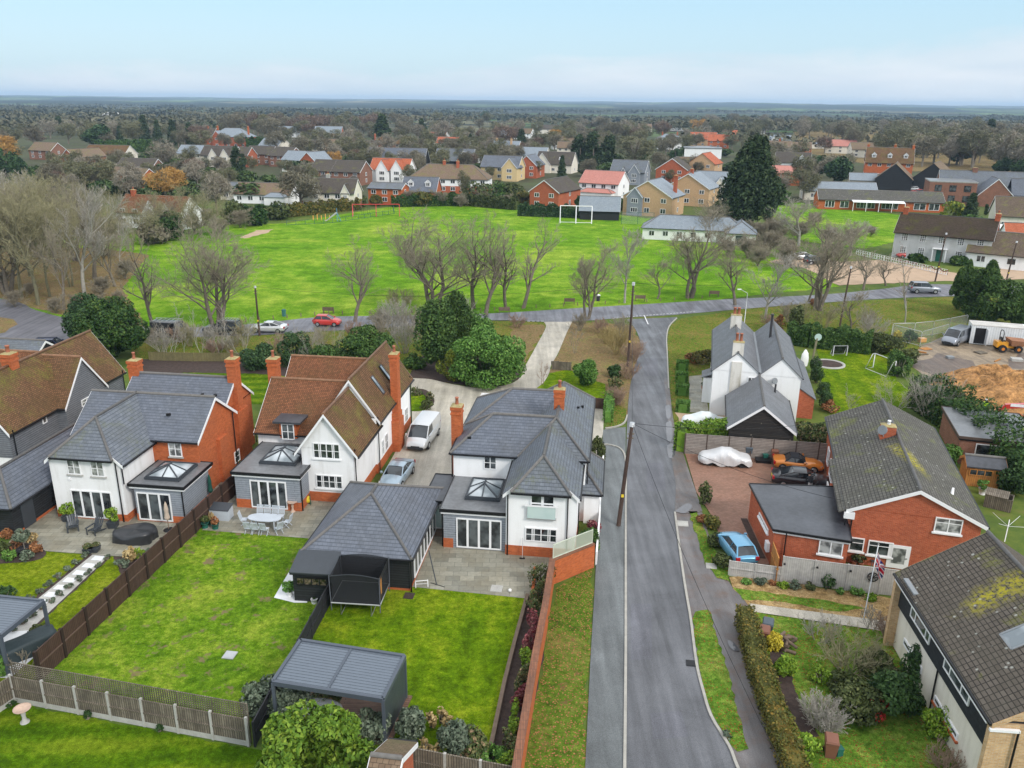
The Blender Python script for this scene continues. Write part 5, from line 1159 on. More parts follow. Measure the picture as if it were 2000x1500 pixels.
wall('garden_wall','orange brick garden wall with brown coping bending beside the leafy verge',[(5.35,47.0),(2.62,44.95),(2.0,40),(1.35,35.6),(.6,29.9),(.1,26)],1.68,.3,'brick','coping_b')
wall('boundary_wall','narrow white rendered wall between the pavement and the slate roofed house',[G(1164,1104),G(1170,1030),G(1173,950),G(1178,905)],1.0,.12,'render_w')
t=thing('screen','two pale green see-through mesh panels standing on the brick garden wall','screen',(2.62,44.95,1.76)); u=(Vector((5.35,47,0))-Vector((2.62,44.95,0))).normalized()
m_,nt,b=new_mat('mesh_screen'); b.inputs['Base Color'].default_value=(.50,.55,.44,1); b.inputs['Alpha'].default_value=.62; M['mesh']=m_
for k in range(2):
    m=MB(); p=u*(.05+k*1.65); q=u*(1.65+k*1.65); m.poly([p+Vector((0,0,.08)),q+Vector((0,0,.08)),q+Vector((0,0,.95)),p+Vector((0,0,.95))]); pn=m.build('mesh_panel',M['mesh'],t,uv=False)
    m=MB()
    for A,B in (((p,.05),(q,.05)),((p,.97),(q,.97)),((p,.0),(p,1.)),((q,0.),(q,1.))): m.bar(A[0]+Vector((0,0,A[1])),B[0]+Vector((0,0,B[1])),.05,.05)
    m.build('panel_frame',plain('sage_paint',(.52,.56,.46),.6) if k==0 else bpy.data.materials['sage_paint'],t)
wall('sleeper_edging','timber sleeper edging between the dense lawn and the climbing plants',[G(1030,1168),G(1005,1260),G(985,1340),G(962,1450),G(950,1500)],.32,.2,'wood_sleeper',cat='edging')
wall('sleeper_edging','short timber planter edge at the corner of the paved terrace',[G(1040,1168),G(1045,1120)],.5,.18,'brick',cat='edging')
# ------------------------------------------------------------ garden buildings and frames
def pergola(name,label,nw,ne,se,sw,z,solid=(),split=True,deck=None):
    o=(Vector(nw)+Vector(se))/2; t=thing(name,label,'pergola',(o.x,o.y,0)); P=[Vector((p[0]-o.x,p[1]-o.y,0)) for p in (nw,ne,se,sw)]; Z=Vector((0,0,z))
    for p in P: m=MB(); m.bar(p,p+Z,.15,.15,upv=(1,0,0)); m.build('post',M['anthracite'],t)
    for k in range(4): m=MB(); m.bar(P[k]+Z,P[(k+1)%4]+Z,.16,.24); m.build('beam',M['anthracite'],t)
    nl=16; m=MB()
    for i in range(nl):
        f=(i+.5)/nl; a=P[0].lerp(P[3],f)+Z; b=P[1].lerp(P[2],f)+Z; m.bar(a+Vector((0,0,.02)),b+Vector((0,0,.02)),(P[0]-P[3]).length/nl*.86,.05)
    m.build('louvre_slats',M['louvre'],t); m=MB(); a,b=P[0].lerp(P[3],.03)+Z,P[1].lerp(P[2],.97)+Z
    m.poly([P[0]+Z*.985,P[1]+Z*.985,P[2]+Z*.985,P[3]+Z*.985]); m.build('roof_tray',M['anthracite'],t)
    if split: m=MB(); m.bar(P[0].lerp(P[1],.5)+Z+Vector((0,0,.05)),P[3].lerp(P[2],.5)+Z+Vector((0,0,.05)),.12,.08); m.build('beam',M['anthracite'],t)
    for k in solid:
        a,b=P[k],P[(k+1)%4]; m=MB(); w=(b-a).normalized(); w=Vector((-w.y,w.x,0))*.04; m.prism([a+Vector((0,0,.08)),b+Vector((0,0,.08)),b+Z*.95,a+Z*.95],w); m.build('side_panel',M['anthracite_s'],t)
    if deck:
        m=MB(); q=[p*1.0+p.normalized()*deck for p in P]; m.prism([v+Vector((0,0,0.0)) for v in q[::-1]],(0,0,.10)); m.build('deck',M['wood_deck'],t)
M['louvre']=plain('louvre_blade',(.14,.165,.20),.35,.2,var=.06); M['anthracite_s']=tiled('anthracite_slats',(.05,.06,.075),(.055,.066,.082),(.015,.018,.022),.115,40.,off=0.,mort=.012,rough=.4,stain=.05)
M['wood_deck']=tiled('brown_decking',(.15,.08,.05),(.19,.105,.07),(.05,.03,.02),40.,.14,mort=.014,rough=.6,stain=.4)
pergola('pergola','anthracite louvred pergola with two roof bays standing on the dense lawn',(-10.58,35.46),(-5.16,34.28),(-5.75,31.17),(-11.11,32.28),2.5,(1,),True,.32)
pergola('pergola','anthracite louvred pergola over covered furniture at the left edge',(-29.9,39.45),(-25.47,38.82),(-25.97,35.69),(-30.4,36.3),2.4,(),False)
rs=np.random.default_rng(3)
def lumpbox(name,label,cat,loc,rz,sx,sy,sz,mat,seed=1,sag=.06):
    """a thing under a loose cover: boxy top with folds"""
    t=thing(name,label,cat,loc,rz); m=MB(); P=[]; ph=np.random.default_rng(seed).uniform(0,6.28,6)
    for i in range(9):
        v=i/8; row=[]
        for j in range(33):
            a=6.2832*j/32; c_,s_=math.cos(a),math.sin(a); k=(abs(c_)**4+abs(s_)**4)**-.25
            r=1.0-.10*v**4; r=r if v<.85 else (1.-v)/.15*.88+.02
            f=1+.05*math.sin(a*7+ph[0])*(1-v)+.03*math.sin(a*13+ph[1])*(1-v)
            row.append((k*c_*sx/2*r*f,k*s_*sy/2*r*f,sz*(min(1,v/.82))+(sag*math.sin(a*3+ph[2])*(v>.5)*r)))
        P.append(row)
    m.grid(P); m.build('cover',M[mat],t,uv=False); return t
M['cover_black']=plain('black_cover_sheet',(.022,.023,.026),.38,var=.3,scale=5,spec=.6); M['cover_blue']=plain('dark_teal_cover',(.035,.05,.056),.6,var=.2)
lumpbox('covered_furniture','dark covered furniture set under the left pergola','covered furniture',G(52,1275),R(50),3.2,1.3,.9,'cover_blue',4)
lumpbox('covered_furniture','black sheet covered round garden set on the left terrace','covered furniture',G(266,1052),R(-7),2.7,1.9,.72,'cover_black',9,.12)
lumpbox('covered_furniture','grey draped seat under the two bay pergola','covered furniture',(-9.0,32.6,.1),R(-12),2.0,1.0,.9,'lead',5)
M['glass_in']=glassm('cluttered_window_glass',(.015,.012,.01),(.16,.12,.09),.08,5.)
s=House('shed','black boarded lean-to shed with slanted roof and four pane window beside the trampoline',(-12.95,42.75),-5,'shed')
s.walls(0.05,0,2.35,1.75,0,1.98,'board_black'); m=s.mb('roof','steel_dark'); m.prism([(-.12,-.12,1.98),(2.5,-.12,1.98),(2.5,1.85,2.4),(-.12,1.85,2.4)],(0,0,.06))
s.box('fascia','board_black',-.1,-.11,1.86,2.48,-.06,1.98); s.mb('gable','board_black').poly([(2.35,0,1.98),(2.35,1.75,1.98),(2.35,1.75,2.33)])
s.win('S',0,1.2,1.15,1.9,.55,4,1,frame='black',glass='glass_in'); s.done()
# trampoline
t=thing('trampoline','large rectangular trampoline with black safety net beside the black fence','trampoline',(-8.85,42.45,0),R(-5))
m_,nt,b=new_mat('black_net'); b.inputs['Base Color'].default_value=(.012,.013,.016,1); b.inputs['Alpha'].default_value=.80; b.inputs['Roughness'].default_value=.8; M['net']=m_
X,Y=1.45,1.15; m=MB(); m.tube([(-X,-Y,.8),(X,-Y,.8),(X,Y,.8),(-X,Y,.8),(-X,-Y,.8)],.05,6); m.build('rim',M['steel'],t); m=MB(); m.box(-X,-Y,.79,X,Y,.83); m.build('jumping_mat',M['black'],t)
for k,(x,y) in enumerate(((-X,-Y),(X,-Y),(X,Y),(-X,Y))): m=MB(); m.tube([(x,y,.3),(x*1.02,y*1.02,2.62)],.03,6); m.build('net_pole',M['steel_dark'],t)
for q in ((0,1),(1,2),(2,3),(3,0)):
    c=((-X,-Y),(X,-Y),(X,Y),(-X,Y)); a=Vector((*c[q[0]],0)); b_=Vector((*c[q[1]],0)); m=MB()
    P=[[a.lerp(b_,f)*(1-.05*math.sin(v*3.14))+Vector((0,0,.84+v*(1.72+(.18*math.sin(f*3.14) if q in ((0,1),(2,3)) else 0)))) for f in np.linspace(0,1,9)] for v in np.linspace(0,1,6)]
    m.grid(P); m.build('net',M['net'],t,uv=False)
    if q in ((0,1),(2,3)): m=MB(); m.tube(P[-1],.022,5); m.build('net_hoop',M['steel_dark'],t)
for x in (-X*.62,X*.62): m=MB(); m.tube([(x,-Y*.9,.8),(x,-Y,.03),(x,Y,.03),(x,Y*.9,.8)],.028,6); m.build('leg',M['steel'],t)
m=MB(); m.box(X*.93,-Y*.55,.9,X*.97,-Y*.35,2.3); m.build('strap',M['wood_orange'],t)
# ------------------------------------------------------------ terrace furniture
M['tablegrey']=plain('pale_blue_grey_timber',(.46,.50,.55),.6,var=.08)
t=thing('garden_table','oval pale grey garden table set on the middle terrace','table',(-17.25,51.78,0),R(-7))
m=MB(); m.prism([(1.2*math.copysign(abs(math.cos(a))**.75,math.cos(a)),.56*math.copysign(abs(math.sin(a))**.9,math.sin(a)),.72) for a in np.linspace(0,6.283,33)[:-1]],(0,0,.04)); m.build('tabletop',M['tablegrey'],t)
for x in (-.8,.8):
    for y in (-.3,.3): m=MB(); m.box(x-.04,y-.04,0,x+.04,y+.04,.72); m.build('leg',M['tablegrey'],t)
def chair0():
    t=thing('folding_chair',None,'chair'); 
    m=MB(); m.box(-.22,-.22,.43,.22,.2,.46); m.build('seat',M['tablegrey'],t)
    m=MB(); 
    for k in range(6): m.bar((-.19+k*.076,-.22,.5),(-.19+k*.076,-.36,1.0),.045,.02)
    m.bar((-.22,-.21,.46),(-.22,-.37,1.04),.04,.04); m.bar((.22,-.21,.46),(.22,-.37,1.04),.04,.04); m.bar((-.22,-.36,1.0),(.22,-.36,1.0),.03,.06); m.build('backrest',M['tablegrey'],t)
    for x in (-.22,.22):
        m=MB(); m.bar((x,-.24,.0),(x,.2,.45),.035,.035); m.build('leg',M['tablegrey'],t); m=MB(); m.bar((x*.9,.24,.0),(x*.9,-.2,.45),.035,.035); m.build('leg',M['tablegrey'],t)
    return t
c0=chair0(); first=True
for u,v,a in ((-.85,.95,180),(-.3,.97,180),(.25,.97,178),(.75,.95,182),(-.75,-.98,0),(-.22,-1.0,5),(.42,-1.0,-4),(-1.55,.1,-80),(1.55,.25,85),(1.3,-.75,50)):
    ca,sa=math.cos(R(-7)),math.sin(R(-7)); o=c0 if first else clone(c0); first=False
    o.location=(-17.25+u*ca-v*sa,51.78+u*sa+v*ca,.0); o.rotation_euler=(0,0,R(a-7)); tag(o,'pale grey slatted folding chair at the oval garden table','chair','chairs around the oval garden table')
def pot(name,label,loc,r,h,potmat,plantmat,pr,phh,seed,n=700,size=.08,cat='plant pot',sq=False,trunk=0.,col=None):
    t=thing(name,label,cat,loc); m=MB()
    if sq: m.mesh([(-r*.8,-r*.8,0),(r*.8,-r*.8,0),(r*.8,r*.8,0),(-r*.8,r*.8,0),(-r,-r,h),(r,-r,h),(r,r,h),(-r,r,h)],[(3,2,1,0),(4,5,6,7),(0,1,5,4),(1,2,6,5),(2,3,7,6),(3,0,4,7)])
    else: m.lathe([(r*.75,0),(r,h*.9),(r*1.08,h*.92),(r*1.08,h),(r*.9,h),(r*.88,h*.9),(0,h*.9)],n=12)
    m.build('pot',M[potmat],t); rs=np.random.default_rng(seed); P,e=lumps(n,pr,pr,phh/2,9,rs,zc=h+trunk+phh/2*.92); leaves_mesh('foliage',P,size,rs,M[plantmat],t,e)
    m=MB(); m.tube([(0,0,h*.8),(0,0,h+trunk+phh*.4)],.03,5); m.build('stem',M['bark'],t); return t
M['pot_green']=plain('glazed_green_pot',(.02,.11,.085),.25,var=.2); M['pot_white']=plain('white_pot',(.7,.7,.7),.5)
pot('potted_shrub','clipped green shrub in a dark square pot left of the wide terrace door',G(134,1017),.33,.5,'steel_dark','leaf_lime',.48,1.15,5,sq=True); pot('potted_shrub','clipped green shrub in a dark square pot right of the wide terrace door',G(222,1030),.33,.5,'steel_dark','leaf_lime',.45,1.05,6,sq=True)
pot('olive_tree','round headed grey olive tree in a black bowl on the left flower bed',G(50,1082),.5,.42,'black','leaf_grey',.62,1.0,7,1400,trunk=.55,cat='tree')
for k,(p,l) in enumerate((((174,1079),'small dark trough of pink flowers on the left terrace edge'),((186,1077),'larger dark trough of flowers beside the pink one on the terrace'))): pot('planter',l,G(*p),.3,.35,'steel_dark','leaf_mixed',.35,.3,8+k,400,.06,'planter',True)
for k,(p,l,c_) in enumerate((((401,1031),'glazed green pot with straggly plant nearest the fence','leaf_olive'),((413,1024),'glazed green pot with brown grasses beside the fence','thatch'),((421,1033),'glazed green pot with rusty plant on the terrace corner','leaf_rust'))): pot('potted_plant',l,G(*p),.26,.42,'pot_green',c_,.34,.55,18+k,350,.08)
pot('potted_plant','white pot with broad green leaves beside the black shed',G(567,1164),.2,.32,'pot_white','leaf',.42,.8,25,300,.13); pot('potted_plant','small empty looking white tub by the black fence',G(614,1178),.2,.3,'pot_white','leaf_dark',.1,.1,26,40,.05)
t=thing('storage_box','pale blue grey storage box with dark lid against the brown fence','storage box',tuple(G(433,1012)),R(-7)); m=MB(); m.box(-.72,-.42,0,.72,.42,.82); m.build('box_body',M['tablegrey'],t); m=MB(); m.prism([(-.78,-.47,.825),(.78,-.47,.825),(.78,.45,1.0),(-.78,.45,1.0)],(0,0,.05)); m.build('lid',M['steel_dark'],t)
def adir(loc,rz,label):
    t=thing('adirondack_chair',label,'chair',loc,rz,'dark chairs on the left terrace'); k=M['steel_dark']
    m=MB(); m.prism([(-.28,-.3,.36),(.28,-.3,.36),(.28,.3,.26),(-.28,.3,.26)],(0,0,.03)); m.build('seat',k,t); m=MB()
    for i in range(5): m.bar((-.24+i*.12,.26,.27),(-.3+i*.15,.62,1.0-.05*abs(i-2)),.10,.025)
    m.build('backrest',k,t)
    for x in (-.33,.33): m=MB(); m.bar((x,-.42,.55),(x,.38,.55),.13,.03); m.build('armrest',k,t); m=MB(); m.bar((x,-.36,0),(x,-.36,.54),.09,.03,upv=(0,1,0)); m.build('leg',k,t); m=MB(); m.bar((x*.85,-.3,.34),(x*.85,.75,.03),.03,.11); m.build('leg',k,t)
adir(G(144,1036),R(25),'dark slatted low chair nearest the left potted shrub'); adir(G(186,1042),R(-15),'dark slatted low chair between the first one and the covered set')
def parasol(loc,label,mat,h):
    t=thing('parasol',label,'parasol',loc); m=MB(); m.tube([(0,0,0),(0,0,h)],.03,6); m.build('pole',M['wood_sleeper'],t); m=MB(); m.lathe([(.12,h*.38),(.19,h*.45),(.13,h*.62),(.15,h*.75),(.09,h*.92),(.02,h+.02)],n=9,smooth=False); m.build('canopy',M[mat],t); m=MB(); m.lathe([(.36,0),(.36,.08),(.06,.12)],n=12); m.build('base',M['black'],t)
M['canvas']=plain('beige_canvas',(.48,.39,.31),.85,var=.12); M['canvas_g']=plain('green_canvas',(.012,.07,.05),.8,var=.2)
parasol(G(330,1036),'closed beige parasol beside the narrow terrace door','canvas',2.2); parasol(G(414,982),'closed dark green parasol in the gap behind the brown fence','canvas_g',2.3)
def birdbath(loc,label,mat,h,r):
    t=thing('birdbath',label,'birdbath',loc); m=MB(); m.lathe([(r*.55,0),(r*.5,.08),(r*.3,.12),(r*.2,h*.4),(r*.28,h*.6),(r*.18,h*.8),(r*.3,h*.88)],n=14); m.build('pedestal',M[mat],t); m=MB(); m.lathe([(r*.3,h*.88),(r,h*.97),(r,h),(r*.85,h*.96),(0,h*.91)],n=18); m.build('bowl',M[mat if mat!='conc' else 'pinkstone'],t)
M['pinkstone']=plain('pinkish_stone',(.50,.36,.28),.8,var=.2)
birdbath(G(572,1000),'tan stone birdbath beside the grey orangery','pinkstone',.85,.36); birdbath(G(49,1411),'stone birdbath with pink bowl on the striped near lawn','conc',.85,.40)
t=thing('hose_reel','yellow and green hose reel against the brick plinth','hose reel',tuple(G(600,984)),.3); m=MB(); m.tube([(-.2,0,.35),(.2,0,.35)],.26,12); m.build('hose_coil',M['plate_y'],t)
for x in (-.24,.24): m=MB(); m.box(x-.02,-.3,0,x+.02,.3,.62); m.build('frame',M['pot_green'],t)
# terrace C
def frame_goal(name,label,loc,rz,w,h,dp,r,mat='white',net=None,cat='goal',group=None,stay=True):
    t=thing(name,label,cat,loc,rz,group); m=MB(); m.tube([(-w/2,0,0),(-w/2,0,h)],r,6); m.build('post',M[mat],t); m=MB(); m.tube([(w/2,0,0),(w/2,0,h)],r,6); m.build('post',M[mat],t); m=MB(); m.tube([(-w/2,0,h),(w/2,0,h)],r,6); m.build('crossbar',M[mat],t)
    for x in (-w/2,w/2): m=MB(); m.tube([(x,0,h),(x,dp*.3,h*.98),(x,dp,.02),(x,0,.02)],r*.8,5); m.build('side_frame',M[mat],t)
    m=MB(); m.tube([(-w/2,dp,.03),(w/2,dp,.03)],r*.8,5); m.build('ground_bar',M[mat],t)
    if net: m=MB(); m.poly([(-w/2,dp,.03),(w/2,dp,.03),(w/2,dp*.3,h*.97),(-w/2,dp*.3,h*.97)]); m.build('net',M[net],t,uv=False)
    return t
frame_goal('football_goal','very small white toy goal on the terrace beside the slate garage',G(824,1148),R(10),.75,.5,.4,.025)
m=MB(); m.lathe([(0,0)]+[(.11*math.sin(a),.11-.11*math.cos(a)) for a in np.linspace(.2,2.95,8)]+[(0,.22)],n=12); o=m.build('football',M['white'],loc=tuple(G(996,1157)+Vector((0,0,.04)))); tag(o,'white football lying on the paved terrace','ball')
t=thing('ball_stand','tall thin rebounder pole with striped tape standing on the terrace','stand',tuple(G(853,1144)),0); m=MB(); m.tube([(0,0,.05),(-.55,1.0,1.9)],.035,6); m.build('pole',M['steel_dark'],t); m=MB(); m.tube([(-.4,.25,.04),(.5,-.2,.04)],.03,5); m.build('foot',M['black'],t)
t=thing('broom','black broom leaning on the white wall above the terrace','broom',tuple(G(1020,1092))); m=MB(); m.tube([(0,0,.05),(.02,.3,1.4)],.018,5); m.build('handle',M['steel'],t); m=MB(); m.box(-.18,-.06,0,.18,.06,.09); m.build('brush',M['black'],t)
for p,l,w,mt in (((970,1151),'square grey inspection cover in the paved terrace',.36,'conc'),((449,1281),'grey drain cover set in the worn lawn',.32,'steel'),((799,1165),'dark square drain cover in the lawn by the slate garage',.3,'soil'),((1389,1107),'pale square cover stone in the verge beside the blue hatchback',.34,'conc'),((1333,1024),'pale concrete slab in the footway opposite the annexe',.4,'conc'),((1349,1297),'black iron drain grate in the gutter of the lane',.25,'black')):
    c=G(*p); m=MB(); m.box(-w,-w,.0,w,w,.075); m.box(-w*.8,-w*.8,.075,w*.8,w*.8,.083); o=m.build('drain_cover',M[mt],loc=(c.x,c.y,0),rz=R(-8)); tag(o,l,'cover')
# bins
M['bin_brown']=plain('brown_bin_plastic',(.20,.085,.055),.5,var=.08); M['bin_grey']=plain('slate_grey_bin_plastic',(.075,.095,.115),.5,var=.08)
def wbin(loc,rz,mat,label):
    t=thing('wheelie_bin',label,'bin',loc,rz); m=MB(); m.mesh([(-.22,-.25,.06),(.22,-.25,.06),(.22,.22,.06),(-.22,.22,.06),(-.29,-.34,.95),(.29,-.34,.95),(.29,.34,.95),(-.29,.34,.95)],[(3,2,1,0),(4,5,6,7),(0,1,5,4),(1,2,6,5),(2,3,7,6),(3,0,4,7)]); m.build('bin_body',M[mat],t)
    m=MB(); m.mesh([(-.31,-.38,.955),(.31,-.38,.955),(.31,.36,.955),(-.31,.36,.955),(-.26,-.33,1.05),(.26,-.33,1.05),(.26,.30,1.08),(-.26,.30,1.08)],[(3,2,1,0),(4,5,6,7),(0,1,5,4),(1,2,6,5),(2,3,7,6),(3,0,4,7)]); m.build('lid',M[mat],t)
    for x in (-.24,.24): m=MB(); m.tube([(x-.03,.27,.1),(x+.03,.27,.1)],.1,10); m.build('wheel',M['tyre'],t)
wbin(G(1461,893),R(-10),'bin_grey','dark grey wheelie bin beside the silver covered car'); wbin(G(1511,899),R(-10),'bin_brown','brown wheelie bin against the lap fence near the orange roadster')
wbin(G(1497,1243)+Vector((0,.0,0)),R(-20),'bin_grey','dark grey wheelie bin behind the clipped roadside hedge'); wbin(G(1490,1258),R(-20),'bin_brown','brown wheelie bin between hedge and yellow flowering shrub'); wbin(G(1620,1476),R(-15),'bin_brown','brown wheelie bin on the grass at the bottom of the right garden')
t=thing('recycling_box','small green caddy beside the lower brown bin','box',tuple(G(1637,1475)),.2); m=MB(); m.box(-.15,-.15,0,.15,.15,.4); m.build('box_body',M['pot_green'],t); m=MB(); m.box(-.17,-.17,.405,.17,.17,.46); m.build('lid',M['pot_green'],t)
t=thing('crate','low black crates on the drive between the two bins','crate',tuple(G(1490,903)),R(-8)); m=MB(); m.box(-.62,-.35,0,.62,.35,.26); m.build('crate_body',M['black'],t); m=MB(); m.box(-.66,-.39,.265,.66,.39,.31); m.build('lid',M['black'],t)
c=G(1494,900); m=MB(); m.mesh([(-.18,-.15,0),(.18,-.15,0),(.18,.15,0),(-.18,.15,0),(-.22,-.19,.3),(.22,-.19,.3),(.22,.19,.3),(-.22,.19,.3)],[(3,2,1,0),(4,5,6,7),(0,1,5,4),(1,2,6,5),(2,3,7,6),(3,0,4,7)]); o=m.build('tub',M['pot_green'],loc=(c.x,c.y,.315)); tag(o,'small green tub sitting on the black crates','tub')
# log pile ring
t=thing('log_pile','ring of cut logs stacked beside the yellow shrub','log pile',tuple(G(1530,1262))); rr_=random.Random(4)
m=MB()
for k in range(26):
    a=rr_.random()*6.28; r0=rr_.uniform(.1,.75); z=.1+rr_.random()*.35*(1-r0*.6); v=Vector((rr_.gauss(0,1),rr_.gauss(0,1),rr_.gauss(0,.15))).normalized()*.28; c=Vector((r0*math.cos(a),r0*math.sin(a)*1.2,z)); m.tube([c-v,c+v],.09,7)
m.build('log_stack',M['wood_sleeper'],t)
# ------------------------------------------------------------ poles and wires
def pole(name,label,base,top,r=.13,mat='pole',arm=0,cat='telegraph pole',fit_=True):
    t=thing(name,label,cat,tuple(base)); v=Vector(top)-Vector(base); m=MB(); m.tube([(0,0,-.4),v*.5,v],[r,r*.85,r*.68],10); m.build('shaft',M[mat],t)
    if fit_:
        m=MB(); m.tube([v*.97,v*.97+Vector((0,0,.01))*1+v*.035],r*1.15,8); m.build('cap',M['steel'],t)
        for k in range(2): m=MB(); q=v*(.90-.04*k); m.box(q.x-.22,q.y-.05,q.z-.04,q.x+.22,q.y+.05,q.z+.04); m.build('crossarm',M['bark'],t)
        m=MB(); q=v*.30; m.box(q.x-.09,q.y-r-.03,q.z,q.x+.09,q.y-r+.03,q.z+.2); m.build('notice_plate',M['plate_y'],t)
    return t
b0=G(1207,1028); T0=b0+Vector((.62,.35,7.75)); pole('telegraph_pole','leaning dark creosoted telegraph pole on the near pavement',b0,T0,.16)
b1=G(1226,716); T1=b1+Vector((.12,.1,9.7)); pole('telegraph_pole','tall telegraph pole at the leafy corner by the road junction',b1,T1,.15)
b2=G(507,656); T2=b2+Vector((0,0,6.4)); pole('telegraph_pole','brown telegraph pole behind the silver coupe on the far road',b2,T2,.14)
b3=G(1640,636); T3=b3+Vector((.5,.2,8.1)); pole('telegraph_pole','slim leaning pole in the grass between the cottage and the far road',b3,T3,.13)
b4=G(1826,550); T4=b4+Vector((.5,0,8.3)); pole('telegraph_pole','dark pole beside the road in front of the white villa',b4,T4,.14)
b5=G(1962,560); T5=b5+Vector((.5,0,7.6)); pole('telegraph_pole','dark pole at the right edge beyond the big conifer',b5,T5,.14)
def wire(label,a,b,sag,group='overhead wires'):
    a,b=Vector(a),Vector(b); m=MB(); m.tube([a.lerp(b,k/14)-Vector((0,0,sag*4*(k/14)*(1-k/14))) for k in range(15)],.014,4); o=m.build('overhead_wire',M['black']); tag(o,label,'wire',group)
wire('wire from the near leaning pole to the pole at the junction',T0,T1,.9); wire('wire from the junction pole to the pole by the silver coupe',T1,T2,1.4); wire('wire from the junction pole towards the slim leaning pole',T1,T3,1.2); wire('wire crossing the lane from the leaning pole to the red brick house',T0,Vector((22,49,3.9)),.6); wire('wire dropping from the leaning pole across the lane towards the yellow house',T0,G(1560,1560,3.),.8); wire('second wire from the leaning pole across the red drive',T0,Vector((28,61,5.5)),.8); wire('wire running left from the pole by the silver coupe',T2,G(200,640,7.),1.)
lp=thing('street_lamp','small grey street lamp behind the white cottage',"street lamp",tuple(G(1452,648))); m=MB(); m.tube([(0,0,0),(0,0,5.2),(-.9,0,5.7)],.05,6); m.build('post',M['steel'],lp); m=MB(); m.box(-1.35,-.1,5.66,-.85,.1,5.76); m.build('lamp_head',M['white'],lp)
# flag
fp=G(1686,1212); t=thing('flagpole','thin grey flagpole in front of the pale fence','flagpole',tuple(fp)); m=MB(); m.tube([(0,0,0),(.12,.0,5.0)],.03,6); m.build('pole',M['steel'],t); m=MB(); m.lathe([(0,5.0),(.06,5.05),(0,5.12)],(.12,0,0),8); m.build('finial',M['steel'],t)
M['f_b']=plain('flag_navy',(.012,.018,.14),.8); M['f_w']=plain('flag_white',(.75,.75,.78),.8); M['f_r']=plain('flag_red',(.58,.01,.04),.8)
def uj(u,v):
    x,y=u*60,v*30
    if abs(x-30)<3 or abs(y-15)<3: return 2
    if abs(x-30)<5 or abs(y-15)<5: return 1
    for s_ in (1,-1):
        dd=((x-30)*30-s_*(y-15)*60)/67.08
        if abs(dd)<3:
            side=dd*((1 if x>30 else -1))*s_
            return 2 if 0<side<2 else 1
    return 0
m=MB(); nu,nv=48,28; V_=[]
for j in range(nv+1):
    for i in range(nu+1):
        u,v=i/nu,j/nv; drop=u*1.25; x=.04+u*.42+.10*math.sin(u*7+v*2)*u; y=.16*math.sin(u*9+v*1.5)*u; V_.append((x,-.02+y,4.55-.0-(1-v)*.95-drop*.72))
m.v=V_
for j in range(nv):
    for i in range(nu):
        a=j*(nu+1)+i; m.f.append((a,a+1,a+nu+2,a+nu+1)); m.m.append(uj((i+.5)/nu,(j+.5)/nv)); m.sm.append(True)
o=m.build('flag',[M['f_b'],M['f_w'],M['f_r']],loc=(fp.x+.12,fp.y,fp.z)); tag(o,'drooping red white and blue union flag on the grey pole','flag')
# ------------------------------------------------------------ vehicles near
M['p_silver']=paint('silver_paint',(.62,.63,.65),.35); M['p_bluesilver']=paint('pale_blue_silver_paint',(.33,.42,.50),.4); M['p_orange']=paint('orange_paint',(.62,.20,.025),.2); M['p_black']=paint('black_paint',(.012,.011,.016)); M['p_blue']=paint('sky_blue_paint',(.13,.34,.52),.3); M['p_grey']=paint('grey_paint',(.27,.29,.33),.4); M['p_dark']=paint('dark_paint',(.025,.027,.032)); M['p_red']=paint('red_paint',(.50,.035,.03)); M['p_white']=paint('white_car_paint',(.72,.73,.74)); M['p_navy']=paint('navy_paint',(.02,.03,.075)); M['fabric']=plain('black_soft_top',(.02,.02,.025),.85)
M['sheet_silver']=plain('silver_cover',(.60,.60,.61),.42,.25,var=.06); M['sheet_white']=plain('white_cover',(.66,.70,.70),.6,var=.06)
car('van','silver panel van parked on the pale resin drive','van',(-7.75,67.5,.03),R(-100.5),5.1,1.92,1.97,'van','p_silver')
car('coupe','pale blue coupe parked between the slate garage and brown tiled house','car',tuple(G(776,938)+Vector((0,0,.03))),R(-101),4.4,1.8,1.36,'coupe','p_bluesilver')
covered('covered_car','car under a wrinkled silver cover in front of the lap fence',tuple(G(1415,906)+Vector((0,0,.06))),R(172),4.35,1.72,1.36,'sheet_silver',4)
covered('covered_car','white covered car half hidden behind the bright green hedge',tuple(G(1376,832)),R(172),4.3,1.7,1.35,'sheet_white',8)
car('roadster','orange two seat roadster with black soft top near the lap fence','car',tuple(G(1557,916)+Vector((0,0,.06))),R(-13),3.95,1.7,1.22,'roadster','p_orange',roofcol='fabric')
car('coupe','black coupe with its front door open beside the flat roofed annexe','car',tuple(G(1564,949)+Vector((0,0,.06))),R(-13),4.55,1.8,1.38,'coupe','p_black',plate='plate_y',opendoor=True)
a,b=G(1456,1101),G(1424,1058); hd=math.atan2(b.y-a.y,b.x-a.x); c=a.lerp(b,.5)-(b-a).normalized()*.45
car('hatchback','sky blue hatchback seen from behind on the red paved drive','car',(c.x-.25,c.y+.1,.06),hd,3.85,1.66,1.44,'hatch','p_blue')
a,b=G(1862,681),G(1900,666); hd=math.atan2(a.y-b.y,a.x-b.x); n=Vector((-(b-a).y,(b-a).x,0)).normalized(); c=a.lerp(b,.5)+n*.95
car('van','grey panel van parked on the muddy building site','van',(c.x,c.y,.04),hd,5.0,1.92,1.95,'van','p_grey')
car('van','black van with roof rack parked on the far road at left','van',tuple(G(338,656)+Vector((0,0,.04))),R(-4),4.9,1.9,1.9,'van','p_dark',rack='steel')
car('pickup','dark vehicle with silver roof frame parked behind a bare tree','pickup',tuple(G(436,652)+Vector((0,0,.04))),R(176),4.8,1.85,1.75,'suv','p_dark',rack='steel')
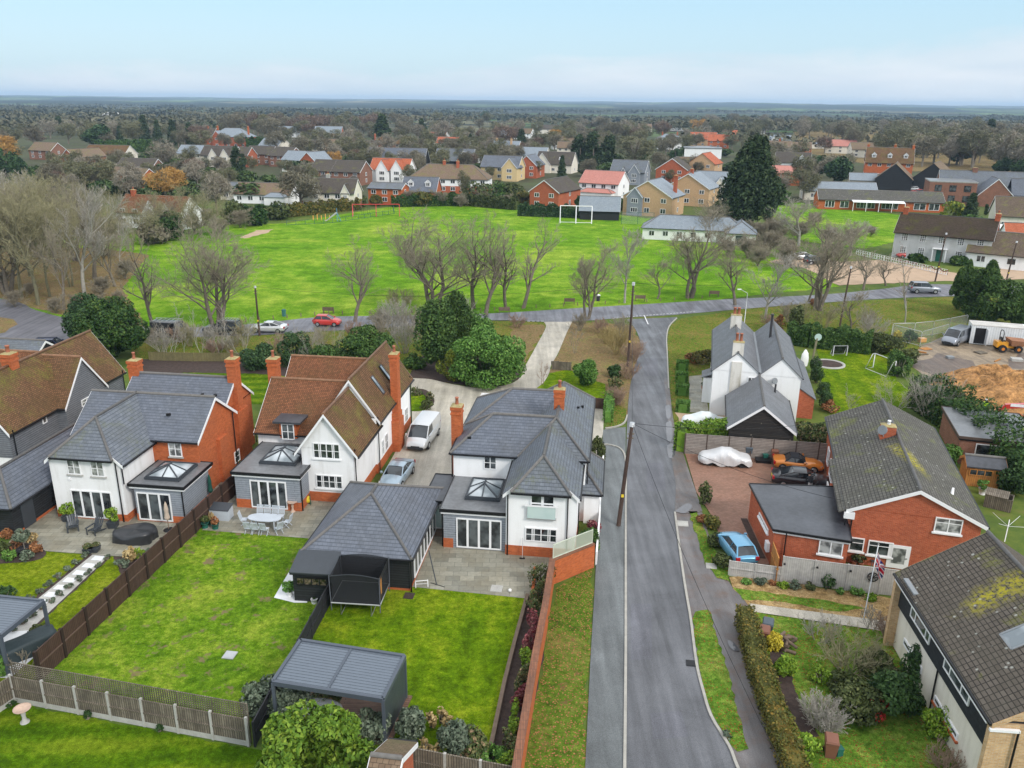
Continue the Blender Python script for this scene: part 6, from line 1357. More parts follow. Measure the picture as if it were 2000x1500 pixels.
car('coupe','silver coupe parked on the far road below the green','car',tuple(G(526,648)+Vector((0,0,.04))),R(176),4.6,1.82,1.38,'coupe','p_silver')
car('hatchback','small red hatchback parked beside the green','car',tuple(G(640,636)+Vector((0,0,.04))),R(-3),3.6,1.65,1.48,'hatch','p_red')
car('suv','grey four by four driving along the road near the white villa','car',tuple(G(1804,572)+Vector((0,0,.04))),R(-4),4.7,1.9,1.78,'suv','p_grey')
car('hatchback','red car parked in front of the white villa','car',tuple(G(1770,503)),R(185),4.2,1.75,1.45,'hatch','p_red'); car('coupe','silver saloon in the tan gravel car park behind bare trees','car',tuple(G(1570,507)+Vector((0,0,.05))),R(5),4.5,1.8,1.42,'coupe','p_silver'); car('suv','dark car in the tan gravel car park behind bare trees','car',tuple(G(1592,516)+Vector((0,0,.05))),R(12),4.4,1.8,1.6,'suv','p_dark')
car('hatchback','navy car parked behind the brown roofs at the far left','car',tuple(G(106,684)),R(5),4.3,1.78,1.5,'suv','p_navy'); car('hatchback','dark red car parked beside the buff brick house','car',tuple(G(1210,407)),R(4),4.2,1.75,1.45,'hatch','p_red')
for p,c_,l in (((1782,372),'p_white','white car in the yard by the dark barn'),((1790,378),'p_red','red car in the yard by the dark barn'),((1800,379),'p_dark','dark car in the yard by the brick offices'),((840,290),'p_white','white car glimpsed among the distant village trees')): car('parked_car',l,'car',tuple(G(*p)),R(150),4.3,1.8,1.5,'hatch',c_)
# ------------------------------------------------------------ people
M['skin']=plain('skin',(.45,.25,.18),.6,var=.05); M['jacket']=plain('dark_jacket',(.018,.019,.024),.8,var=.15); M['trouser']=plain('pale_grey_trousers',(.36,.36,.37),.8,var=.1); M['hair']=plain('dark_hair',(.025,.018,.014),.8); M['hivis']=plain('lime_hi_vis',(.45,.75,.03),.7,var=.08)
def person(label,loc,rz,J,top,bottom,hairm='hair'):
    """J: joints in metres (x right, y forward, z up); one skinned body with clothing colours by height along the figure"""
    order=['pelvis','waist','chest','neck','head','crown','lsh','lel','lwr','lha','rsh','rel','rwr','rha','lhip','lkn','lan','lto','rhip','rkn','ran','rto']
    E=[(0,1),(1,2),(2,3),(3,4),(4,5),(2,6),(6,7),(7,8),(8,9),(2,10),(10,11),(11,12),(12,13),(0,14),(14,15),(15,16),(16,17),(0,18),(18,19),(19,20),(20,21)]
    Rr=dict(pelvis=.15,waist=.135,chest=.15,neck=.058,head=.10,crown=.085,lsh=.075,lel=.05,lwr=.038,lha=.04,lhip=.095,lkn=.065,lan=.05,lto=.045)
    for k in list(Rr):
        if k[0]=='l': Rr['r'+k[1:]]=Rr[k]
    me=bpy.data.meshes.new('person'); me.from_pydata([J[k] for k in order],E,[]); me.skin_vertices or bpy.data
    o=bpy.data.objects.new('person',me); C.objects.link(o)
    mod=o.modifiers.new('skin','SKIN'); sv=me.skin_vertices[0].data if me.skin_vertices else None
    if sv is None:
        bm=bmesh.new(); bm.from_mesh(me); bm.verts.layers.skin.verify(); bm.to_mesh(me); bm.free(); sv=me.skin_vertices[0].data
    for i,k in enumerate(order): sv[i].radius=(Rr[k],Rr[k]); sv[i].use_root=(i==0)
    o.modifiers.new('sub','SUBSURF').levels=2; o.modifiers['sub'].render_levels=2
    dg=bpy.context.evaluated_depsgraph_get(); ev=o.evaluated_get(dg); nm=bpy.data.meshes.new_from_object(ev); o.modifiers.clear(); o.data=nm
    for mt in (top,bottom,'skin','tyre'): nm.materials.append(M[mt])
    seg=[(np.array(J[order[a]]),np.array(J[order[b]]),a,b) for a,b in E]
    for p in nm.polygons:
        c=np.array(p.center); best=None
        for a,b,i,j in seg:
            t_=np.clip(np.dot(c-a,b-a)/max(1e-9,np.dot(b-a,b-a)),0,1); dd=np.linalg.norm(c-a-(b-a)*t_)
            if best is None or dd<best[0]: best=(dd,order[i],order[j],t_)
        k=best[2]; p.material_index=0; p.use_smooth=True
        if k in ('head','crown') : p.material_index=2
        if k in ('lha','rha'): p.material_index=2
        if k in ('lhip','rhip','lkn','rkn','lan','ran'): p.material_index=1
        if k in ('lto','rto'): p.material_index=3
    o.location=loc; o.rotation_euler=(0,0,rz); tag(o,label,'person')
    h=Vector(J['crown']); hm=MB(); hm.lathe([(.112,-.08),(.122,.0),(.105,.06),(.06,.1),(0,.115)],(h.x,h.y-.015,h.z),12); ho=hm.build('hair' if hairm=='hair' else 'helmet',M[hairm],o,uv=False)
    return o
JB=dict(pelvis=(0,0,.93),waist=(0,.06,1.08),chest=(0,.22,1.27),neck=(0,.36,1.41),head=(0,.44,1.5),crown=(0,.48,1.58),lsh=(-.19,.25,1.30),lel=(-.24,.38,1.06),lwr=(-.14,.56,1.0),lha=(-.10,.64,.99),rsh=(.19,.25,1.30),rel=(.25,.40,1.07),rwr=(.16,.58,1.02),rha=(.12,.66,1.0),lhip=(-.10,0,.88),lkn=(-.12,.06,.48),lan=(-.12,-.04,.08),lto=(-.13,.14,.04),rhip=(.10,0,.88),rkn=(.12,.10,.48),ran=(.12,.04,.08),rto=(.13,.22,.04))
JS=dict(pelvis=(0,0,.95),waist=(0,.0,1.12),chest=(0,.01,1.33),neck=(0,.02,1.49),head=(0,.04,1.6),crown=(0,.04,1.69),lsh=(-.19,0,1.38),lel=(-.25,-.03,1.10),lwr=(-.23,.12,.90),lha=(-.22,.17,.83),rsh=(.19,0,1.38),rel=(.26,-.02,1.1),rwr=(.24,.13,.92),rha=(.23,.19,.86),lhip=(-.10,0,.90),lkn=(-.12,.03,.48),lan=(-.12,-.02,.08),lto=(-.13,.17,.04),rhip=(.10,0,.90),rkn=(.12,.02,.48),ran=(.12,-.02,.08),rto=(.13,.17,.04))
person('person in dark jacket bending into the open door of the black coupe',tuple(G(1580,967)+Vector((0,0,.06))),R(0),JB,'jacket','trouser')
person('person in lime high visibility jacket on the building site by the hedge',tuple(G(1920,812)),R(160),JS,'hivis','jacket','f_w')
# ------------------------------------------------------------ building site
c=G(1925,672); t=thing('site_container','white site container with its door open on the muddy site','container',(c.x,c.y,0),R(-18)); a=G(1893,660)
def cbox(t,name,mat,*a): m=MB(); m.box(*a); return m.build(name,M[mat],t)
M['corr']=tiled('corrugated_white_steel',(.66,.68,.70),(.70,.72,.74),(.5,.52,.54),.28,40.,off=0.,mort=.03,rough=.5,stain=.15,dirt=(.5,.48,.45)); M['roof_dirty']=plain('dirty_white_roof',(.52,.50,.47),.8,var=.25,scale=1)
t.location=tuple(G(1940,672)); L_=6.0; w_=2.4
cbox(t,'container_body','corr',-L_/2,-w_/2,.12,L_/2,w_/2,2.5); cbox(t,'roof','roof_dirty',-L_/2-.02,-w_/2-.02,2.503,L_/2+.02,w_/2+.02,2.6); cbox(t,'doorway','black',-2.55,-w_/2-.012,.2,-1.35,-w_/2+.1,2.2); cbox(t,'doorway','black',-L_/2-.012,-.9,.2,-L_/2+.1,.2,2.2); cbox(t,'door','corr',-1.3,-w_/2-.9,.2,-1.24,-w_/2-.02,2.2)
c=G(1985,668); t=thing('portable_toilet','blue portable toilet cabin with white roof beside the container','toilet',(c.x,c.y,0),R(-18)); M['loo_blue']=plain('blue_plastic',(.06,.28,.50),.5)
cbox(t,'cabin','loo_blue',-.6,-.6,.1,.6,.6,2.1); cbox(t,'roof','white',-.66,-.66,2.105,.66,.66,2.25); cbox(t,'door','white',-.42,-.625,.95,.42,-.58,1.75)
c=G(1966,686); t=thing('dumper','orange site dumper with roll bar and rusty skip','dumper',(c.x,c.y,.03),R(-8))
for x in (-.85,.95):
    for y in (-.75,.75): m=MB(); m.tube([(x,y-.2,.46),(x,y+.2,.46)],.46,14); o=m.build('wheel',M['tyre'],t); m=MB(); m.tube([(x,y-.21,.46),(x,y+.21,.46)],.2,8); m.build('rim',M['p_orange'],o)
M['p_yel']=paint('amber_paint',(.68,.30,.02)); M['rust']=plain('rusty_steel',(.30,.14,.075),.8,var=.3)
m=MB(); m.box(-1.5,-.6,.55,-.2,.6,1.25); m.box(-.2,-.45,.5,.9,.45,.75); m.build('chassis',M['p_yel'],t); m=MB(); m.mesh([(.1,-.75,.85),(1.4,-.75,.75),(1.4,.75,.75),(.1,.75,.85),(-.1,-.95,1.6),(1.95,-.95,1.45),(1.95,.95,1.45),(-.1,.95,1.6)],[(3,2,1,0),(4,5,6,7),(0,1,5,4),(1,2,6,5),(2,3,7,6),(3,0,4,7)]); m.build('skip',M['rust'],t); m=MB(); m.tube([(-.9,-.5,1.2),(-.9,-.5,2.35),(-.9,-.3,2.6),(-.9,.3,2.6),(-.9,.5,2.35),(-.9,.5,1.2)],.05,6); m.build('roll_bar',M['black'],t); m=MB(); m.box(-.85,-.25,1.25,-.4,.25,1.35); m.box(-.95,-.25,1.35,-.85,.25,1.75); m.build('seat',M['black'],t)
m_,nt,b=new_mat('wire_mesh'); b.inputs['Base Color'].default_value=(.45,.47,.48,1); b.inputs['Alpha'].default_value=.16; M['wiremesh']=m_
def heras(pts,label):
    P=[G(*p) for p in pts]
    for k in range(len(P)-1):
        a,b=P[k],P[k+1]; t=thing('site_fence_panel',label if len(P)==2 else label+(' nearest the hedge','','',' nearest the container')[k] if k in (0,3) else label+' in the middle of the row','fence panel',tuple(a),0,'temporary fence panels'); v=b-a; m=MB()
        m.tube([(0,0,0),(0,0,1.9),v*.04+Vector((0,0,2.0)),v*.96+Vector((0,0,2.0)),v+Vector((0,0,1.9)),v],.035,6); m.build('frame',M['steel'],t); m=MB(); m.poly([(0,0,.1),v+Vector((0,0,.1)),v+Vector((0,0,1.95)),Vector((0,0,1.95))]); m.build('mesh_infill',M['wiremesh'],t,uv=False); m=MB(); m.tube([(0,0,.2),v+Vector((0,0,.2))],.025,5); m.build('rail',M['steel'],t)
heras(((1740,661),(1783,660),(1820,656),(1852,650),(1886,643)),'galvanised mesh site fence panel'); heras(((1742,664),(1796,678)),'galvanised mesh site fence panel angled in front of the row'); heras(((1796,678),(1850,662)),'galvanised mesh site fence panel behind the yellow green shrub')
# clay spoil heap
c=G(1965,765); t=MB(); P=[]; 
from mathutils import noise as mnz
for i in range(70):
    row=[]
    for j in range(70):
        x=(i/69-.5)*17; y=(j/69-.5)*15; r=math.hypot(x/8.5,y/7.5); h=max(0,1-r*r)*2.0*(1+.6*mnz.noise((x*.35,y*.35,2)))+.5*mnz.noise((x*1.1,y*1.1,5))*max(0,1.1-r)+.32*mnz.noise((x*2.6,y*2.6,9))*max(0,1.05-r)
        row.append((x,y,h-.06+.04))
    P.append(row)
t.grid(P,smooth=False); o=t.build('spoil_heap',M['clay_heap'],loc=(c.x+1.2,c.y,0),uv=False); tag(o,'heap of dug orange clay on the building site','soil heap')
def board(name,label,cat,p,rz,sx,sy,sz,mat,tilt=0,z=.04):
    m=MB(); m.box(-sx/2,-sy/2,0,sx/2,sy/2,sz); c=G(*p); o=m.build(name,M[mat],loc=(c.x,c.y,z)); o.rotation_euler=(tilt,0,rz); return tag(o,label,cat)
board('timber_sheet','tan plywood sheet lying beside the site entrance','sheet',(1808,682),R(20),1.3,.9,.05,'wood_orange'); board('timber_kerb','long white timber edging along the dug soil','edging',(1900,778),R(-52),5.5,.12,.12,'white')
for k,(x,y,rz_,sx_,sy_,sz_,mt,l,nm_) in enumerate(((1800,668,10,.9,.6,.5,'p_yel','yellow plastic tub beside the plywood sheet','tub'),(1790,688,-30,2.2,.2,.15,'wood_orange','loose timber plank at the site entrance','plank'),(1800,694,15,1.8,.2,.12,'wood_old','grey plank in the mud at the site entrance','plank'),(1915,690,20,1.2,1.0,.14,'wood_old','timber pallet beside the grey site van','pallet'),(1985,705,-15,1.2,1.0,.3,'conc','stack of grey blocks behind the dumper','block stack'),(1948,705,40,1.6,.15,.1,'wood_orange','orange timber length on the mud','plank'),(1855,700,5,.8,.6,.25,'lead','grey sacks on the mud in front of the van','sack'),(1960,838,-40,2.6,.3,.25,'wood_orange','orange timber baulk by the brick wall','plank'),(1985,820,10,1.,.8,.5,'brick','small stack of orange bricks at the right edge','brick stack'))): board(nm_.replace(' ','_'),l,nm_,(x,y),R(rz_),sx_,sy_,sz_,mt)
t=thing('excavator_arm','red excavator boom reaching in at the right edge','excavator',tuple(G(2010,828)),R(168)); m=MB(); m.bar((0,0,1.9),(2.4,0,1.6),.35,.42); m.build('boom',M['p_red'],t); m=MB(); m.bar((2.4,0,1.6),(3.2,0,.7),.26,.3); m.build('dipper',M['p_red'],t); m=MB(); m.prism([(3.0,-.35,.75),(3.6,-.35,.7),(3.5,-.35,.1),(3.1,-.35,.15)],(0,.7,0)); m.build('bucket',M['steel_dark'],t); m=MB(); m.box(.5,.18,1.66,2.0,.2,1.94); m.build('decal',M['f_w'],t); m=MB(); m.box(-1.5,-.8,.5,0,.8,2.0); m.build('cab',M['p_red'],t); m=MB(); m.box(-1.9,-1.,.0,.4,-.6,.5); m.build('track',M['tyre'],t); m=MB(); m.box(-1.9,.6,.0,.4,1.,.5); m.build('track',M['tyre'],t)
wall('brick_wall','low new orange brick wall at the right edge of the site',[G(1965,830),G(2050,900)],.6,.25,'brick')
# ------------------------------------------------------------ cottage garden
frame_goal('football_goal','white football goal standing by the hedge in the cottage garden',G(1728,728)+Vector((0,.4,0)),R(110),3.2,1.7,1.1,.05)
frame_goal('football_goal','small goal with black net at the back of the cottage garden',G(1640,695),R(5),1.7,1.25,.7,.05,'steel','net')
t=thing('basketball_stand','basketball hoop with round board on a dark post in the cottage garden','basketball hoop',tuple(G(1587,702))); m=MB(); m.tube([(0,0,0),(.2,0,2.6)],.13,8); m.build('post',M['bark_green'],t); m=MB(); m.tube([(.3,-.06,2.75),(.3,-.0,2.75)],.42,16); m.build('backboard',M['glass_green'],t)
c=G(1618,712); m=MB(); m.lathe([(1.85,0),(1.85,.12),(1.55,.12),(1.55,.05),(0,.10)],n=28); o=m.build('fire_pit_ring',M['conc'],loc=(c.x,c.y,.03)); tag(o,'round stone edged bed of brown bark in the cottage garden','flower bed'); m=MB(); m.lathe([(1.54,.06),(1.2,.12),(0,.16)],n=24); m.build('bark_mulch',M['soil'],o)
t=thing('boat','small white upturned boat leaning at the cottage corner','boat',tuple(G(1572,716)),R(15)); m=MB(); P=[[(w*.52*math.sin(a),.25-.28*math.cos(a)*w,z) for a in np.linspace(-1.5,1.5,9)] for z,w in ((.0,.85),(.5,1.),(1.0,.98),(1.5,.75),(1.9,.3),(2.0,.05))]; m.grid(P); m.build('hull',M['white'],t); m=MB(); m.tube([(-.45,.25,0.),(-.5,.24,.6),(-.38,.24,1.5),(0,.24,2.0),(.38,.24,1.5),(.5,.24,.6),(.45,.25,0)],.04,5); m.build('gunwale',M['white'],t)
t=thing('studio','garden room with wet grey flat roof and black flue beyond the red brick house','garden room',tuple(G(1866,905)),R(-14))
h=House('studio','garden room with wet grey flat roof and black flue beyond the red brick house',(G(1866,905).x,G(1866,905).y),-16,'garden room'); bpy.data.objects.remove(t)
h.walls(0,0,6.0,7.2,0,2.3,'brick_dark'); h.flat(0,0,6.0,7.2,2.35,over=.15,fascia='black',edge='wood_lapd'); h.mb('flue','black').tube([(4.9,.9,2.5),(4.9,.9,4.2)],.13,8); h.win('S',0,3,.3,3.5,1.7,3,1); h.done()
h=House('shed','orange timber shed with grey felt roof beside the garden room',(G(1883,948).x,G(1883,948).y),-14,'shed'); h.walls(0,0,2.7,1.8,0,1.7,'wood_orange'); h.roof(0,0,2.7,1.8,1.7,2.2,'x','felt',over=.15,A='g',B='g',wall='wood_orange',gutter=None,barge='wood_orange'); h.win('S',0,1.0,.95,1.7,.55,3,1,frame='wood_orange'); h.done()
t=thing('compost_bin','grey timber compost bin on the grass beside the orange shed','compost bin',tuple(G(1948,990)),R(-35)); 
for x0,y0_,x1,y1_ in ((-.9,-.6,.9,-.55),(-.9,.55,.9,.6),(-.9,-.55,-.85,.55),(.85,-.55,.9,.55)): cbox(t,'side_boards','wood_old',x0,y0_,0,x1,y1_,1.0)
m=MB(); m.prism([(-.95,-.62,1.01),(.6,-.62,1.01),(.6,.62,1.12),(-.95,.62,1.12)],(0,0,.05)); m.build('lid',M['wood_old'],t)
t=thing('clothes_dryer','white rotary clothes dryer on the lawn behind the red brick house','clothes dryer',tuple(G(1962,1058))); m=MB(); m.tube([(0,0,0),(0,0,1.7)],.03,6); m.build('pole',M['white'],t)
for k in range(4): a=k*1.57+.5; m=MB(); m.tube([(0,0,1.2),(1.2*math.cos(a),1.2*math.sin(a),1.7)],.013,5); m.build('arm',M['white'],t)
wbin(G(1924,942),R(10),'bin_grey','dark water butt sized bin beside the orange shed')
pot('potted_plant','white pots with a green shrub between shed and compost bin',G(1918,965),.3,.5,'pot_white','leaf',.45,.7,31,400,.1)
t=thing('garden_chair','small dark chair against the red brick wall behind the pale fence','chair',tuple(G(1705,1105)),R(0)); m=MB(); m.box(-.22,-.22,.42,.22,.22,.46); m.build('seat',M['steel_dark'],t); m=MB(); m.box(-.22,.2,.46,.22,.24,.9); m.build('backrest',M['steel_dark'],t)
for x in (-.2,.2): m=MB(); m.tube([(x,-.2,0),(x,-.2,.42)],.02,5); m.build('leg',M['steel_dark'],t); m=MB(); m.tube([(x,.2,0),(x,.2,.42)],.02,5); m.build('leg',M['steel_dark'],t)
# ------------------------------------------------------------ planting close to the camera
def B(p,w,h,mat,label,n=2500,size=.13,name='shrub',cat='shrub',group=None,seed=None,k=14,d=None,zc=None,lr=(.34,.52)):
    """bush whose foot is at photo pixel p; w, h in metres"""
    loc=G(*p); return bush(name,label,cat,tuple(loc),w/2,(d or w)/2,h/2,mat,n,size,k,seed or int(p[0]*7+p[1]),group,zc=zc,lr=lr)
def twiggy(p,w,h,label,mat='twig',seed=1,n=1.,stems=9,name='bare_shrub',cat='shrub',group=None,spread=.5,loc=None,twig=.010):
    """leafless many-stemmed shrub"""
    rr_=random.Random(seed); tk=[];tn=[]
    for s_ in range(stems):
        a=6.283*s_/stems+rr_.random(); l=w/h*.55*rr_.uniform(.3,1.)
        g=grow(seed*31+s_,h,spread,(5,4,3),3,.035,.2,lean=(math.cos(a)*l,math.sin(a)*l),twig=twig)
        for q,L in ((0,tk),(1,tn)):
            arr=g[q].copy(); o=np.array([math.cos(a)*.15*w*.5,math.sin(a)*.15*w*.5,0]); arr[:,:3]+=o; arr[:,3:6]+=o; L.append(arr)
    seg=fit((np.concatenate(tk),np.concatenate(tn)),h); t=thing(name,label,cat,tuple(loc if loc is not None else G(*p)),rr_.random()*6,group)
    mesh_np('stem',*tubes_np(seg[0],4),M[mat],t); mesh_np('twig_crown',*tubes_np(seg[1],3),M[mat],t); return t
c=G(620,1468,3.0); bush('garden_tree','bright yellow green leafy tree crown filling the bottom edge','tree',(c.x,c.y-.2,0),3.15,2.7,1.9,'leaf_tree',22000,.135,34,5,zc=2.9,lr=(.22,.36))
B((518,1385),2.3,1.5,'leaf_grey','grey green shrub at the foot of the trellis beside the black fence',3200,.1); B((572,1392),2.4,1.3,'leaf_grey','grey green shrub in front of the slatted pergola',3000,.1); B((640,1390),1.3,1.1,'leaf_mixed','pinkish tipped shrub in front of the slatted pergola',1500,.1)
B((728,1440),1.5,1.5,'leaf_grey','rounded grey green shrub at the pergola corner',2600,.1); B((803,1442),1.4,1.6,'leaf_grey','upright grey green shrub beside the brown decking',2600,.1); B((890,1478),1.7,1.7,'leaf_grey','grey green shrub left of the pair at the lawn bottom',3000,.1); B((925,1484),1.5,1.6,'leaf_mixed','reddish tinged shrub right of the pair at the lawn bottom',2600,.1); B((962,1500),1.3,1.2,'leaf','feathery bright green shrub beside the brick wall at the bottom',2000,.08)
for k,(x,y) in enumerate(((845,1420),(862,1412),(875,1425),(830,1470),(850,1480))): B((x,y),.6,.9,'thatch','thin dry stalks at the bottom of the dense lawn',160,.10,'dry_stalks','plant','dry stalks by the lawn bottom',k=6)
cl=[('leaf_olive',.95,1.9),('leaf_mixed',.6,1.5),('leaf_mixed',.6,1.3),('leaf_crim',.7,1.5),('leaf_crim',.65,1.4),('leaf_lime',.7,1.3),('leaf_mixed',.6,1.3),('leaf_crim',.6,1.3),('leaf_lime',.75,1.4),('leaf_mixed',.65,1.3),('leaf_lime',.8,1.4),('leaf_olive',.8,1.3)]
A0,A1=Vector((1.95,44.3,0)),Vector((-.25,27.6,0))
nm={'leaf_crim':'crimson','leaf_mixed':'red and green','leaf_lime':'lime green','leaf_olive':'olive green'}
od=['first','second','third','fourth','fifth','sixth','seventh','eighth','ninth','tenth','eleventh','twelfth']
for k,(mt,w,hh) in enumerate(cl):
    p=A0.lerp(A1,k/11); bush('climbing_plant','%s climbing plant, %s from the terrace along the brick garden wall'%(nm[mt],od[k]),'climber',tuple(p),w*.40,.95,hh/2,mt,1100,.07,16,60+k,'climbers along the brick garden wall')
rr_=random.Random(5)
for k in range(11):
    for s_,off in (('left',-1),('right',1)):
        q=(188-k*18+off*(21-k*.2),1090+k*14+off*3); B(q,.55,.35,'leaf_grey','small grey tuft edging the white stepping stone path',150,.07,'edging_plant','plant','tufts along the stepping stones',k=6)
B((272,1092),.8,.7,'leaf_lime','lime green shrub by the brown fence near the left terrace',800,.08); B((255,1098),.7,1.1,'thatch','straw coloured grass clump by the brown fence',500,.12,'grass_clump','grass clump'); B((238,1108),.9,.5,'leaf_grey','silvery mound by the brown fence',500,.08); B((292,1088),.6,.6,'leaf_grey','grey shrub squeezed against the brown fence',400,.08)
for p,l,mt in (((32,1072),'rusty grass clump left of the olive tree','leaf_rust'),((72,1078),'tawny grass clump right of the olive tree','leaf_rust'),((8,1080),'pale green clump at the left end of the flower bed','leaf_olive'),((55,1094),'low grey mound in front of the olive tree','leaf_grey'),((20,1094),'low green plants at the front of the flower bed','leaf'),((16,1052),'dark leaf mound beside the black outbuilding','leaf_rust'),((62,1060),'fine straw grass behind the olive tree','thatch')): B(p,.9,.75,mt,l,500,.09,'bed_plant','plant')
B((10,1172),1.2,.9,'leaf_dark','round dark shrub behind the left pergola',1100,.09); B((98,1248),.9,.5,'leaf_olive','low olive shrub by the right post of the left pergola',500,.08); B((72,1236),1.0,.45,'leaf_olive','low clump where the stepping stones meet the pergola',500,.08); B((112,1260),.7,.6,'leaf','small green shrub squeezed against the brown fence by the pergola',500,.08)
B((4,1320),.6,1.1,'leaf','leafy sprig at the left edge above the concrete post',400,.1); twiggy((45,1312),1.4,1.2,'thin bare twigs beside the left pergola',seed=3,stems=4)
B((172,1404),.35,.5,'leaf_dark','small dark plant at the weathered fence, nearer the birdbath',150,.08); B((312,1428),.4,.35,'leaf_dark','small dark plant at the weathered fence, further from the birdbath',150,.08); B((20,1378),.6,.3,'leaf_dark','dark ground plants in the fence corner behind the birdbath',150,.08)
# outbuilding roof at the bottom edge
e=G(815,1449,2.3); rg_=G(773,1502,3.4); h=House('outbuilding','small mossy tiled outbuilding with brick gable at the bottom edge',(e.x,e.y),-8,'outbuilding'); dp=4.4
h.walls(-1.15,-dp,-.15,-.2,0,2.3,'brick_red'); h.roof(-1.15,-dp,-.15,-.2,2.3,3.45,'x','mid_tile0',over=.2,vo=.15,A='g',B='g',wall='brick_red',rt='ridge'); h.done()
# right hand front garden
hp=[G(1455,1178,1.3),G(1486,1290,1.3),G(1515,1370,1.3),G(1545,1450,1.3),G(1580,1540,1.3)]
hedge('hedge','clipped hedge with rusty tips along the footway of the right garden',hp,1.05,1.35,'leaf_tip',9000,.075,4,rough=.10)
B((1508,1268),1.0,1.0,'leaf_yellow','round yellow flowering shrub beside the brown bin',1500,.08); B((1530,1320),1.15,1.15,'leaf_lime','round variegated lime shrub inside the roadside hedge',1700,.09); B((1562,1480),1.6,1.1,'leaf_lime','yellow green mound at the lower end of the roadside hedge',1700,.09); B((1420,1440),.5,.35,'leaf_grey','small stone coloured tuft on the verge',120,.08)
twiggy((1660,1310),5.2,2.6,'wide tangle of bare grey brown stems in the right garden','twig_green',11,stems=26,spread=.6); twiggy((1600,1250),3.2,1.6,'pale bare stems on the grass near the log pile','twig_pale',12,stems=10); twiggy((1606,1425),2.4,1.9,'rounded pale silvery bare shrub above the lower brown bin','twig_pale',13,stems=34,spread=.55); twiggy((1735,1250),1.7,1.6,'brown bare shrub at the wall of the yellow brick house','twig_red',14,stems=20); twiggy((1842,1500),1.6,1.2,'brown bare shrub at the bottom of the cream wall','twig_red',15,stems=14); twiggy((1700,1230),1.2,1.6,'thin white stemmed shrub near the flagpole','twig_pale',16,stems=5)
B((1670,1400),2.6,1.7,'leaf_olive','broad dark leafy shrub in the middle of the right garden',4000,.12); B((1745,1395),2.6,2.2,'leaf_dark','dark shrub with red berries near the cream wall',4200,.11); B((1716,1330),2.2,1.6,'leaf_olive','olive shrub behind the dark berry shrub',2600,.11); B((1785,1330),1.6,2.2,'leaf_dark','dark glossy shrub against the lower windows',2200,.11); B((1835,1440),1.5,1.6,'leaf_lime','yellow green conifer under the lower window',2400,.08); B((1640,1345),1.6,.9,'leaf_olive','low green shrub beside the variegated shrub',1500,.1); B((1600,1330),1.2,.8,'leaf_lime','low yellow tipped shrub near the variegated shrub',900,.09); B((1800,1235),.7,.7,'leaf_lime','small lime plant by the corner of the yellow brick flank',400,.08)
c=G(1716,1385,.8); rs=np.random.default_rng(8); P,e_=lumps(420,.75,.55,.7,6,rs); t=thing('berry_bush','scarlet berries and leaves among the dark shrub','shrub',tuple(G(1712,1412))); leaves_mesh('berries',P,.06,rs,M['berry'] if 'berry' in M else plain('berry_red',(.42,.02,.02),.5),t,e_)
for k,(p,w,hh,mt,l) in enumerate((((1376,985),1.0,1.9,'leaf_olive','tall straggly shrub at the top of the verge by the red drive'),((1388,1030),1.3,.9,'leaf_tip','brambles on the verge, upper clump'),((1400,1065),1.4,.9,'leaf_olive','brambles on the verge beside the blue hatchback'),((1412,1105),1.3,.9,'leaf_olive','brambles at the end of the pale fence'),((1372,1020),.9,.5,'leaf_rust','rusty weeds at the edge of the verge'))): B(p,w,hh,mt,l,1100,.1)
for k,(x,y,w,hh,mt,l) in enumerate(((1486,1141,.8,.5,'leaf_grey','blue green cushion in the pale fence border'),(1508,1143,.4,.35,'leaf_rust','orange flowered plant in the pale fence border'),(1530,1148,.7,.5,'leaf_lime','fresh green plant in the pale fence border'),(1552,1150,.8,.55,'leaf_grey','grey lavender in the pale fence border'),(1583,1152,.7,.45,'leaf_olive','low olive plant in the pale fence border'),(1614,1150,.9,1.1,'leaf_dark','spiky dark plant in the pale fence border'),(1640,1160,.5,.4,'leaf','small green plant right of the spiky one'),(1672,1162,.8,.6,'leaf','ferny plant in the pale fence border'),(1700,1172,.8,.4,'leaf_lime','green clump below the flag'),(1458,1140,.7,.3,'leaf','grass tuft at the low fence'))): B((x,y),w,hh,mt,l,380,.09,'border_plant','plant')
for k,(x,y) in enumerate(((1630,1103),(1668,1103),(1680,1106),(1592,1104))): pot('potted_plant',('pot left of the brick annexe corner','pot by the red brick wall, nearer the annexe','pot by the red brick wall, nearer the chair','straggly potted plant under the annexe window')[k],G(x,y),.2,.3,'pot','leaf_olive',.28,.5,80+k,260,.08)
B((1548,1098),2.2,.5,'leaf_olive','low plants along the annexe wall behind the pale fence',600,.09)
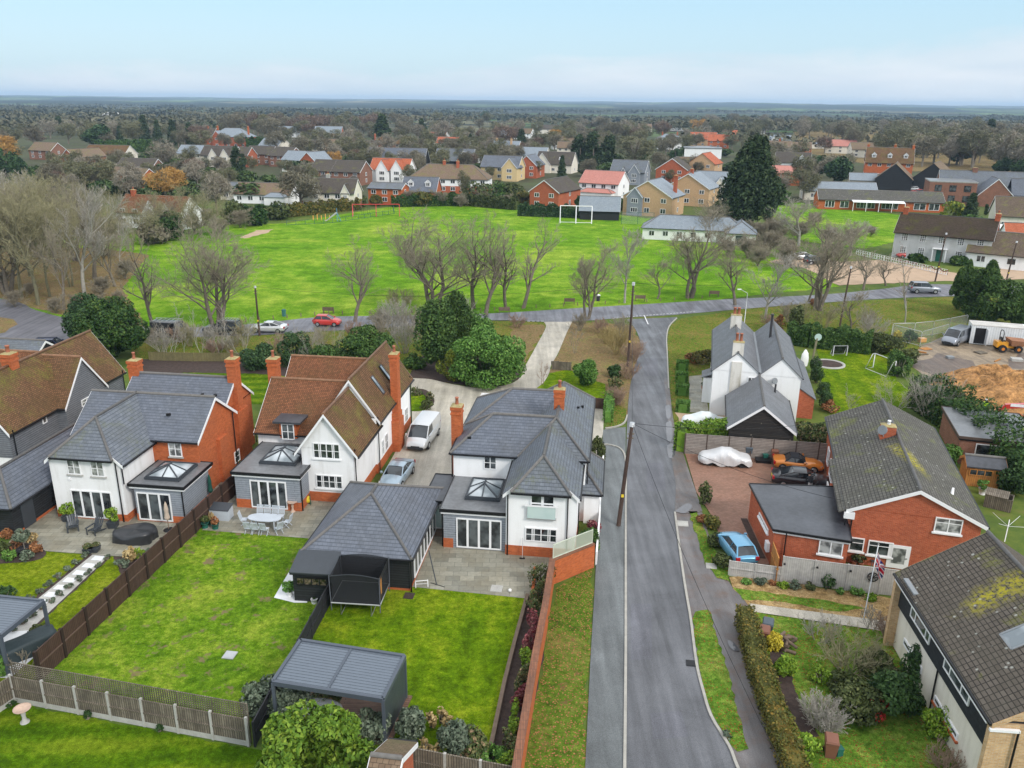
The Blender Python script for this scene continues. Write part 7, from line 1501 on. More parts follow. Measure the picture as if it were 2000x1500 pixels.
# cottage planting
hedge('hedge','bright glossy green hedge behind the lap fence and white covered car',[G(1331,884),G(1336,872),G(1400,872),G(1476,876)],1.5,2.25,'leaf_lime2',6500,.12,7,rough=.12)
B((1596,880),4.4,2.6,'leaf_mixed','mixed green hedge shrub between the barn and the red brick house',5000,.13,d=2.2); 
for k,(x,y,l) in enumerate(((1332,722,'clipped box hedge cube, furthest up the cottage path'),(1331,745,'clipped box hedge cube, second down the cottage path'),(1332,770,'clipped box hedge cube, third down the cottage path'),(1333,803,'clipped box hedge cube, nearest the cottage gravel'))):
    c=G(x,y); v=Vector((math.sin(R(13)),math.cos(R(13)),0)); hedge('box_hedge',l,[c-v*.62,c+v*.62],1.3,1.1,'leaf',3200,.08,20+k,'clipped box hedges on the cottage path',rough=.05)
B((1372,712),3.2,1.7,'leaf_tip','brown green shrub at the corner of the white cottage',2800,.11); B((1352,708),2.0,1.1,'leaf_rust','rusty shrub beside the clipped box hedges',1200,.1); pot('potted_conifer','terracotta pot with slim conifer at the cottage wall',G(1377,778),.3,.45,'pot','leaf',.3,1.5,44,500,.09); pot('potted_conifer','terracotta pot with little shrub at the cottage porch',G(1374,760),.25,.35,'pot','leaf_olive',.3,.5,45,250,.09)
for k,(x,y,l) in enumerate(((1592,728,'clipped ball shrub furthest from the red brick house'),(1594,748,'second clipped ball shrub on the cottage lawn'),(1605,778,'third clipped ball shrub on the cottage lawn'),(1612,799,'clipped ball shrub nearest the red brick house'))): B((x,y),1.5,1.75,'leaf_dark',l,2000,.08,'topiary_ball','topiary','clipped ball shrubs on the cottage lawn',k=30,zc=1.0,lr=(.35,.4))
hedge('hedge','laurel hedge along the back of the cottage garden',[G(1538,668),G(1580,676),G(1640,682),G(1700,690)],2.2,2.5,'leaf_mid',8000,.15,9,rough=.15); B((1752,735),2.6,3.2,'leaf_mid','tall ivy covered hedge end behind the white football goal',4200,.13); B((1728,690),4.5,2.4,'leaf_olive','rough brown green hedge at the back corner of the cottage garden',4200,.14); B((1770,712),3.,2.0,'leaf_olive','rough shrub between goal hedge and muddy site',2600,.14); B((1752,662),1.2,1.0,'leaf_yellow','yellow green shrub at the foot of the mesh fence',900,.1); B((1776,668),1.8,1.5,'leaf_dark','dark shrub at the foot of the mesh fence',1300,.12)
hedge('hedge','rough broad hedge between the muddy site and the grey roofed garden room',[G(1800,790),G(1850,822),G(1905,858),G(1960,905),G(2020,960)],3.6,2.5,'leaf_mid2',12000,.15,12,rough=.3,jag=.5)
twiggy((1745,800),6.,3.4,'grey bare apple tree beyond the red brick ridge','twig_pale',21,stems=8,spread=.75,name='bare_shrub'); twiggy((1815,815),6.5,5.,'pale stemmed bare birch clump beyond the red brick ridge','twig_pale',22,stems=14,spread=.4); twiggy((1660,800),1.6,2.6,'slim pale bare sapling on the cottage lawn','twig_pale',23,stems=3); B((1622,806),1.6,1.3,'leaf_rust','rusty fern clump near the slim sapling',700,.1); B((1846,905),2.2,1.8,'leaf','green shrub at the corner of the grey roofed garden room',1800,.12); B((1985,960),3.5,2.6,'leaf_dark','dark bushes behind the compost bin',4000,.14); B((1965,920),3.,2.,'leaf_olive','tangled bushes beside the orange shed',2500,.14)
# between lane and drive
B((1147,752),2.9,2.9,'leaf','rounded glossy laurel beside the lane corner',5200,.13); twiggy((1205,692),3.2,3.6,'upright straw coloured stems at the lane corner','thatch_t',31,stems=26,spread=.22); twiggy((1238,705),3.4,2.6,'rusty bare thicket spilling onto the lane','twig_red',32,stems=22,spread=.6); twiggy((1205,790),2.4,2.0,'brown rounded bare hydrangea by the pavement end','twig_red',33,stems=26); B((1200,735),2.0,1.4,'leaf_dark','dark shrub under the leaning stems at the lane corner',1500,.12); B((1198,760),1.7,1.3,'leaf_mixed','mixed low shrub beside the glossy laurel',1100,.11); twiggy((1122,690),1.5,4.,'thin bare sapling on the leaf litter','twig',34,stems=3); twiggy((1058,752),1.2,2.8,'very thin bare sapling at the drive edge','twig_red',35,stems=2)
hedge('hedge','small clipped green hedge at the pavement end',[G(1187,826),G(1190,788)],.9,1.3,'leaf',1100,.1,36); B((1166,905),1.4,2.3,'leaf_olive','bamboo clump between the white wall and the slate roofed house',1800,.13); B((1150,1075),1.6,1.7,'leaf_mid','green shrub with white flowers behind the see-through panels',2200,.1); B((1160,1045),1.0,1.2,'leaf_crim','dark red shrub behind the white boundary wall',700,.09)
fence('fence','short brown picket fence beside the pale drive',px((1078,722),(1115,724)),.95,'wood_old','wood_old',1.2,.07,rails=False); fence('fence','brown timber fence at the front garden of the slate roofed house',px((1158,798),(1184,800)),1.1,'wood_dark','wood_dark',1.2,.08,rails=False); fence('fence','short pale picket fence at the laurel edge',px((1004,722),(1024,722)),1.0,'wood_old','wood_old',1.2,.07,rails=False)
board('sign','small dark house sign on the picket fence','sign',(1084,722),0,.9,.04,.4,'black',z=.6)
B((832,800),1.3,1.0,'leaf_olive','green shrub on the little round island of the drive',700,.09); B((815,772),1.4,.9,'leaf_mixed','reddish shrub on the little round island of the drive',700,.09); B((840,782),1.0,.9,'leaf_mixed','low pinkish shrub at the tip of the drive island',450,.09)
# bank between houses and far road
B((952,748),8.8,6.3,'leaf','huge bright laurel bush between the drive and the far road',26000,.15,k=44,lr=(.2,.34),zc=2.8); B((880,742),2.8,3.6,'leaf_yel2','yellow green shrub in front of the tall conifer',3200,.13); B((925,690),5.,4.5,'leaf','upper part laurel behind the huge bright laurel',7000,.16,k=24); B((812,720),2.5,1.7,'leaf_mid','low green shrub behind the tall brick chimney',1800,.14)
ever_proto('thuja','column','leaf_conifer2',8.5,4.4,11000,.19,3,name='conifer',k=34); put('thuja',G(853,722),8.6,'tall dense green conifer behind the brown tiled house','tree',name='conifer'); put('thuja',G(893,700),8.6,'darker tall conifer behind the huge laurel','tree',sx=.8,name='conifer')
B((712,715),6.8,4.6,'leaf_mid','big round dark green shrub behind the brown tiled roof',11000,.16,k=26,lr=(.26,.38)); B((578,715),3.4,4.0,'leaf_dark2','dark upright evergreen shrub behind the middle chimney',5000,.14); B((505,720),4.4,2.8,'leaf_dark2','low dark evergreen behind the slate ridge',4500,.15); B((640,722),5.,2.6,'leaf_mid','mid green shrub behind the orange tiled ridge',4000,.15)
B((222,700),9.2,7.2,'leaf_mid2','large rounded holly tree beside the far road at left',24000,.17,'holly_tree','tree',k=46,lr=(.22,.34),zc=3.6); B((178,672),5.,6.,'leaf_dark2','dark evergreen beside the large holly',9000,.18,'evergreen_tree','tree',k=26)
for k,(x,y,w,hh,m_,l) in enumerate(((775,650,6.5,4.8,'twig_pale','grey leafless thicket behind the big round shrub'),(780,605,5.5,3.6,'twig_green','olive bare bush at the road above the conifer'),(745,640,3.,3.,'twig','brown bare thicket left of the grey one'),(420,690,3.,1.8,'twig_red','brown bare shrub by the paling fence'))): twiggy((x,y),w,hh,l,m_,50+k,stems=22,spread=.55,twig=.016)
fence('fence','yellow green paling fence behind the slate roofed house',px((292,704),(380,706),(470,706)),1.0,'wood_pal','wood_pal',1.9,.08,rails=False); fence('fence','yellow green paling panel beside the dark evergreen',px((535,716),(560,717)),1.6,'wood_pal','wood_pal',1.9,.08,rails=False)
rb=random.Random(31)
BK=[((300,672),2.5,2.4,'twig'),((350,668),3.2,2.2,'twig_red'),((318,690),2.2,3.2,'twig_pale'),((372,676),2.6,3.4,'twig_green'),((412,672),3.,2.6,'twig_pale'),((450,690),3.,3.,'twig'),((478,676),2.6,3.6,'twig_green'),((545,690),3.,2.6,'twig_red'),((600,686),2.6,3.0,'twig'),((628,672),3.,2.4,'twig_green'),((690,660),3.,2.4,'twig_red'),((740,668),3.4,3.6,'twig'),((790,690),3.4,4.4,'twig_pale'),((815,655),4.2,4.0,'twig'),((1010,640),2.4,2.0,'twig_red'),((905,640),4.,4.6,'twig_pale'),((1132,646),1.6,2.6,'twig'),((1170,650),2.6,2.2,'twig_red'),((1185,672),2.4,2.6,'thatch_t'),((1215,660),2.6,3.2,'twig'),((1228,740),2.6,2.2,'twig_red'),((1540,630),3.,3.2,'twig'),((1500,640),2.6,2.4,'twig_red'),((1610,640),4.,3.4,'twig_green'),((1690,640),4.,3.,'twig'),((1700,660),3.,3.4,'twig_pale'),((1560,640),2.4,4.0,'twig_green')]
for k,(q,w,hh,mt) in enumerate(BK): twiggy(q,w,hh,'%s bare thicket on the banks beside the far road'%{'twig':'brown','twig_red':'russet','twig_pale':'pale grey','twig_green':'olive','thatch_t':'straw coloured'}[mt],mt,200+k,stems=13,spread=.5,group='bare thickets along the banks',twig=.014)
# ------------------------------------------------------------ leafless trees round the green
bare_proto('oak',seed=3,H=14,spread=.68,kids=(12,7,6,5),levels=4,trunk_r=.30,first=.24,ratio=.52,upw=.55,twig=.012)
bare_proto('broad',seed=8,H=13,spread=.72,kids=(9,7,6,5),levels=4,trunk_r=.28,first=.2,ratio=.58,stems=3,upw=.55,twig=.012)
bare_proto('tall',seed=12,H=15,spread=.6,kids=(16,8,6,4),levels=4,trunk_r=.26,first=.22,ratio=.40,upw=.55,twig=.012)
bare_proto('slim',bark='bark_pale',twigm='twig_pale',seed=15,H=7,spread=.38,kids=(9,5,3),levels=3,trunk_r=.05,first=.25,ratio=.42,stems=2,twig=.010)
bare_proto('limb',seed=21,H=13,spread=.66,kids=(8,7,6,5),levels=4,trunk_r=.28,first=.28,ratio=.55,stems=3,upw=.5,twig=.012)
bare_proto('small',seed=33,H=6,spread=.7,kids=(9,6,5,3),levels=4,trunk_r=.12,first=.28,ratio=.55,upw=.4,twig=.011)
bare_proto('wood',bark='bark_green',twigm='twig_green',seed=41,H=17,spread=.8,kids=(13,7,5,4),levels=4,trunk_r=.30,first=.32,ratio=.52,upw=.3,twig=.020)
bare_proto('wood2',bark='bark_green',twigm='twig_green',seed=45,H=16,spread=.8,kids=(10,7,5,4),levels=4,trunk_r=.24,first=.28,ratio=.56,stems=2,upw=.25,twig=.020)
bare_proto('birch',bark='bark_pale',twigm='twig_red',seed=52,H=11,spread=.45,kids=(18,6,4,3),levels=4,trunk_r=.12,first=.2,ratio=.3,upw=.1,gravity=.25,twig=.011)
bare_proto('pale',bark='bark_pale',twigm='twig_pale',seed=57,H=10,spread=.52,kids=(10,7,6,4),levels=4,trunk_r=.17,first=.25,ratio=.52,upw=.6,twig=.013)
bare_proto('scrub',twigm='twig',seed=63,H=5,spread=.6,kids=(8,6,5,3),levels=4,trunk_r=.06,first=.08,ratio=.6,stems=8,upw=.3,twig=.014)
def BT(key,base,top,label,sx=1.,rz=None,group=None,name=None,cat='tree'):
    g=G(*base); put(key,g,max(2,top_z(*top,g))*1.03,label,cat,group,rz,sx*(1.28 if key in ('oak','tall','broad','pale') else 1.),name)
BT('broad',(425,645),(400,418),'big bare tree with forked trunk standing by the parked vehicles',1.0); BT('tall',(300,640),(268,440),'slender bare tree left of the forked one by the black van',.9); BT('oak',(693,628),(690,462),'bare tree beside the red hatchback',.95); BT('broad',(846,606),(830,408),'widest bare tree in front of the village green',1.25)
BT('tall',(925,602),(925,418),'bare tree in the middle row by the road, left of the pair',1.1); BT('oak',(948,615),(952,414),'thick bare tree right behind the tall conifer',.9); BT('tall',(988,604),(985,438),'bare roadside tree with ivied trunk beside the bench',1.0); BT('tall',(1022,602),(1030,432),'bare roadside tree right of the ivied one',1.05); BT('limb',(1147,622),(1150,468),'bare tree at the mouth of the pale drive',1.15); BT('pale',(1220,592),(1220,440),'pale bare tree behind the junction telegraph pole',.75); BT('small',(1283,584),(1283,500),'little bare fruit tree on the green by the roadside',1.35); BT('limb',(1346,582),(1385,408),'large bare tree with dark spreading limbs by the road',1.35,rz=1.2); BT('oak',(1436,596),(1440,468),'bare tree by the road beyond the cottage chimneys',1.0); BT('pale',(1495,622),(1500,486),'pale twiggy tree behind the white cottage',1.1); BT('limb',(1598,606),(1640,412),'huge leaning bare tree beside the gravel car park',1.45,rz=2.4); BT('tall',(1578,590),(1580,470),'ivy clad bare tree next to the leaning one',.8); BT('oak',(1686,566),(1690,486),'bare tree at the gravel edge, left of two',1.3); BT('oak',(1730,558),(1738,494),'bare tree at the gravel edge, right of two',1.3); BT('birch',(1768,630),(1790,470),'white stemmed birch in the grass above the mesh fence',.85); BT('small',(1655,655),(1665,560),'grey bushy bare tree behind the laurel hedge',1.3)
BT('pale',(1560,480),(1545,380),'twisted pale bare tree beside the bowling green',1.5); BT('pale',(1660,500),(1650,425),'pale bare tree between bowling green and gravel',1.7); BT('oak',(1400,470),(1400,370),'pale wind bent tree in front of the dark pine',1.1); BT('birch',(440,660),(430,590),'thin bare birch at the bank by the silver framed pickup',.8); 
for k,(x,y,t_) in enumerate(((340,700,612),(330,703,598),(395,702,600),(430,700,620),(360,690,640),(478,712,600),(610,716,640),(640,712,625),(655,716,630),(560,700,630))): BT('slim',(x,y),(x-4,t_),'slender pale bare sapling on the bank behind the houses',.9,group='pale saplings on the bank')
rw=random.Random(9)
WL=[(75,596,345,.9),(42,582,340,.9),(125,606,420,.6),(98,580,372,.8),(165,575,360,.85),(140,560,352,.9),(15,575,345,.95),(60,540,338,1),(110,530,335,1),(185,545,372,.9),(-10,560,350,1),(30,515,335,1),(200,520,392,.9),(150,510,345,1),(80,505,335,1),(-40,585,340,1),(225,560,420,.8),(-30,520,340,1.),(235,520,430,.7),(262,490,420,.7),(10,480,340,1),(60,470,342,1.1),(120,480,350,1.1),(170,480,365,1.),(205,480,385,1.),(-20,470,340,1.1),(90,455,350,1.1),(150,450,360,1.1),(190,455,378,1.),(40,445,350,1.1),(232,460,400,.9),(215,500,400,.8)]
for k,(x,y,t_,sx) in enumerate(WL): BT(('wood','wood2','oak','wood','pale','wood2','broad')[k%7],(x,y),(x,t_),'mossy bare woodland tree on the leaf litter at the left',sx,group='bare woodland trees at the left',name='woodland_tree')
for k,(x,y) in enumerate(((30,600),(110,612),(150,600),(200,580),(232,590),(190,610),(245,545),(60,575),(10,560))): put('scrub',G(x,y),rw.uniform(2,4),'brown bare undergrowth among the mossy woodland trees','shrub','bare undergrowth of the left wood',None,1.1,'undergrowth')
B((330,470),7,6,'leaf_dark','dark ivy mound under the bare trees at the green corner',5000,.35); B((300,478),6,4,'twig_far','brown undergrowth at the green corner',2500,.4); twiggy((215,500),9,6,'arching bare thicket at the edge of the left wood','twig',61,stems=14,spread=.7,twig=.03)
ever_proto('pine','mound','leaf_conifer',22,17,20000,.5,5,name='conifer',k=60); ever_proto('fir','cone','leaf_conifer',14,7,3500,.55,6,name='conifer'); ever_proto('round','round','leaf_dark2',11,9,3500,.5,7); ever_proto('cone2','column','leaf_conifer',12,6,3000,.5,9,name='conifer'); ever_proto('bigcon','mound','leaf_conifer2',9,11,15000,.26,15,name='conifer')
put('pine',G(1462,446),22.2,'very tall dark conifer beside the white pavilion','tree',rz=1.,sx=1.0,name='conifer'); put('bigcon',G(1922,628),8.6,'broad dark conifer at the right edge above the site container','tree',name='conifer'); BT('bigcon',(1880,605),(1880,510),'dark conifer left shoulder beside the broad one',.6,name='conifer'); BT('bigcon',(1985,640),(1985,560),'dark conifer at the right edge behind the blue toilet',.7,name='conifer')
B((1548,660),2.4,4.5,'leaf_olive','ivy column behind the white cottage',2600,.16); B((1520,650),1.6,2.4,'leaf_rust','rusty leaved sapling behind the white cottage',600,.14); B((1590,598),1.4,1.4,'leaf_rust','orange bracken at the foot of the leaning tree',500,.14)
for k,(x,y,l) in enumerate(((985,612,'brown bench nearest the ivied tree'),(1112,594,'timber bench between two roadside trees'),(1250,588,'pale slatted bench beside the little fruit tree'),(1394,579,'timber bench under the dark spreading limbs'),(642,612,'dark bench behind the red hatchback'))):
    t=thing('bench',l,'bench',tuple(G(x,y)),R(178)); m=MB(); m.box(-.8,-.2,.42,.8,.2,.47); m.build('seat',M['wood_sleeper'],t); m=MB(); m.box(-.8,.18,.5,.8,.23,.95); m.build('backrest',M['wood_sleeper'],t)
    for xx in (-.7,.7): m=MB(); m.box(xx-.04,-.18,0,xx+.04,.2,.42); m.build('leg',M['wood_sleeper'],t)
for x,y,l in ((1168,588,'dark litter bin by the roadside trees'),(555,618,'green litter bin behind the silver coupe')):
    t=thing('litter_bin',l,'bin',tuple(G(x,y))); m=MB(); m.lathe([(.26,0),(.3,.85)],n=12); m.build('bin_body',M['pot_green'] if x<900 else M['black'],t); m=MB(); m.lathe([(.33,.86),(.33,.95),(.1,1.05)],n=12); m.build('lid',M['white'] if x>900 else M['pot_green'],t)
for k in range(34):
    x=480+k*27; f=np.interp(x,[480,620,760,950,1146,1300,1416],[631,618,614,610,598,590,583]); c=G(x,f-2); m=MB(); m.tube([(0,0,-.1),(0,0,.55)],.07,6); o=m.build('bollard',M['wood_sleeper'],loc=tuple(c)); tag(o,'short timber post along the roadside edge of the green','post','timber posts edging the green')
# ------------------------------------------------------------ playground and goals on the green
t=thing('swing_frame','red swing frame in the fenced playground','swing',tuple(G(735,422)),R(8)); 
for x in (-6,0,6):
    for y in (-1,1): m=MB(); m.tube([(x,y*1.2,0),(x,0,3.0)],.10,6); m.build('leg',M['p_red'],t)
m=MB(); m.tube([(-6,0,3),(6,0,3)],.11,6); m.build('top_bar',M['p_red'],t)
for x in (-3.5,-2,2,3.5): m=MB(); m.box(x-.25,-.1,.5,x+.25,.1,.55); m.bar((x-.22,0,.5),(x-.22,0,3),.03,.03); m.bar((x+.22,0,.5),(x+.22,0,3),.03,.03); m.build('swing_seat',M['black'],t)
t=thing('slide','silver slide in the fenced playground','slide',tuple(G(655,432)),R(25)); m=MB(); m.prism([(-2.6,-.35,.25),(-2.2,-.35,.3),(.2,-.35,2.1),(.5,-.35,2.1),(.5,-.35,2.0),(-2.2,-.35,.2),(-2.6,-.35,.15)],(0,.7,0)); m.build('chute',M['steel'],t); m=MB(); m.tube([(1.4,0,0),(.5,0,2.1)],.06,5); m.build('ladder',M['loo_blue'],t); m=MB(); m.tube([(.5,0,0),(.5,0,3.2)],.06,5); m.build('post',M['loo_blue'],t)
t=thing('play_frame','yellow climbing frame at the left end of the playground','climbing frame',tuple(G(628,430)),R(10))
for k in range(5): m=MB(); m.tube([(k-2,0,0),(k-2,0,1.2+.35*(k%2))],.09,5); m.build('post',M['p_yel'],t)
M['bluefence']=paint('teal_fence_paint',(.02,.10,.13)); 
P=px((560,440),(650,436),(700,428),(770,418),(768,408)); t=thing('playground_fence','dark teal railing round the playground','fence',tuple(P[0])); 
for a,b in zip(P[:-1],P[1:]):
    n=int((b-a).length/2.5)+1
    for k in range(n): q=a.lerp(b,k/n)-P[0]; m=MB(); m.bar(q,q+Vector((0,0,1.1)),.07,.07,upv=(1,0,0)); m.build('post',M['bluefence'],t)
    m=MB(); m.bar(a-P[0]+Vector((0,0,1.05)),b-P[0]+Vector((0,0,1.05)),.05,.05); m.bar(a-P[0]+Vector((0,0,.15)),b-P[0]+Vector((0,0,.15)),.05,.05); m.build('rail',M['bluefence'],t)
for k,(x,y) in enumerate(((1109,436),(1140,437))): frame_goal('goal_frame',('tall white goal frame on the green, left of the pair','tall white goal frame on the green, right of the pair')[k],G(x,y),R(-3),3.9,4.3,1.6,.11,'white')
t=thing('practice_net','green practice net cage at the far edge of the green','net',tuple(G(1245,438))); m=MB()
for x in (-4,0,4): m.bar((x,0,0),(x,0,2.9),.08,.08,upv=(1,0,0))
m.bar((-4,0,2.9),(4,0,2.9),.06,.06); m.build('frame',M['pot_green'],t); m=MB(); m.poly([(-4,0,0),(4,0,0),(4,0,2.9),(-4,0,2.9)]); m.build('net',M['wiremesh'],t,uv=False)
# ------------------------------------------------------------ the village beyond the green
def vh(label,p,w,d,ev,rd,ang,ax,wall,roof,nw=3,st=2,gab=(),chim=(),A='g',B='g',barge='white',low=None,dorm=0,side=1,sky=0,over=.35,name='house',cat='house',cm='brick_red',porch=None,gl='glass',rt='ridge',fr='white'):
    g=G(*p); h=House(name,label,(g.x,g.y),ang,cat); x0,x1=-w/2,w/2
    if low: h.walls(x0+.03,.03,x1-.03,d-.03,0,ev*.5,low); h.walls(x0,0,x1,d,ev*.5,ev,wall)
    else: h.walls(x0,0,x1,d,0,ev,wall)
    h.roof(x0,0,x1,d,ev,rd,ax,roof,over=over,vo=.25,A=A,B=B,wall=wall,barge=barge,rt=rt)
    zs=[(.9,1.25)] if st==1 else [(.9,1.3),(ev-1.6 if ev>4 else 3.2,1.2)]
    occ=[(q[0]-q[1]/2-.6,q[0]+q[1]/2+.6) for q in gab]
    for z,hh in zs:
        for k in range(nw):
            u=x0+w*(k+.5)/nw
            if any(a<u<b for a,b in occ): continue
            h.win('S',0,u,z,min(1.5,w/nw*.55),hh,2,1 if fr=='white' else 1,glass=gl,frame=fr,bar=.1,mull=.07)
        if side:
            for f,c in (('E',x1),('W',x0)): h.win(f,c,d*.5,z,1.1,hh,2,1,glass=gl,frame=fr,bar=.1,mull=.07)
    for q in gab:
        xc,gw,pr,ge,gr=q[:5]; gwall=q[5] if len(q)>5 else wall; groof=q[6] if len(q)>6 else roof
        h.walls(xc-gw/2,-pr,xc+gw/2,.2,0,ge,gwall); h.roof(xc-gw/2,-pr,xc+gw/2,d*.5,ge,gr,'y',groof,over=.25,vo=.2,A='g',B='n',wall=gwall,barge=barge,rt=rt)
        for z in ((.9,ge-1.7) if ge>3.9 else (.9,)): h.win('S',-pr,xc,z,min(2.,gw*.45),1.25,3,1,glass=gl,frame=fr,bar=.1,mull=.07)
    for k in range(dorm):
        u=x0+w*(k+.5)/dorm; y=d*.16; z=ev+(rd-ev)*y/(d/2); h.walls(u-.8,y-.1,u+.8,y+1.6,z-.1,z+1.25,'white',part='dormer_cheek'); h.roof(u-.85,y-.15,u+.85,y+2.4,z+1.25,z+2.0,'y',roof,over=.15,vo=.1,A='g',B='n',wall='white',barge=barge,gutter=None,rt=rt); h.win('S',y-.1,u,z+.15,1.2,1.0,2,1,bar=.1,mull=.07)
    for k in range(sky):
        u=x0+w*(k+.7)/(sky+.6); y=d*.22; sl=Vector((0,d/2,rd-ev)).normalized(); h.skylight((u,y,ev+(rd-ev)*y/(d/2)),(1,0,0),sl,.9,1.5,'white')
    for cx,cy in chim: h.chimney(x0+w*cx,d*cy,ev,rd+1.2,.9,.8,1,cm,potr=.16)
    if porch: h.walls(porch[0],-porch[2],porch[1],-.05,0,2.4,wall); h.roof(porch[0],-porch[2],porch[1],.3,2.4,3.3,'x',porch[3] if len(porch)>3 else roof,A='h',B='h',barge=None,gutter=None,rt=rt)
    h.done(); return h
M['red_tile']=tiled('red_tile_roof',(.40,.105,.05),(.48,.15,.08),(.2,.06,.03),.25,.2,rough=.8,stain=.3,dirt=(.22,.09,.05),spec=.2)
M['pink_tile']=tiled('pinkish_red_tile_roof',(.46,.19,.155),(.52,.235,.195),(.3,.12,.1),.3,.25,rough=.8,stain=.25,dirt=(.32,.16,.13),spec=.2)
M['dark_tile']=tiled('dark_brown_tile_roof',(.075,.062,.056),(.10,.085,.075),(.03,.025,.022),.3,.25,rough=.8,stain=.4,dirt=(.10,.09,.06),moss=.1,spec=.2)
M['mid_tile']=tiled('weathered_brown_tile_roof',(.17,.115,.082),(.22,.155,.115),(.08,.055,.04),.3,.25,rough=.85,stain=.5,dirt=(.15,.13,.07),moss=.25,spec=.2)
M['blue_slate']=tiled('pale_blue_slate_roof',(.20,.235,.275),(.245,.28,.32),(.12,.14,.165),.4,.3,rough=.55,stain=.25,dirt=(.2,.21,.21))
M['buff']=tiled('buff_brick',(.52,.31,.16),(.60,.38,.22),(.5,.38,.25),.225,.075,mort=.01,rough=.85,stain=.2,dirt=(.45,.28,.15))
M['yellow']=plain('pale_yellow_render',(.62,.47,.25),.85,var=.06)
M['pavilion']=plain('white_boarding',(.74,.74,.73),.7,var=.06)
V=vh
V('white timbered house with two dormers and dark roof behind the playground hedge',(640,410),15,8,4.7,8.0,-6,'x','render_c','dark_tile',5,2,chim=((.45,.55),),low='brick_dark',gab=((-2.9,2.4,.3,4.6,6.9),(5.2,2.4,.3,4.6,6.9)),cm='conc')
V('orange brick house with flat grey green roof at the playground end',(752,400),10,7,4.6,5.9,-12,'x','brick','slate_moss',3,2)
V('brick house with two white dormers and slate roof beside the orange one',(818,392),10.5,8,2.9,6.6,-8,'x','brick','slate',0,1,dorm=2)
V('long brick and white house with rounded brown hipped roofs',(875,378),26,11,4.8,8.8,-6,'x','render_w','mid_tile',8,2,chim=((.6,.4),(.42,.5)),A='h',B='h',low='brick_red')
V('bright red brick gable house with dark roof at the edge of the green',(1062,409),9,15,4.9,8.0,-28,'y','brick_red','dark_tile',2,2,side=1,porch=None)
V('white house with pinkish red roofs and red porch',(1168,389),13,9.5,4.9,8.3,-28,'x','render_w','pink_tile',4,2,porch=(-5,5.5,3.2,'pink_tile'))
V('grey boarded house with dark mossy gables beside the pink roofed one',(1224,360),13,9,4.6,8.4,-22,'x','board_lgrey','slate_moss',3,2,gab=((3,4,2.,4.5,7.3),(-1.5,2.2,.4,4.2,5.9)))
g_=V('slate roofed garage with dark boarding at the edge of the green',(1170,430),10,6.5,2.5,5.6,-8,'x','board_black','blue_slate',0,1,side=0,name='garage',cat='garage',barge='white')
V('buff brick house with white boarded bay and pale slate roof, nearest the green',(1262,422),13.5,11,5.2,9.2,-28,'y','buff','blue_slate',3,2,gab=((-3.3,4.2,.7,5.0,7.4,'board_lgrey'),),chim=((.9,.6),))
V('buff brick house with pale slate roof half behind the nearest buff one',(1340,402),13,11,5.2,9.2,-28,'y','buff','blue_slate',3,2,sky=0,chim=((.5,.3),))
V('pale rendered house end with slate hips beside the tall dark pine',(1388,395),11,10,5.0,8.8,-20,'x','render_c','blue_slate',3,2,gab=((2.5,4,1.5,4.8,7.6),))
V('brown brick gable house with dormered dark roof behind the buff houses',(1310,356),12,11,4.8,8.8,-22,'y','brick_red','dark_tile',2,2,barge='white')
V('orange brick gable house with bright red dormered roof',(1368,346),11,12,5.4,9.4,-28,'y','buff','red_tile',2,2,barge=None,dorm=0); V('low dark hipped roof house beside the red dormered roof',(1336,335),9,8,3.0,6.0,-20,'x','brick_dark','mid_tile',3,1)
V('twin brick gabled house with dark roofs, right half',(676,362),11,10,4.7,8.1,-16,'x','brick_dark','dark_tile',3,2,porch=(2,5,1.6)); V('twin brick gabled house with dark roofs, left half',(632,360),10,10,4.7,8.1,-16,'x','brick_dark','dark_tile',3,2,porch=(-1,2,1.6))
V('white house with three gables and bright orange red roofs',(760,356),15,8,4.6,8.3,-14,'x','render_w','red_tile',2,2,gab=((-1.5,4.5,3,4.6,8.0),(3.8,4.5,2,4.6,8.0)))
V('house with very large dark slate roof behind the orange red roofs',(772,330),26,11,3.0,8.6,-8,'x','board_black','slate',0,1,gab=((2,5,1,3.6,7.0,'render_w'),))
V('black boarded house with dark gables in the village middle',(885,330),17,10,3.6,8.4,-12,'x','board_black','slate_moss',4,1,gab=((5.5,6.5,2,3.8,8.0),)); V('long dark barn with mossy roof and white gable end',(942,318),17,8,3.4,7.4,-18,'x','render_w','dark_tile',0,1)
V('yellow rendered house with slate roofs and dormers',(975,352),15,9,5.0,8.8,-18,'x','yellow','slate',3,2,gab=((5,6,3,5.0,8.4),),dorm=0); V('brick gable house joined behind the yellow one',(1028,348),8,12,5,8.6,-18,'y','brick_red','slate',2,2)
V('buff gabled house with slate roof above the yellow house',(985,312),14,10,5.2,9.2,-16,'x','buff','blue_slate',3,2,gab=((-2,6,2,5,8.6),),chim=((.1,.5),(.7,.3)),cm='buff'); V('slate blue roofed house right of the buff gables',(1040,325),12,10,5,8.4,-16,'x','render_c','blue_slate',3,2)
V('cream gable house with dark skylit roof',(1080,338),16,10,3.8,8.4,-20,'x','render_c','dark_tile',3,1,gab=((-4.5,7,1.5,3.8,8.2),),sky=2)
V('small white gable house with brown roof in the trees',(1098,292),15,9,4.5,8,-20,'x','render_w','mid_tile',3,2,gab=((-3,5,2,4.4,7.6),)); V('cream house with tiled roof and brick chimney by the conifers',(1105,305),10,8,4.5,7.6,-10,'x','render_c','mid_tile',3,2)
V('orange roofed white house half hidden by the willow at the left',(292,447),17,8,3.6,7.0,-16,'x','render_w','clay_orange',5,2,gab=((2,4.5,1.5,3.6,6.6),(6,3.6,1.2,3.4,6.)),chim=((.12,.5),),rt='ridge_b')
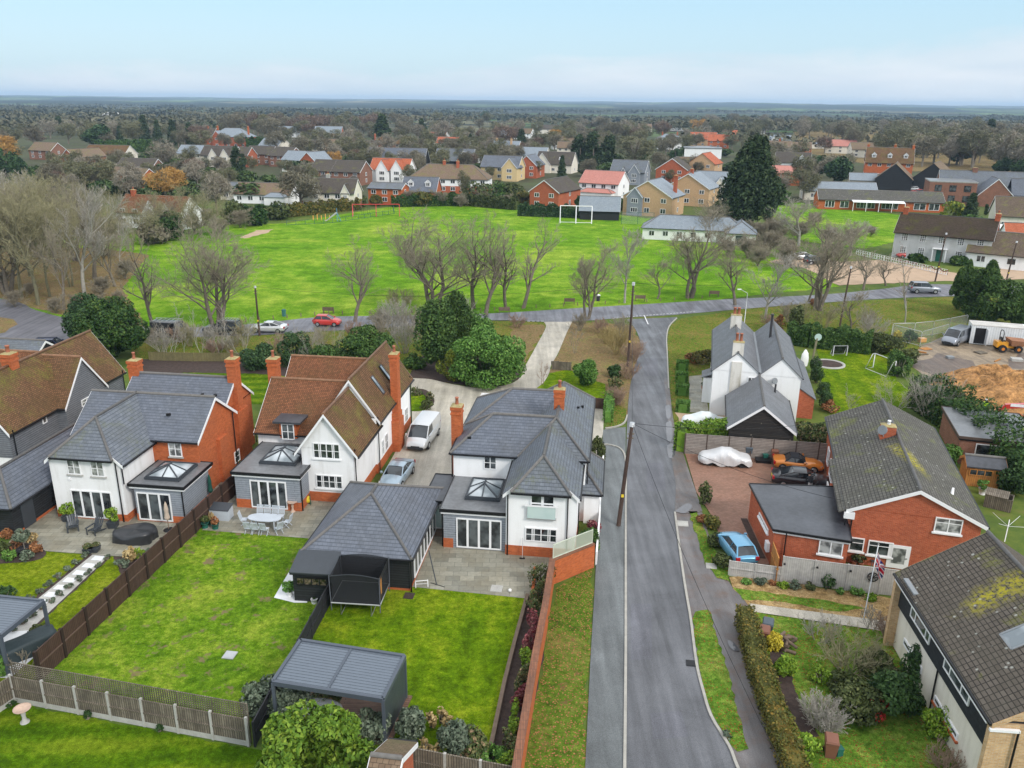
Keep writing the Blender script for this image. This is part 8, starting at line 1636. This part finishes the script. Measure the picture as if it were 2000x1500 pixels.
V('grey roofed white bungalow with conservatory behind the big bare oak',(512,398),17,9,2.7,5.4,-8,'x','render_w','mid_tile',5,1,porch=(2,8,3,'blue_slate')); V('long low grey roofed bungalow left of the conservatory',(478,392),16,8,2.6,4.8,-14,'x','render_c','slate_moss',4,1)
V('mossy tiled bungalow with orange gable at the left',(240,366),17,9,2.7,6.2,-30,'x','brick','mid_tile',2,1,gab=((3,6,2.5,2.7,5.8,'brick'),)); V('dark brown roofed bungalow behind the mossy one',(262,342),16,9,2.7,6.0,-14,'x','brick_dark','dark_tile',3,1); V('wide brown roofed house in the left trees',(205,322),20,10,4.6,8.2,-10,'x','render_c','clay',4,2)
V('brick gable house with long white lean-to at the left',(136,328),10,14,4.6,7.6,-34,'y','brick_red','mid_tile',2,2); V('mossy roofed house at the far left',(80,312),14,9,4.4,7.8,-20,'x','brick_dark','mid_tile',3,2)
V('cream house with grey roof behind the bare tree at the left',(372,322),13,9,5,8.4,-14,'x','render_c','blue_slate',3,2); V('cream house with white gables and dark roof at the left',(425,326),16,9,5,8.6,-12,'x','render_c','dark_tile',3,2,gab=((-1,4,1.5,4.8,7.8),(4.6,4,1.5,4.8,7.8))); V('brick house wing with dark roof beside the white gables',(462,326),11,9,5,8.2,-12,'x','brick_red','dark_tile',3,2)
V('large red brick mansion with slate hipped roof and white trim',(447,288),24,14,6.4,11.2,-10,'x','brick_red','blue_slate',5,2,A='h',B='h',gab=((-7,6,1.2,6.2,9.8,'brick_red'),),chim=((.93,.5),(.08,.5)),cm='brick'); V('red brick house with dark roof left of the mansion',(398,282),14,10,6,10,-10,'x','brick_red','dark_tile',3,2,chim=((.6,.5),),cm='brick')
V('cream sided house with grey pitched roof above the hedge',(525,302),13,11,4.8,8.4,-24,'x','render_c','blue_slate',2,2); V('dark roofed brick house below the long hedge',(505,322),13,9,4.8,8.0,-16,'x','brick_dark','dark_tile',3,2); V('white fronted house with brown roof and brick gable',(545,326),11,11,4.8,8.2,-26,'x','brick_dark','dark_tile',3,2)
V('white house with pale blue slate roof left of the twin gables',(575,336),13,10,4.8,8.2,-26,'x','render_w','blue_slate',4,2); V('brick gable house with white bargeboards beside the pale blue roof',(602,338),8,11,4.8,8.2,-26,'y','brick_red','blue_slate',2,2)
V('white and dark house with mossy hipped roof, upper left village',(595,306),16,9,4.8,8.4,-12,'x','render_c','dark_tile',4,2,gab=((-3,6,2,4.8,8,'brick_dark'),)); V('brown roofed brick house behind the orange willow',(648,305),14,10,4.8,8.6,-8,'x','brick_red','mid_tile',3,2)
V('long grey roofed chapel like house at the wood edge',(640,275),20,10,5,10,-4,'x','brick_red','blue_slate',3,1); V('white gabled house below the grey roofed one',(655,286),16,9,4,7.8,-10,'x','render_w','mid_tile',3,1,gab=((-4,5,2,4,7.4),(5,4,1.5,4,7)))
V('brown hipped roof house, upper middle left',(745,298),14,11,4.8,8.8,-12,'x','brick_dark','clay',3,2,A='h',B='h',chim=((.1,.5),)); V('brown hipped roof house, upper middle right',(792,298),15,11,4.8,8.8,-8,'x','render_c','clay',3,2,A='h',B='h'); V('orange brick house with dark roof under the cedar',(712,305),14,9,4.8,8,-12,'x','brick','dark_tile',3,2)
V('red roofed white bungalow among the distant middle trees',(878,290),18,10,3.2,6.8,-14,'x','render_w','red_tile',4,1); V('dark roofed white house beside the red roofed bungalow',(890,298),14,9,3.4,7.4,-14,'x','render_w','dark_tile',3,1)
V('modern white flat roofed house with long window band',(1372,310),20,14,5.6,6.4,-10,'x','render_w','flat_roof',0,1,barge='white',A='h',B='h'); V('tall white villa with grey roof in the far village',(1307,292),16,10,7,9.6,-8,'x','render_w','blue_slate',4,2,chim=((.2,.5),(.8,.5)),A='h',B='h'); V('red tiled houses left of the conifer, far village',(1372,286),18,10,5,9.5,-14,'x','buff','red_tile',3,2,gab=((-6,5,2,5,9),)); V('red tiled house right of the first, far village',(1402,290),14,9,5,9,-14,'x','brick','red_tile',3,2)
V('white bungalow with white gables right of the pine',(1522,283),15,10,4,7,-20,'x','render_w','blue_slate',3,1,gab=((-3,6,2,4,6.8),)); V('long flat grey roofed building in the far trees',(1575,290),26,10,3.2,4.0,-8,'x','render_c','blue_slate',6,1); V('small brick and white house with orange chimney right of the pine',(1520,306),13,10,5,8.6,-16,'x','render_c','mid_tile',3,2,chim=((.5,.5),),cm='brick'); V('orange brick cottage in the trees right of the pine',(1562,306),12,9,4.8,8,-14,'x','brick','mid_tile',3,2)
V('white gable house with dark dormer right of the pine',(1545,336),15,10,4.2,8.2,-20,'x','render_w','dark_tile',3,1,gab=((4,6,2,4.2,7.6),)); V('red roofed outbuilding right of the pine',(1530,362),12,10,4.4,6.8,-14,'x','brick','pink_tile',1,1); V('small brick barn right of the red roofed outbuilding',(1556,358),7,9,4.2,7,-14,'y','brick_red','clay',1,1)
h=V('tall red brick manor house with steep dormered roof and tall chimneys',(1732,350),18,11,6.6,12.2,-20,'x','brick','clay',5,2,dorm=3,chim=((.03,.6),(.6,.6),(.98,.5)),cm='brick')
V('black barn gable below the red brick manor',(1742,372),12,14,4.0,9.2,-26,'y','board_black','mid_tile',0,1,barge=None); V('small summer house with grey roof beside the black barn gable',(1684,368),9,6,3.0,5.2,-14,'x','render_c','blue_slate',5,1)
V('dark boarded barn with brown roof left of the brick offices',(1815,374),12,16,4.6,9.6,-34,'y','board_black','mid_tile',1,1,barge=None)
h=House('office_building','flat fronted dark red brick office block with black windows','',-18) if 0 else None
g_=G(1855,402); h=House('office_building','flat fronted dark brick office block with slate wings and roof lights',(g_.x,g_.y),-18,'office building'); h.walls(-6.5,0,6.5,11,0,7.0,'brick_dark'); h.flat(-6.5,0,6.5,11,7.0,over=.05,fascia='conc',edge='conc')
for z in (1.2,4.2):
    for u in (-4,0,4): h.win('S',0,u,z,1.9,1.9,2,1,frame='black')
h.walls(-2,11,34,21,0,4.4,'brick_dark'); h.roof(-2,11,34,21,4.4,9.4,'x','slate_moss',over=.3,A='g',B='g',wall='brick_dark'); h.walls(7.5,2,17,12,0,3.4,'brick_dark'); h.roof(7.5,2,17,12,3.4,8.2,'y','slate',over=.3,A='g',B='n',wall='brick_dark')
h.walls(17,5,30,12,0,3.6,'brick_dark'); h.roof(17,5,30,13,3.6,8.0,'x','slate',over=.3,A='n',B='h',wall='brick_dark'); h.chimney(8,16,8,10.5,1.4,1.,0,'brick_dark'); h.chimney(31,16,8,10.3,1.4,1.,0,'brick_dark')
for u,y,z in ((13,13,5.4),(17,13,5.4),(22,13,5.4),(26,13,5.4),(19,7,4.9),(22,7,4.9),(26,7,4.9)): h.skylight((u,y,z+.1),(1,0,0),(0,.72,.69),1.,1.5,'white')
h.done()
g_=G(1718,412); h=House('clubhouse','long low brick clubhouse with grey roof and white veranda beside the bowling green',(g_.x,g_.y),-11,'clubhouse'); h.walls(-17,0,17,9,0,2.9,'brick'); h.roof(-17,0,17,9,2.9,5.2,'x','conc_tile',over=.4,A='g',B='g',wall='brick')
h.mb('veranda_roof','white').prism([(-8,-3,2.5),(6,-3,2.5),(6,.0,2.85),(-8,0,2.85)],(0,0,.08))
for x in (-7.9,-4.4,-1,2.5,5.9): h.box('veranda_post','white',x-.08,-3,0,x+.08,-2.84,2.5)
for u,w_,n in ((-13.8,2.6,3),(-9.8,2.4,2),(-4,5,5),(2.5,4.5,4),(10.5,3.2,2),(14.3,2.8,2)): h.win('S',0,u,.6,w_,1.9,n,1,bar=.1,mull=.08)
h.done()
V('grey roofed bungalow hidden behind the long clubhouse',(1640,392),22,8,3.0,5.4,-8,'x','render_c','blue_slate',4,1)
h=V('white villa with brown tiled roof, green door and small paned windows',(1832,511),17,9,5.0,8.2,-34,'x','render_w','brown_tile2',0,2,side=1,chim=((.04,.5),(.99,.5)),over=.3)
for z in (1.0,3.5):
    for u in (-6.6,-3.3,0,3.3,6.6):
        if z<2 and u==0: h.door('S',0,.0,1.2,2.2,'pot_green'); continue
        h.win('S',0,u,z,1.15,1.35,3,4,bar=.08,mull=.05)
h.box('porch_roof','white',-1.3,-.9,2.45,1.3,.0,2.6)
for x in (-1.15,1.15): h.box('porch_column','white',x-.1,-.85,0,x+.1,-.65,2.45)
h.done()
V('white annex with brown roof at the right of the villa',(1942,524),10,8,2.8,6.2,-34,'x','render_w','brown_tile2',2,1); V('brown roofed house with small paned windows at the right edge',(1995,452),12,10,3.6,7.6,-20,'x','render_c','brown_tile2',3,1); V('low white canopy roof building behind the villa',(1958,470),13,6,2.6,3.2,-14,'x','render_w','white',3,1); V('orange tiled roof at the far right edge behind the annex',(2010,495),9,7,2.6,5.6,-14,'x','render_w','red_tile',1,1)
g_=G(1362,472); h=House('pavilion','long white boarded pavilion with slate hipped roof on the village green',(g_.x,g_.y),-13,'pavilion'); h.walls(-12,0,10,7,0,2.7,'pavilion'); h.roof(-12,0,10,7,2.7,5.0,'x','blue_slate',over=.35,A='h',B='h'); h.walls(6,-3,12,3,0,2.7,'pavilion'); h.roof(6,-3,12,4.5,2.7,4.6,'y','blue_slate',over=.35,A='h',B='n')
for u in (-10,-7,-4,-1,2): h.win('S',0,u,.9,1.2,1.1,2,1)
h.win('S',-3,9,.3,2.2,1.8,2,1,frame='black'); h.done()
f=trellis('picket_fence','white picket fence with festive garland in front of the villa',G(1672,497),G(1850,538),.05,1.0,'white',.55,.075,cat='fence'); m=MB(); a,b=G(1740,512)-G(1672,497),G(1850,538)-G(1672,497)
for k in range(7): p,q=a.lerp(b,k/7),a.lerp(b,(k+1)/7); m.tube([p.lerp(q,t_)+Vector((0,-.15,1.0-.45*math.sin(math.pi*t_))) for t_ in (0,.25,.5,.75,1)],.10,5)
m.build('garland',M['bin_brown'],f)
for k,(p,q) in enumerate((((478,428),(560,424)),((560,424),(700,409)),((765,404),(905,401)),((905,401),(1010,410)),((1012,421),(1175,427)))): hedge('hedge',('clipped hedge at the left of the playground','long hedge in front of the white timbered house','dark hedge below the brick houses','scrubby hedge left of the bright red brick gable','dark clipped hedge behind the white goal frames')[k],[G(*p),G(*q)],2.6,2.9,('leaf_mid2','leaf_tip','leaf_mid2','leaf_olive','leaf_dark2')[k],3200,.34,70+k,rough=.16)
hedge('hedge','tall green clipped hedge below the red brick mansion',[G(482,290),G(560,290)],4,6,'leaf_mid2',3000,.7,90); hedge('hedge','long green hedge under the dark conifers at the left',[G(190,300),G(300,296)],4,6,'leaf_mid',3000,.7,91); hedge('hedge','flat topped hedge behind the mossy bungalow',[G(180,378),G(265,378)],3,3.2,'leaf_mid2',2200,.4,92)
# ------------------------------------------------------------ trees of the village and woods
for k,(mt,sz) in enumerate((('twig_far',.8),('twig_far_g',.8),('twig_far_r',.8),('twig_far_p',.7),('twig_gold',.8))):
    for j in range(2): haze_tree_proto('h%d%d'%(k,j),mt,12,(10,8.5)[j],(2300,1800)[j],100+k*7+j,(18,14)[j],sz)
M['leaf_vil']=leafm('village_shrub_leaf',(.03,.055,.018),(.06,.10,.03),(.12,.17,.04),.3)
ever_proto('shrubv','round','leaf_vil',4,5,900,.4,17,name='shrub')
def FT(key,base,h,label,group=None,sx=1.,name=None): put(key,G(*base),h,label,'tree',group,None,sx,name)
EV=[('cone2',120,264,227,1.2,'dark conifer standing alone above the left woods'),('round',190,292,240,1.5,'broad dark evergreen in the left village'),('fir',236,282,246,1.2,'small dark fir right of the broad evergreen'),('fir',284,280,225,1.3,'tallest fir of the dark left group'),('fir',310,282,235,1.2,'second fir of the dark left group'),('fir',340,284,234,1.3,'third fir of the dark left group'),('fir',372,288,240,1.3,'last fir of the dark left group'),('round',12,345,285,1.2,'dark yew at the left edge'),('round',40,350,305,1.,'lower dark yew beside the one at the left edge'),('cone2',468,345,286,1.1,'dark tall evergreen by the white gabled house'),('cone2',420,262,243,1.,'little dark conifer left of the mansion'),('fir',748,290,224,1.8,'spreading blue green cedar in the upper village'),('fir',612,262,222,1.2,'dark conifer at the wood edge'),('cone2',826,276,232,1.,'dark columnar tree in the upper village'),('fir',1018,302,253,1.5,'layered cedar above the yellow house'),('cone2',920,292,261,.9,'dark narrow conifer, left of two'),('cone2',940,292,258,.9,'dark narrow conifer, right of two'),('round',945,232,216,1.5,'dark flat topped pine on the far wood line'),('fir',1092,238,222,1.3,'small dark fir on the far wood line'),('cone2',1132,332,263,1.2,'left of the three big dark evergreens'),('cone2',1157,332,257,1.2,'middle of the three big dark evergreens'),('cone2',1186,328,264,1.2,'right of the three big dark evergreens'),('fir',1097,350,304,1.1,'dark conifer before the cream gable house'),('round',1600,345,300,1.3,'dark evergreen left of the manor'),('round',1635,362,302,1.2,'second dark evergreen left of the manor'),('round',1868,322,268,1.5,'domed evergreen oak in the right wood'),('fir',1928,290,233,1.4,'tall dark pine in the right wood'),('fir',1890,446,378,1.3,'green conifer behind the white villa'),('cone2',1966,418,382,1.,'dark columnar yew right of the villa'),('round',1985,350,300,1.4,'dark evergreen mass at the right edge'),('round',1950,345,305,1.2,'dark evergreen beside the mass at the right edge'),('cone2',1925,420,400,1.,'small green shrub tree behind the villa'),('round',1255,320,298,1.,'dark round evergreen near the buff houses'),('round',1318,318,288,1.0,'dark evergreen by the white modern house'),('round',705,345,315,1.,'dark shrub tree by the twin brick gables'),('round',862,310,280,1.,'mid green evergreen by the black boarded house'),('round',1160,345,320,1.,'round green bush below the three evergreens')]
for key,x,y,t_,sx,l in EV:
    g=G(x,y); FT(key,(x,y),max(3,top_z(x,t_,g)),l,None,sx)
for key,x,y,t_,sx,l in (('h40',330,392,322,1.3,'golden willow above the orange roofed house'),('h41',18,330,263,1.3,'golden willow at the left edge'),('h40',655,330,292,1.1,'orange willow in the village middle left'),('h41',1085,282,252,1.6,'golden willow in the far village'),('h40',1362,262,230,1.5,'golden crown on the far right wood line'),('h00',590,412,330,1.4,'great bare oak before the white timbered house'),('h30',425,420,335,1.,'pale bare tree left of the great oak'),('h31',322,335,270,1.3,'pale bare tree above the orange willow'),('h10',376,325,282,1.,'olive bare tree by the cream house'),('h01',190,350,300,1.4,'purple brown bare tree in the left village'),('h00',230,330,290,1.2,'brown bare tree behind the mossy bungalow'),('h30',170,370,325,1.2,'whitish bare tree before the brick gable house'),('h10',1240,330,262,1.5,'big olive bare tree in the far village'),('h00',1290,345,295,1.1,'spreading bare tree before the buff houses'),('h10',905,392,330,.6,'ivy clad trunk before the brown hipped roofs'),('h20',1610,300,262,1.2,'reddish birch near the far bungalow'),('h20',965,305,262,.8,'reddish bare tree by the layered cedar')): FT(key,(x,y),max(4,top_z(x,t_,G(x,y))),l,None,sx)
for x,y,t_ in ((262,470,385),(325,462,375),(352,470,390),(392,462,370),(240,455,360),(420,462,380),(300,468,372),(285,475,400),(370,458,360)): BT('oak' if x%2 else 'wood2',(x,y),(x+5,t_),'bare tree between the orange roofed house and the green',.8,group='bare trees before the orange roofed house')
BT('wood2',(290,480),(300,395),'tall bare tree at the left corner of the green',1.); BT('oak',(325,470),(345,380),'twisted bare tree over the orange roofed house',1.2)
rr_=random.Random(77)
for k,(x,y,w,hh,mt) in enumerate(((700,404,5,3,'leaf_olive'),(735,402,4,3,'leaf_tip'),(930,398,9,6,'leaf_olive'),(965,396,9,7,'leaf_mid'),(1000,394,8,6,'leaf_olive'),(880,400,5,4,'leaf_mid2'),(1022,402,5,4,'leaf_tip'),(820,402,7,4,'leaf_tip'),(360,430,7,5,'leaf_mid2'),(455,436,7,5,'leaf_olive'),(500,440,6,4,'leaf_mid2'),(545,428,7,4,'leaf_olive'),(1215,410,4,3,'leaf_mid2'),(1130,408,3,3.5,'leaf_dark2'),(1420,430,8,5,'leaf_olive'),(1520,400,7,6,'leaf_mid'),(1855,440,6.5,6,'leaf_yel2'),(1900,462,6,5,'leaf_mid'),(1790,512,3,1.6,'leaf_mid2'),(1872,518,3,1.6,'leaf_mid2'))): B((x,y),w,hh,mt,'%s shrub clump along the far side of the green'%({'leaf_olive':'olive','leaf_tip':'rust tipped','leaf_mid':'mid green','twig_far':'bare brown','leaf_mid2':'dark green','leaf_dark2':'deep green','twig_far_r':'bare russet','leaf_yel2':'golden green','twig_far_p':'bare pale'}[mt]),1500,.42,'shrub','shrub','shrubs beyond the green',k=16)
for x,y,h_ in ((900,404,4),(400,440,5),(430,455,4),(1500,440,4),(1540,500,4),(1480,470,5),(1440,448,5),(1590,440,4),(1700,462,3),(1460,505,5),(1515,470,6),(1560,470,5),(1420,500,4),(1480,520,4),(1535,520,5),(1500,500,6),(1620,480,5),(1400,440,6),(1660,475,4),(1380,470,4),(340,455,5),(380,455,5),(470,445,5),(210,470,6),(800,400,5),(860,402,5),(940,400,5),(985,404,4)): put('scrub',G(x,y),h_,'bare russet scrub around the far corners of the green','shrub','bare scrub beyond the green',None,1.25,'scrub')
def scatter(n,poly,hr,keys,label,group,seed,sx=(1.,1.5),name=None):
    r=random.Random(seed); xs=[p[0] for p in poly]; ys=[p[1] for p in poly]; got=0
    def inside(x,y):
        c=False; j=len(poly)-1
        for i in range(len(poly)):
            if (poly[i][1]>y)!=(poly[j][1]>y) and x<(poly[j][0]-poly[i][0])*(y-poly[i][1])/(poly[j][1]-poly[i][1])+poly[i][0]: c=not c
            j=i
        return c
    while got<n:
        x=r.uniform(min(xs),max(xs)); y=r.uniform(min(ys),max(ys))
        if not inside(x,y): continue
        put(r.choice(keys),G(x,y),r.uniform(*hr),label,'tree',group,r.random()*6.28,r.uniform(*sx),name or ('woodland_tree' if 'wood' in group else 'bare_tree')); got+=1
ALLK=['h00','h01','h10','h11','h20','h30','h31','h00','h10','h11']
sheet('ground',px((1550,258),(1700,244),(2200,250),(2200,352),(1960,356),(1900,332),(1780,335),(1690,320),(1560,296)),.05,'litter')
scatter(92,((1560,262),(1680,250),(1800,252),(2060,262),(2060,350),(1960,352),(1900,330),(1790,330),(1775,322),(1690,318),(1560,290)),(13,19),['h00','h10','h11','h01','h10','h30'],'bare brown or olive tree in the wood behind the red brick manor','bare trees of the right hand wood',1)
scatter(40,((-40,262),(110,262),(200,262),(420,262),(520,250),(520,262),(380,300),(180,300),(110,300),(60,330),(-60,330)),(10,15),ALLK,'bare winter tree among the dark conifers at the upper left','bare trees of the left village edge',2)
scatter(40,((430,262),(500,245),(620,246),(700,250),(800,250),(800,272),(690,276),(600,282),(560,288),(470,278)),(11,19),['h00','h20','h10','h01','h21'],'tall bare tree in the wood above the red brick mansion','bare trees of the upper wood',3)
scatter(40,((780,246),(1000,240),(1200,244),(1210,285),(1080,276),(1000,296),(920,300),(830,280),(780,280)),(10,17),ALLK,'bare tree between the houses of the upper middle village','bare trees of the upper middle village',4)
scatter(38,((1180,244),(1400,240),(1580,246),(1580,275),(1500,270),(1430,300),(1330,280),(1250,310),(1190,290)),(10,17),ALLK,'bare tree between the houses of the upper right village','bare trees of the upper right village',5)
scatter(84,((600,300),(1000,285),(1090,300),(1010,335),(830,345),(700,335),(620,330)),(6.5,10.5),ALLK,'small bare garden tree among the middle village roofs','small bare trees among the village roofs',6,(.9,1.2),'garden_tree')
scatter(40,((60,330),(440,320),(440,400),(350,380),(160,400),(60,360)),(6,10),ALLK,'bare garden tree among the left village roofs','bare garden trees of the left village',8,(1.,1.3),'garden_tree')
scatter(16,((1480,300),(1700,300),(1690,380),(1600,400),(1500,400)),(7,12),['h00','h10','h30','h11'],'bare tree between the pine and the long clubhouse','bare trees by the clubhouse',9)
scatter(130,((60,330),(600,300),(1100,290),(1420,300),(1560,330),(1560,345),(1100,345),(700,350),(420,410),(60,370)),(3,6),['shrubv'],'rounded green garden shrub among the village roofs','green shrubs of the village gardens',10,(1.,1.7))
scatter(100,((420,268),(1000,262),(1480,262),(1500,300),(1250,318),(1000,326),(800,322),(600,318),(440,300)),(8,13.5),['h00','h10','h11','h01','h30','h10'],'olive or brown bare tree standing among the village roofs','bare trees standing among the village roofs',21,(1.,1.35),'village_tree')
scatter(26,((430,330),(700,345),(1000,345),(1230,345),(1400,330),(1400,350),(1200,372),(900,360),(600,372),(430,380)),(5,8),['h00','h10','h31','h11'],'small bare tree in the gardens behind the green','small bare trees in the gardens behind the green',22,(1.,1.3),'village_tree')
# far-off roofs glimpsed between the trees
for k,(x,y,w,wl,rf,l) in enumerate(((1180,252,16,'render_w','mid_tile','small distant white house on the wood line, left of the far villa'),(1325,256,18,'render_w','clay','distant white gabled house with brown roof above the villa'),(1388,262,12,'render_w','blue_slate','distant white gable peeping over the red roofs'),(1260,258,14,'render_c','mid_tile','distant cream house in the upper right trees'),(1020,272,14,'render_w','mid_tile','distant white gable above the layered cedar'),(970,275,15,'render_w','blue_slate','distant white house left of the layered cedar'),(1070,262,20,'render_c','dark_tile','distant long roofed house in the middle trees'),(1480,262,14,'render_w','blue_slate','distant white bungalow above the tall pine'),(1640,300,18,'render_c','pink_tile','distant pink roofed house at the edge of the right wood'),(1690,308,16,'render_c','mid_tile','distant pale house left of the manor'),(560,268,16,'render_w','blue_slate','distant flat roofed white house behind the clipped hedge'),(215,232,22,'render_w','white','tiny white buildings far beyond the left woods'),(850,282,13,'render_w','red_tile','distant house with red roof in the middle trees'),(1430,275,14,'brick','red_tile','distant red roofed house beside the tall pine'))): V(l,(x,y),w,10,4.6,8.2,rr_.uniform(-25,5),'x',wl,rf,3,2)
# ------------------------------------------------------------ far-off woods, one mass
def far_wood(name,label,areas,mat,seed,size=(4.,7.)):
    rs=np.random.default_rng(seed); Cn=[];Sz=[]
    for x,y,rx,ry,h,n in areas:
        a=rs.random(n)*6.283; r=np.sqrt(rs.random(n)); px_=x+rx*r*np.cos(a); py_=y+ry*r*np.sin(a)
        z=h*(.35+.65*rs.random(n)**.6)*(.75+.25*np.sin(px_*.05)*np.sin(py_*.043+1)); Cn.append(np.stack([px_,py_,z],1))
    P=np.concatenate(Cn); o=leaves_mesh(name,P,1.,rs,M[mat],None,asp=.6,upb=1.6); 
    v=np.empty(len(o.data.vertices)*3,np.float32); o.data.vertices.foreach_get('co',v); v=v.reshape(-1,4,3); c=P[:,None,:]; v=c+(v-c)*rs.uniform(size[0],size[1],len(P))[:,None,None]; o.data.vertices.foreach_set('co',v.astype(np.float32).ravel()); o.data.update()
    o['kind']='stuff'; o['label']=label; return o
def canopym(name,c1,c2,c3,scl):
    m,nt,b=new_mat(name); p=posn(nt); k=math_(nt,'ADD',math_(nt,'MULTIPLY',noise(nt,p,scl,4.,.65),.75),math_(nt,'MULTIPLY',noise(nt,p,scl*9,2.),.25)); lnk(nt,ramp(nt,k,[(.36,c1),(.5,c2),(.64,c3)]),b.inputs['Base Color']); b.inputs['Roughness'].default_value=1.; b.inputs['Specular IOR Level'].default_value=0.; return m
M['far_canopy']=canopym('far_canopy',(.062,.074,.044),(.115,.110,.072),(.165,.155,.108),.012); M['far_canopy_d']=canopym('far_dark_canopy',(.05,.064,.045),(.085,.092,.064),(.12,.122,.085),.004)
r=random.Random(5); ar=[]
for k in range(34): ar.append((r.uniform(-620,760),r.uniform(930,1250),r.uniform(50,110),r.uniform(18,40),r.uniform(10,14),480))
for k in range(22): ar.append((r.uniform(180,800),r.uniform(560,1050),r.uniform(45,90),r.uniform(22,45),r.uniform(11,14),520))
for k in range(14): ar.append((r.uniform(-600,-260),r.uniform(640,1000),r.uniform(50,90),r.uniform(20,40),r.uniform(9,13),480))
far_wood('woodland','brown leafless woodland closing the village off from the fields',ar,'far_canopy',2,(1.2,2.6))
ar=[]
for k in range(60):
    y=1300*(3300/1300)**r.random(); x=r.uniform(-.68,.68)*y; ar.append((x,y,r.uniform(60,300),r.uniform(6,40),r.uniform(6,10),int(420)))
far_wood('woodland','blue hazed woods and hedgerows of the far countryside',ar,'far_canopy_d',3,(3.,6.))
# ------------------------------------------------------------ the air
m=bpy.data.materials.new('air'); m.use_nodes=True; nt=m.node_tree; nt.nodes.clear(); vol=nd(nt,'ShaderNodeVolumePrincipled',{'Color':(.54,.75,1.,1),'Density':1.15e-4,'Anisotropy':0.}); nd(nt,'ShaderNodeOutputMaterial',{'Volume':vol.outputs[0]})
q=MB(); q.box(-10800,-120,-1.5,10800,14800,92); o=q.build('haze',m,uv=False); o['kind']='stuff'; o['label']='thin blue winter haze over the whole valley'
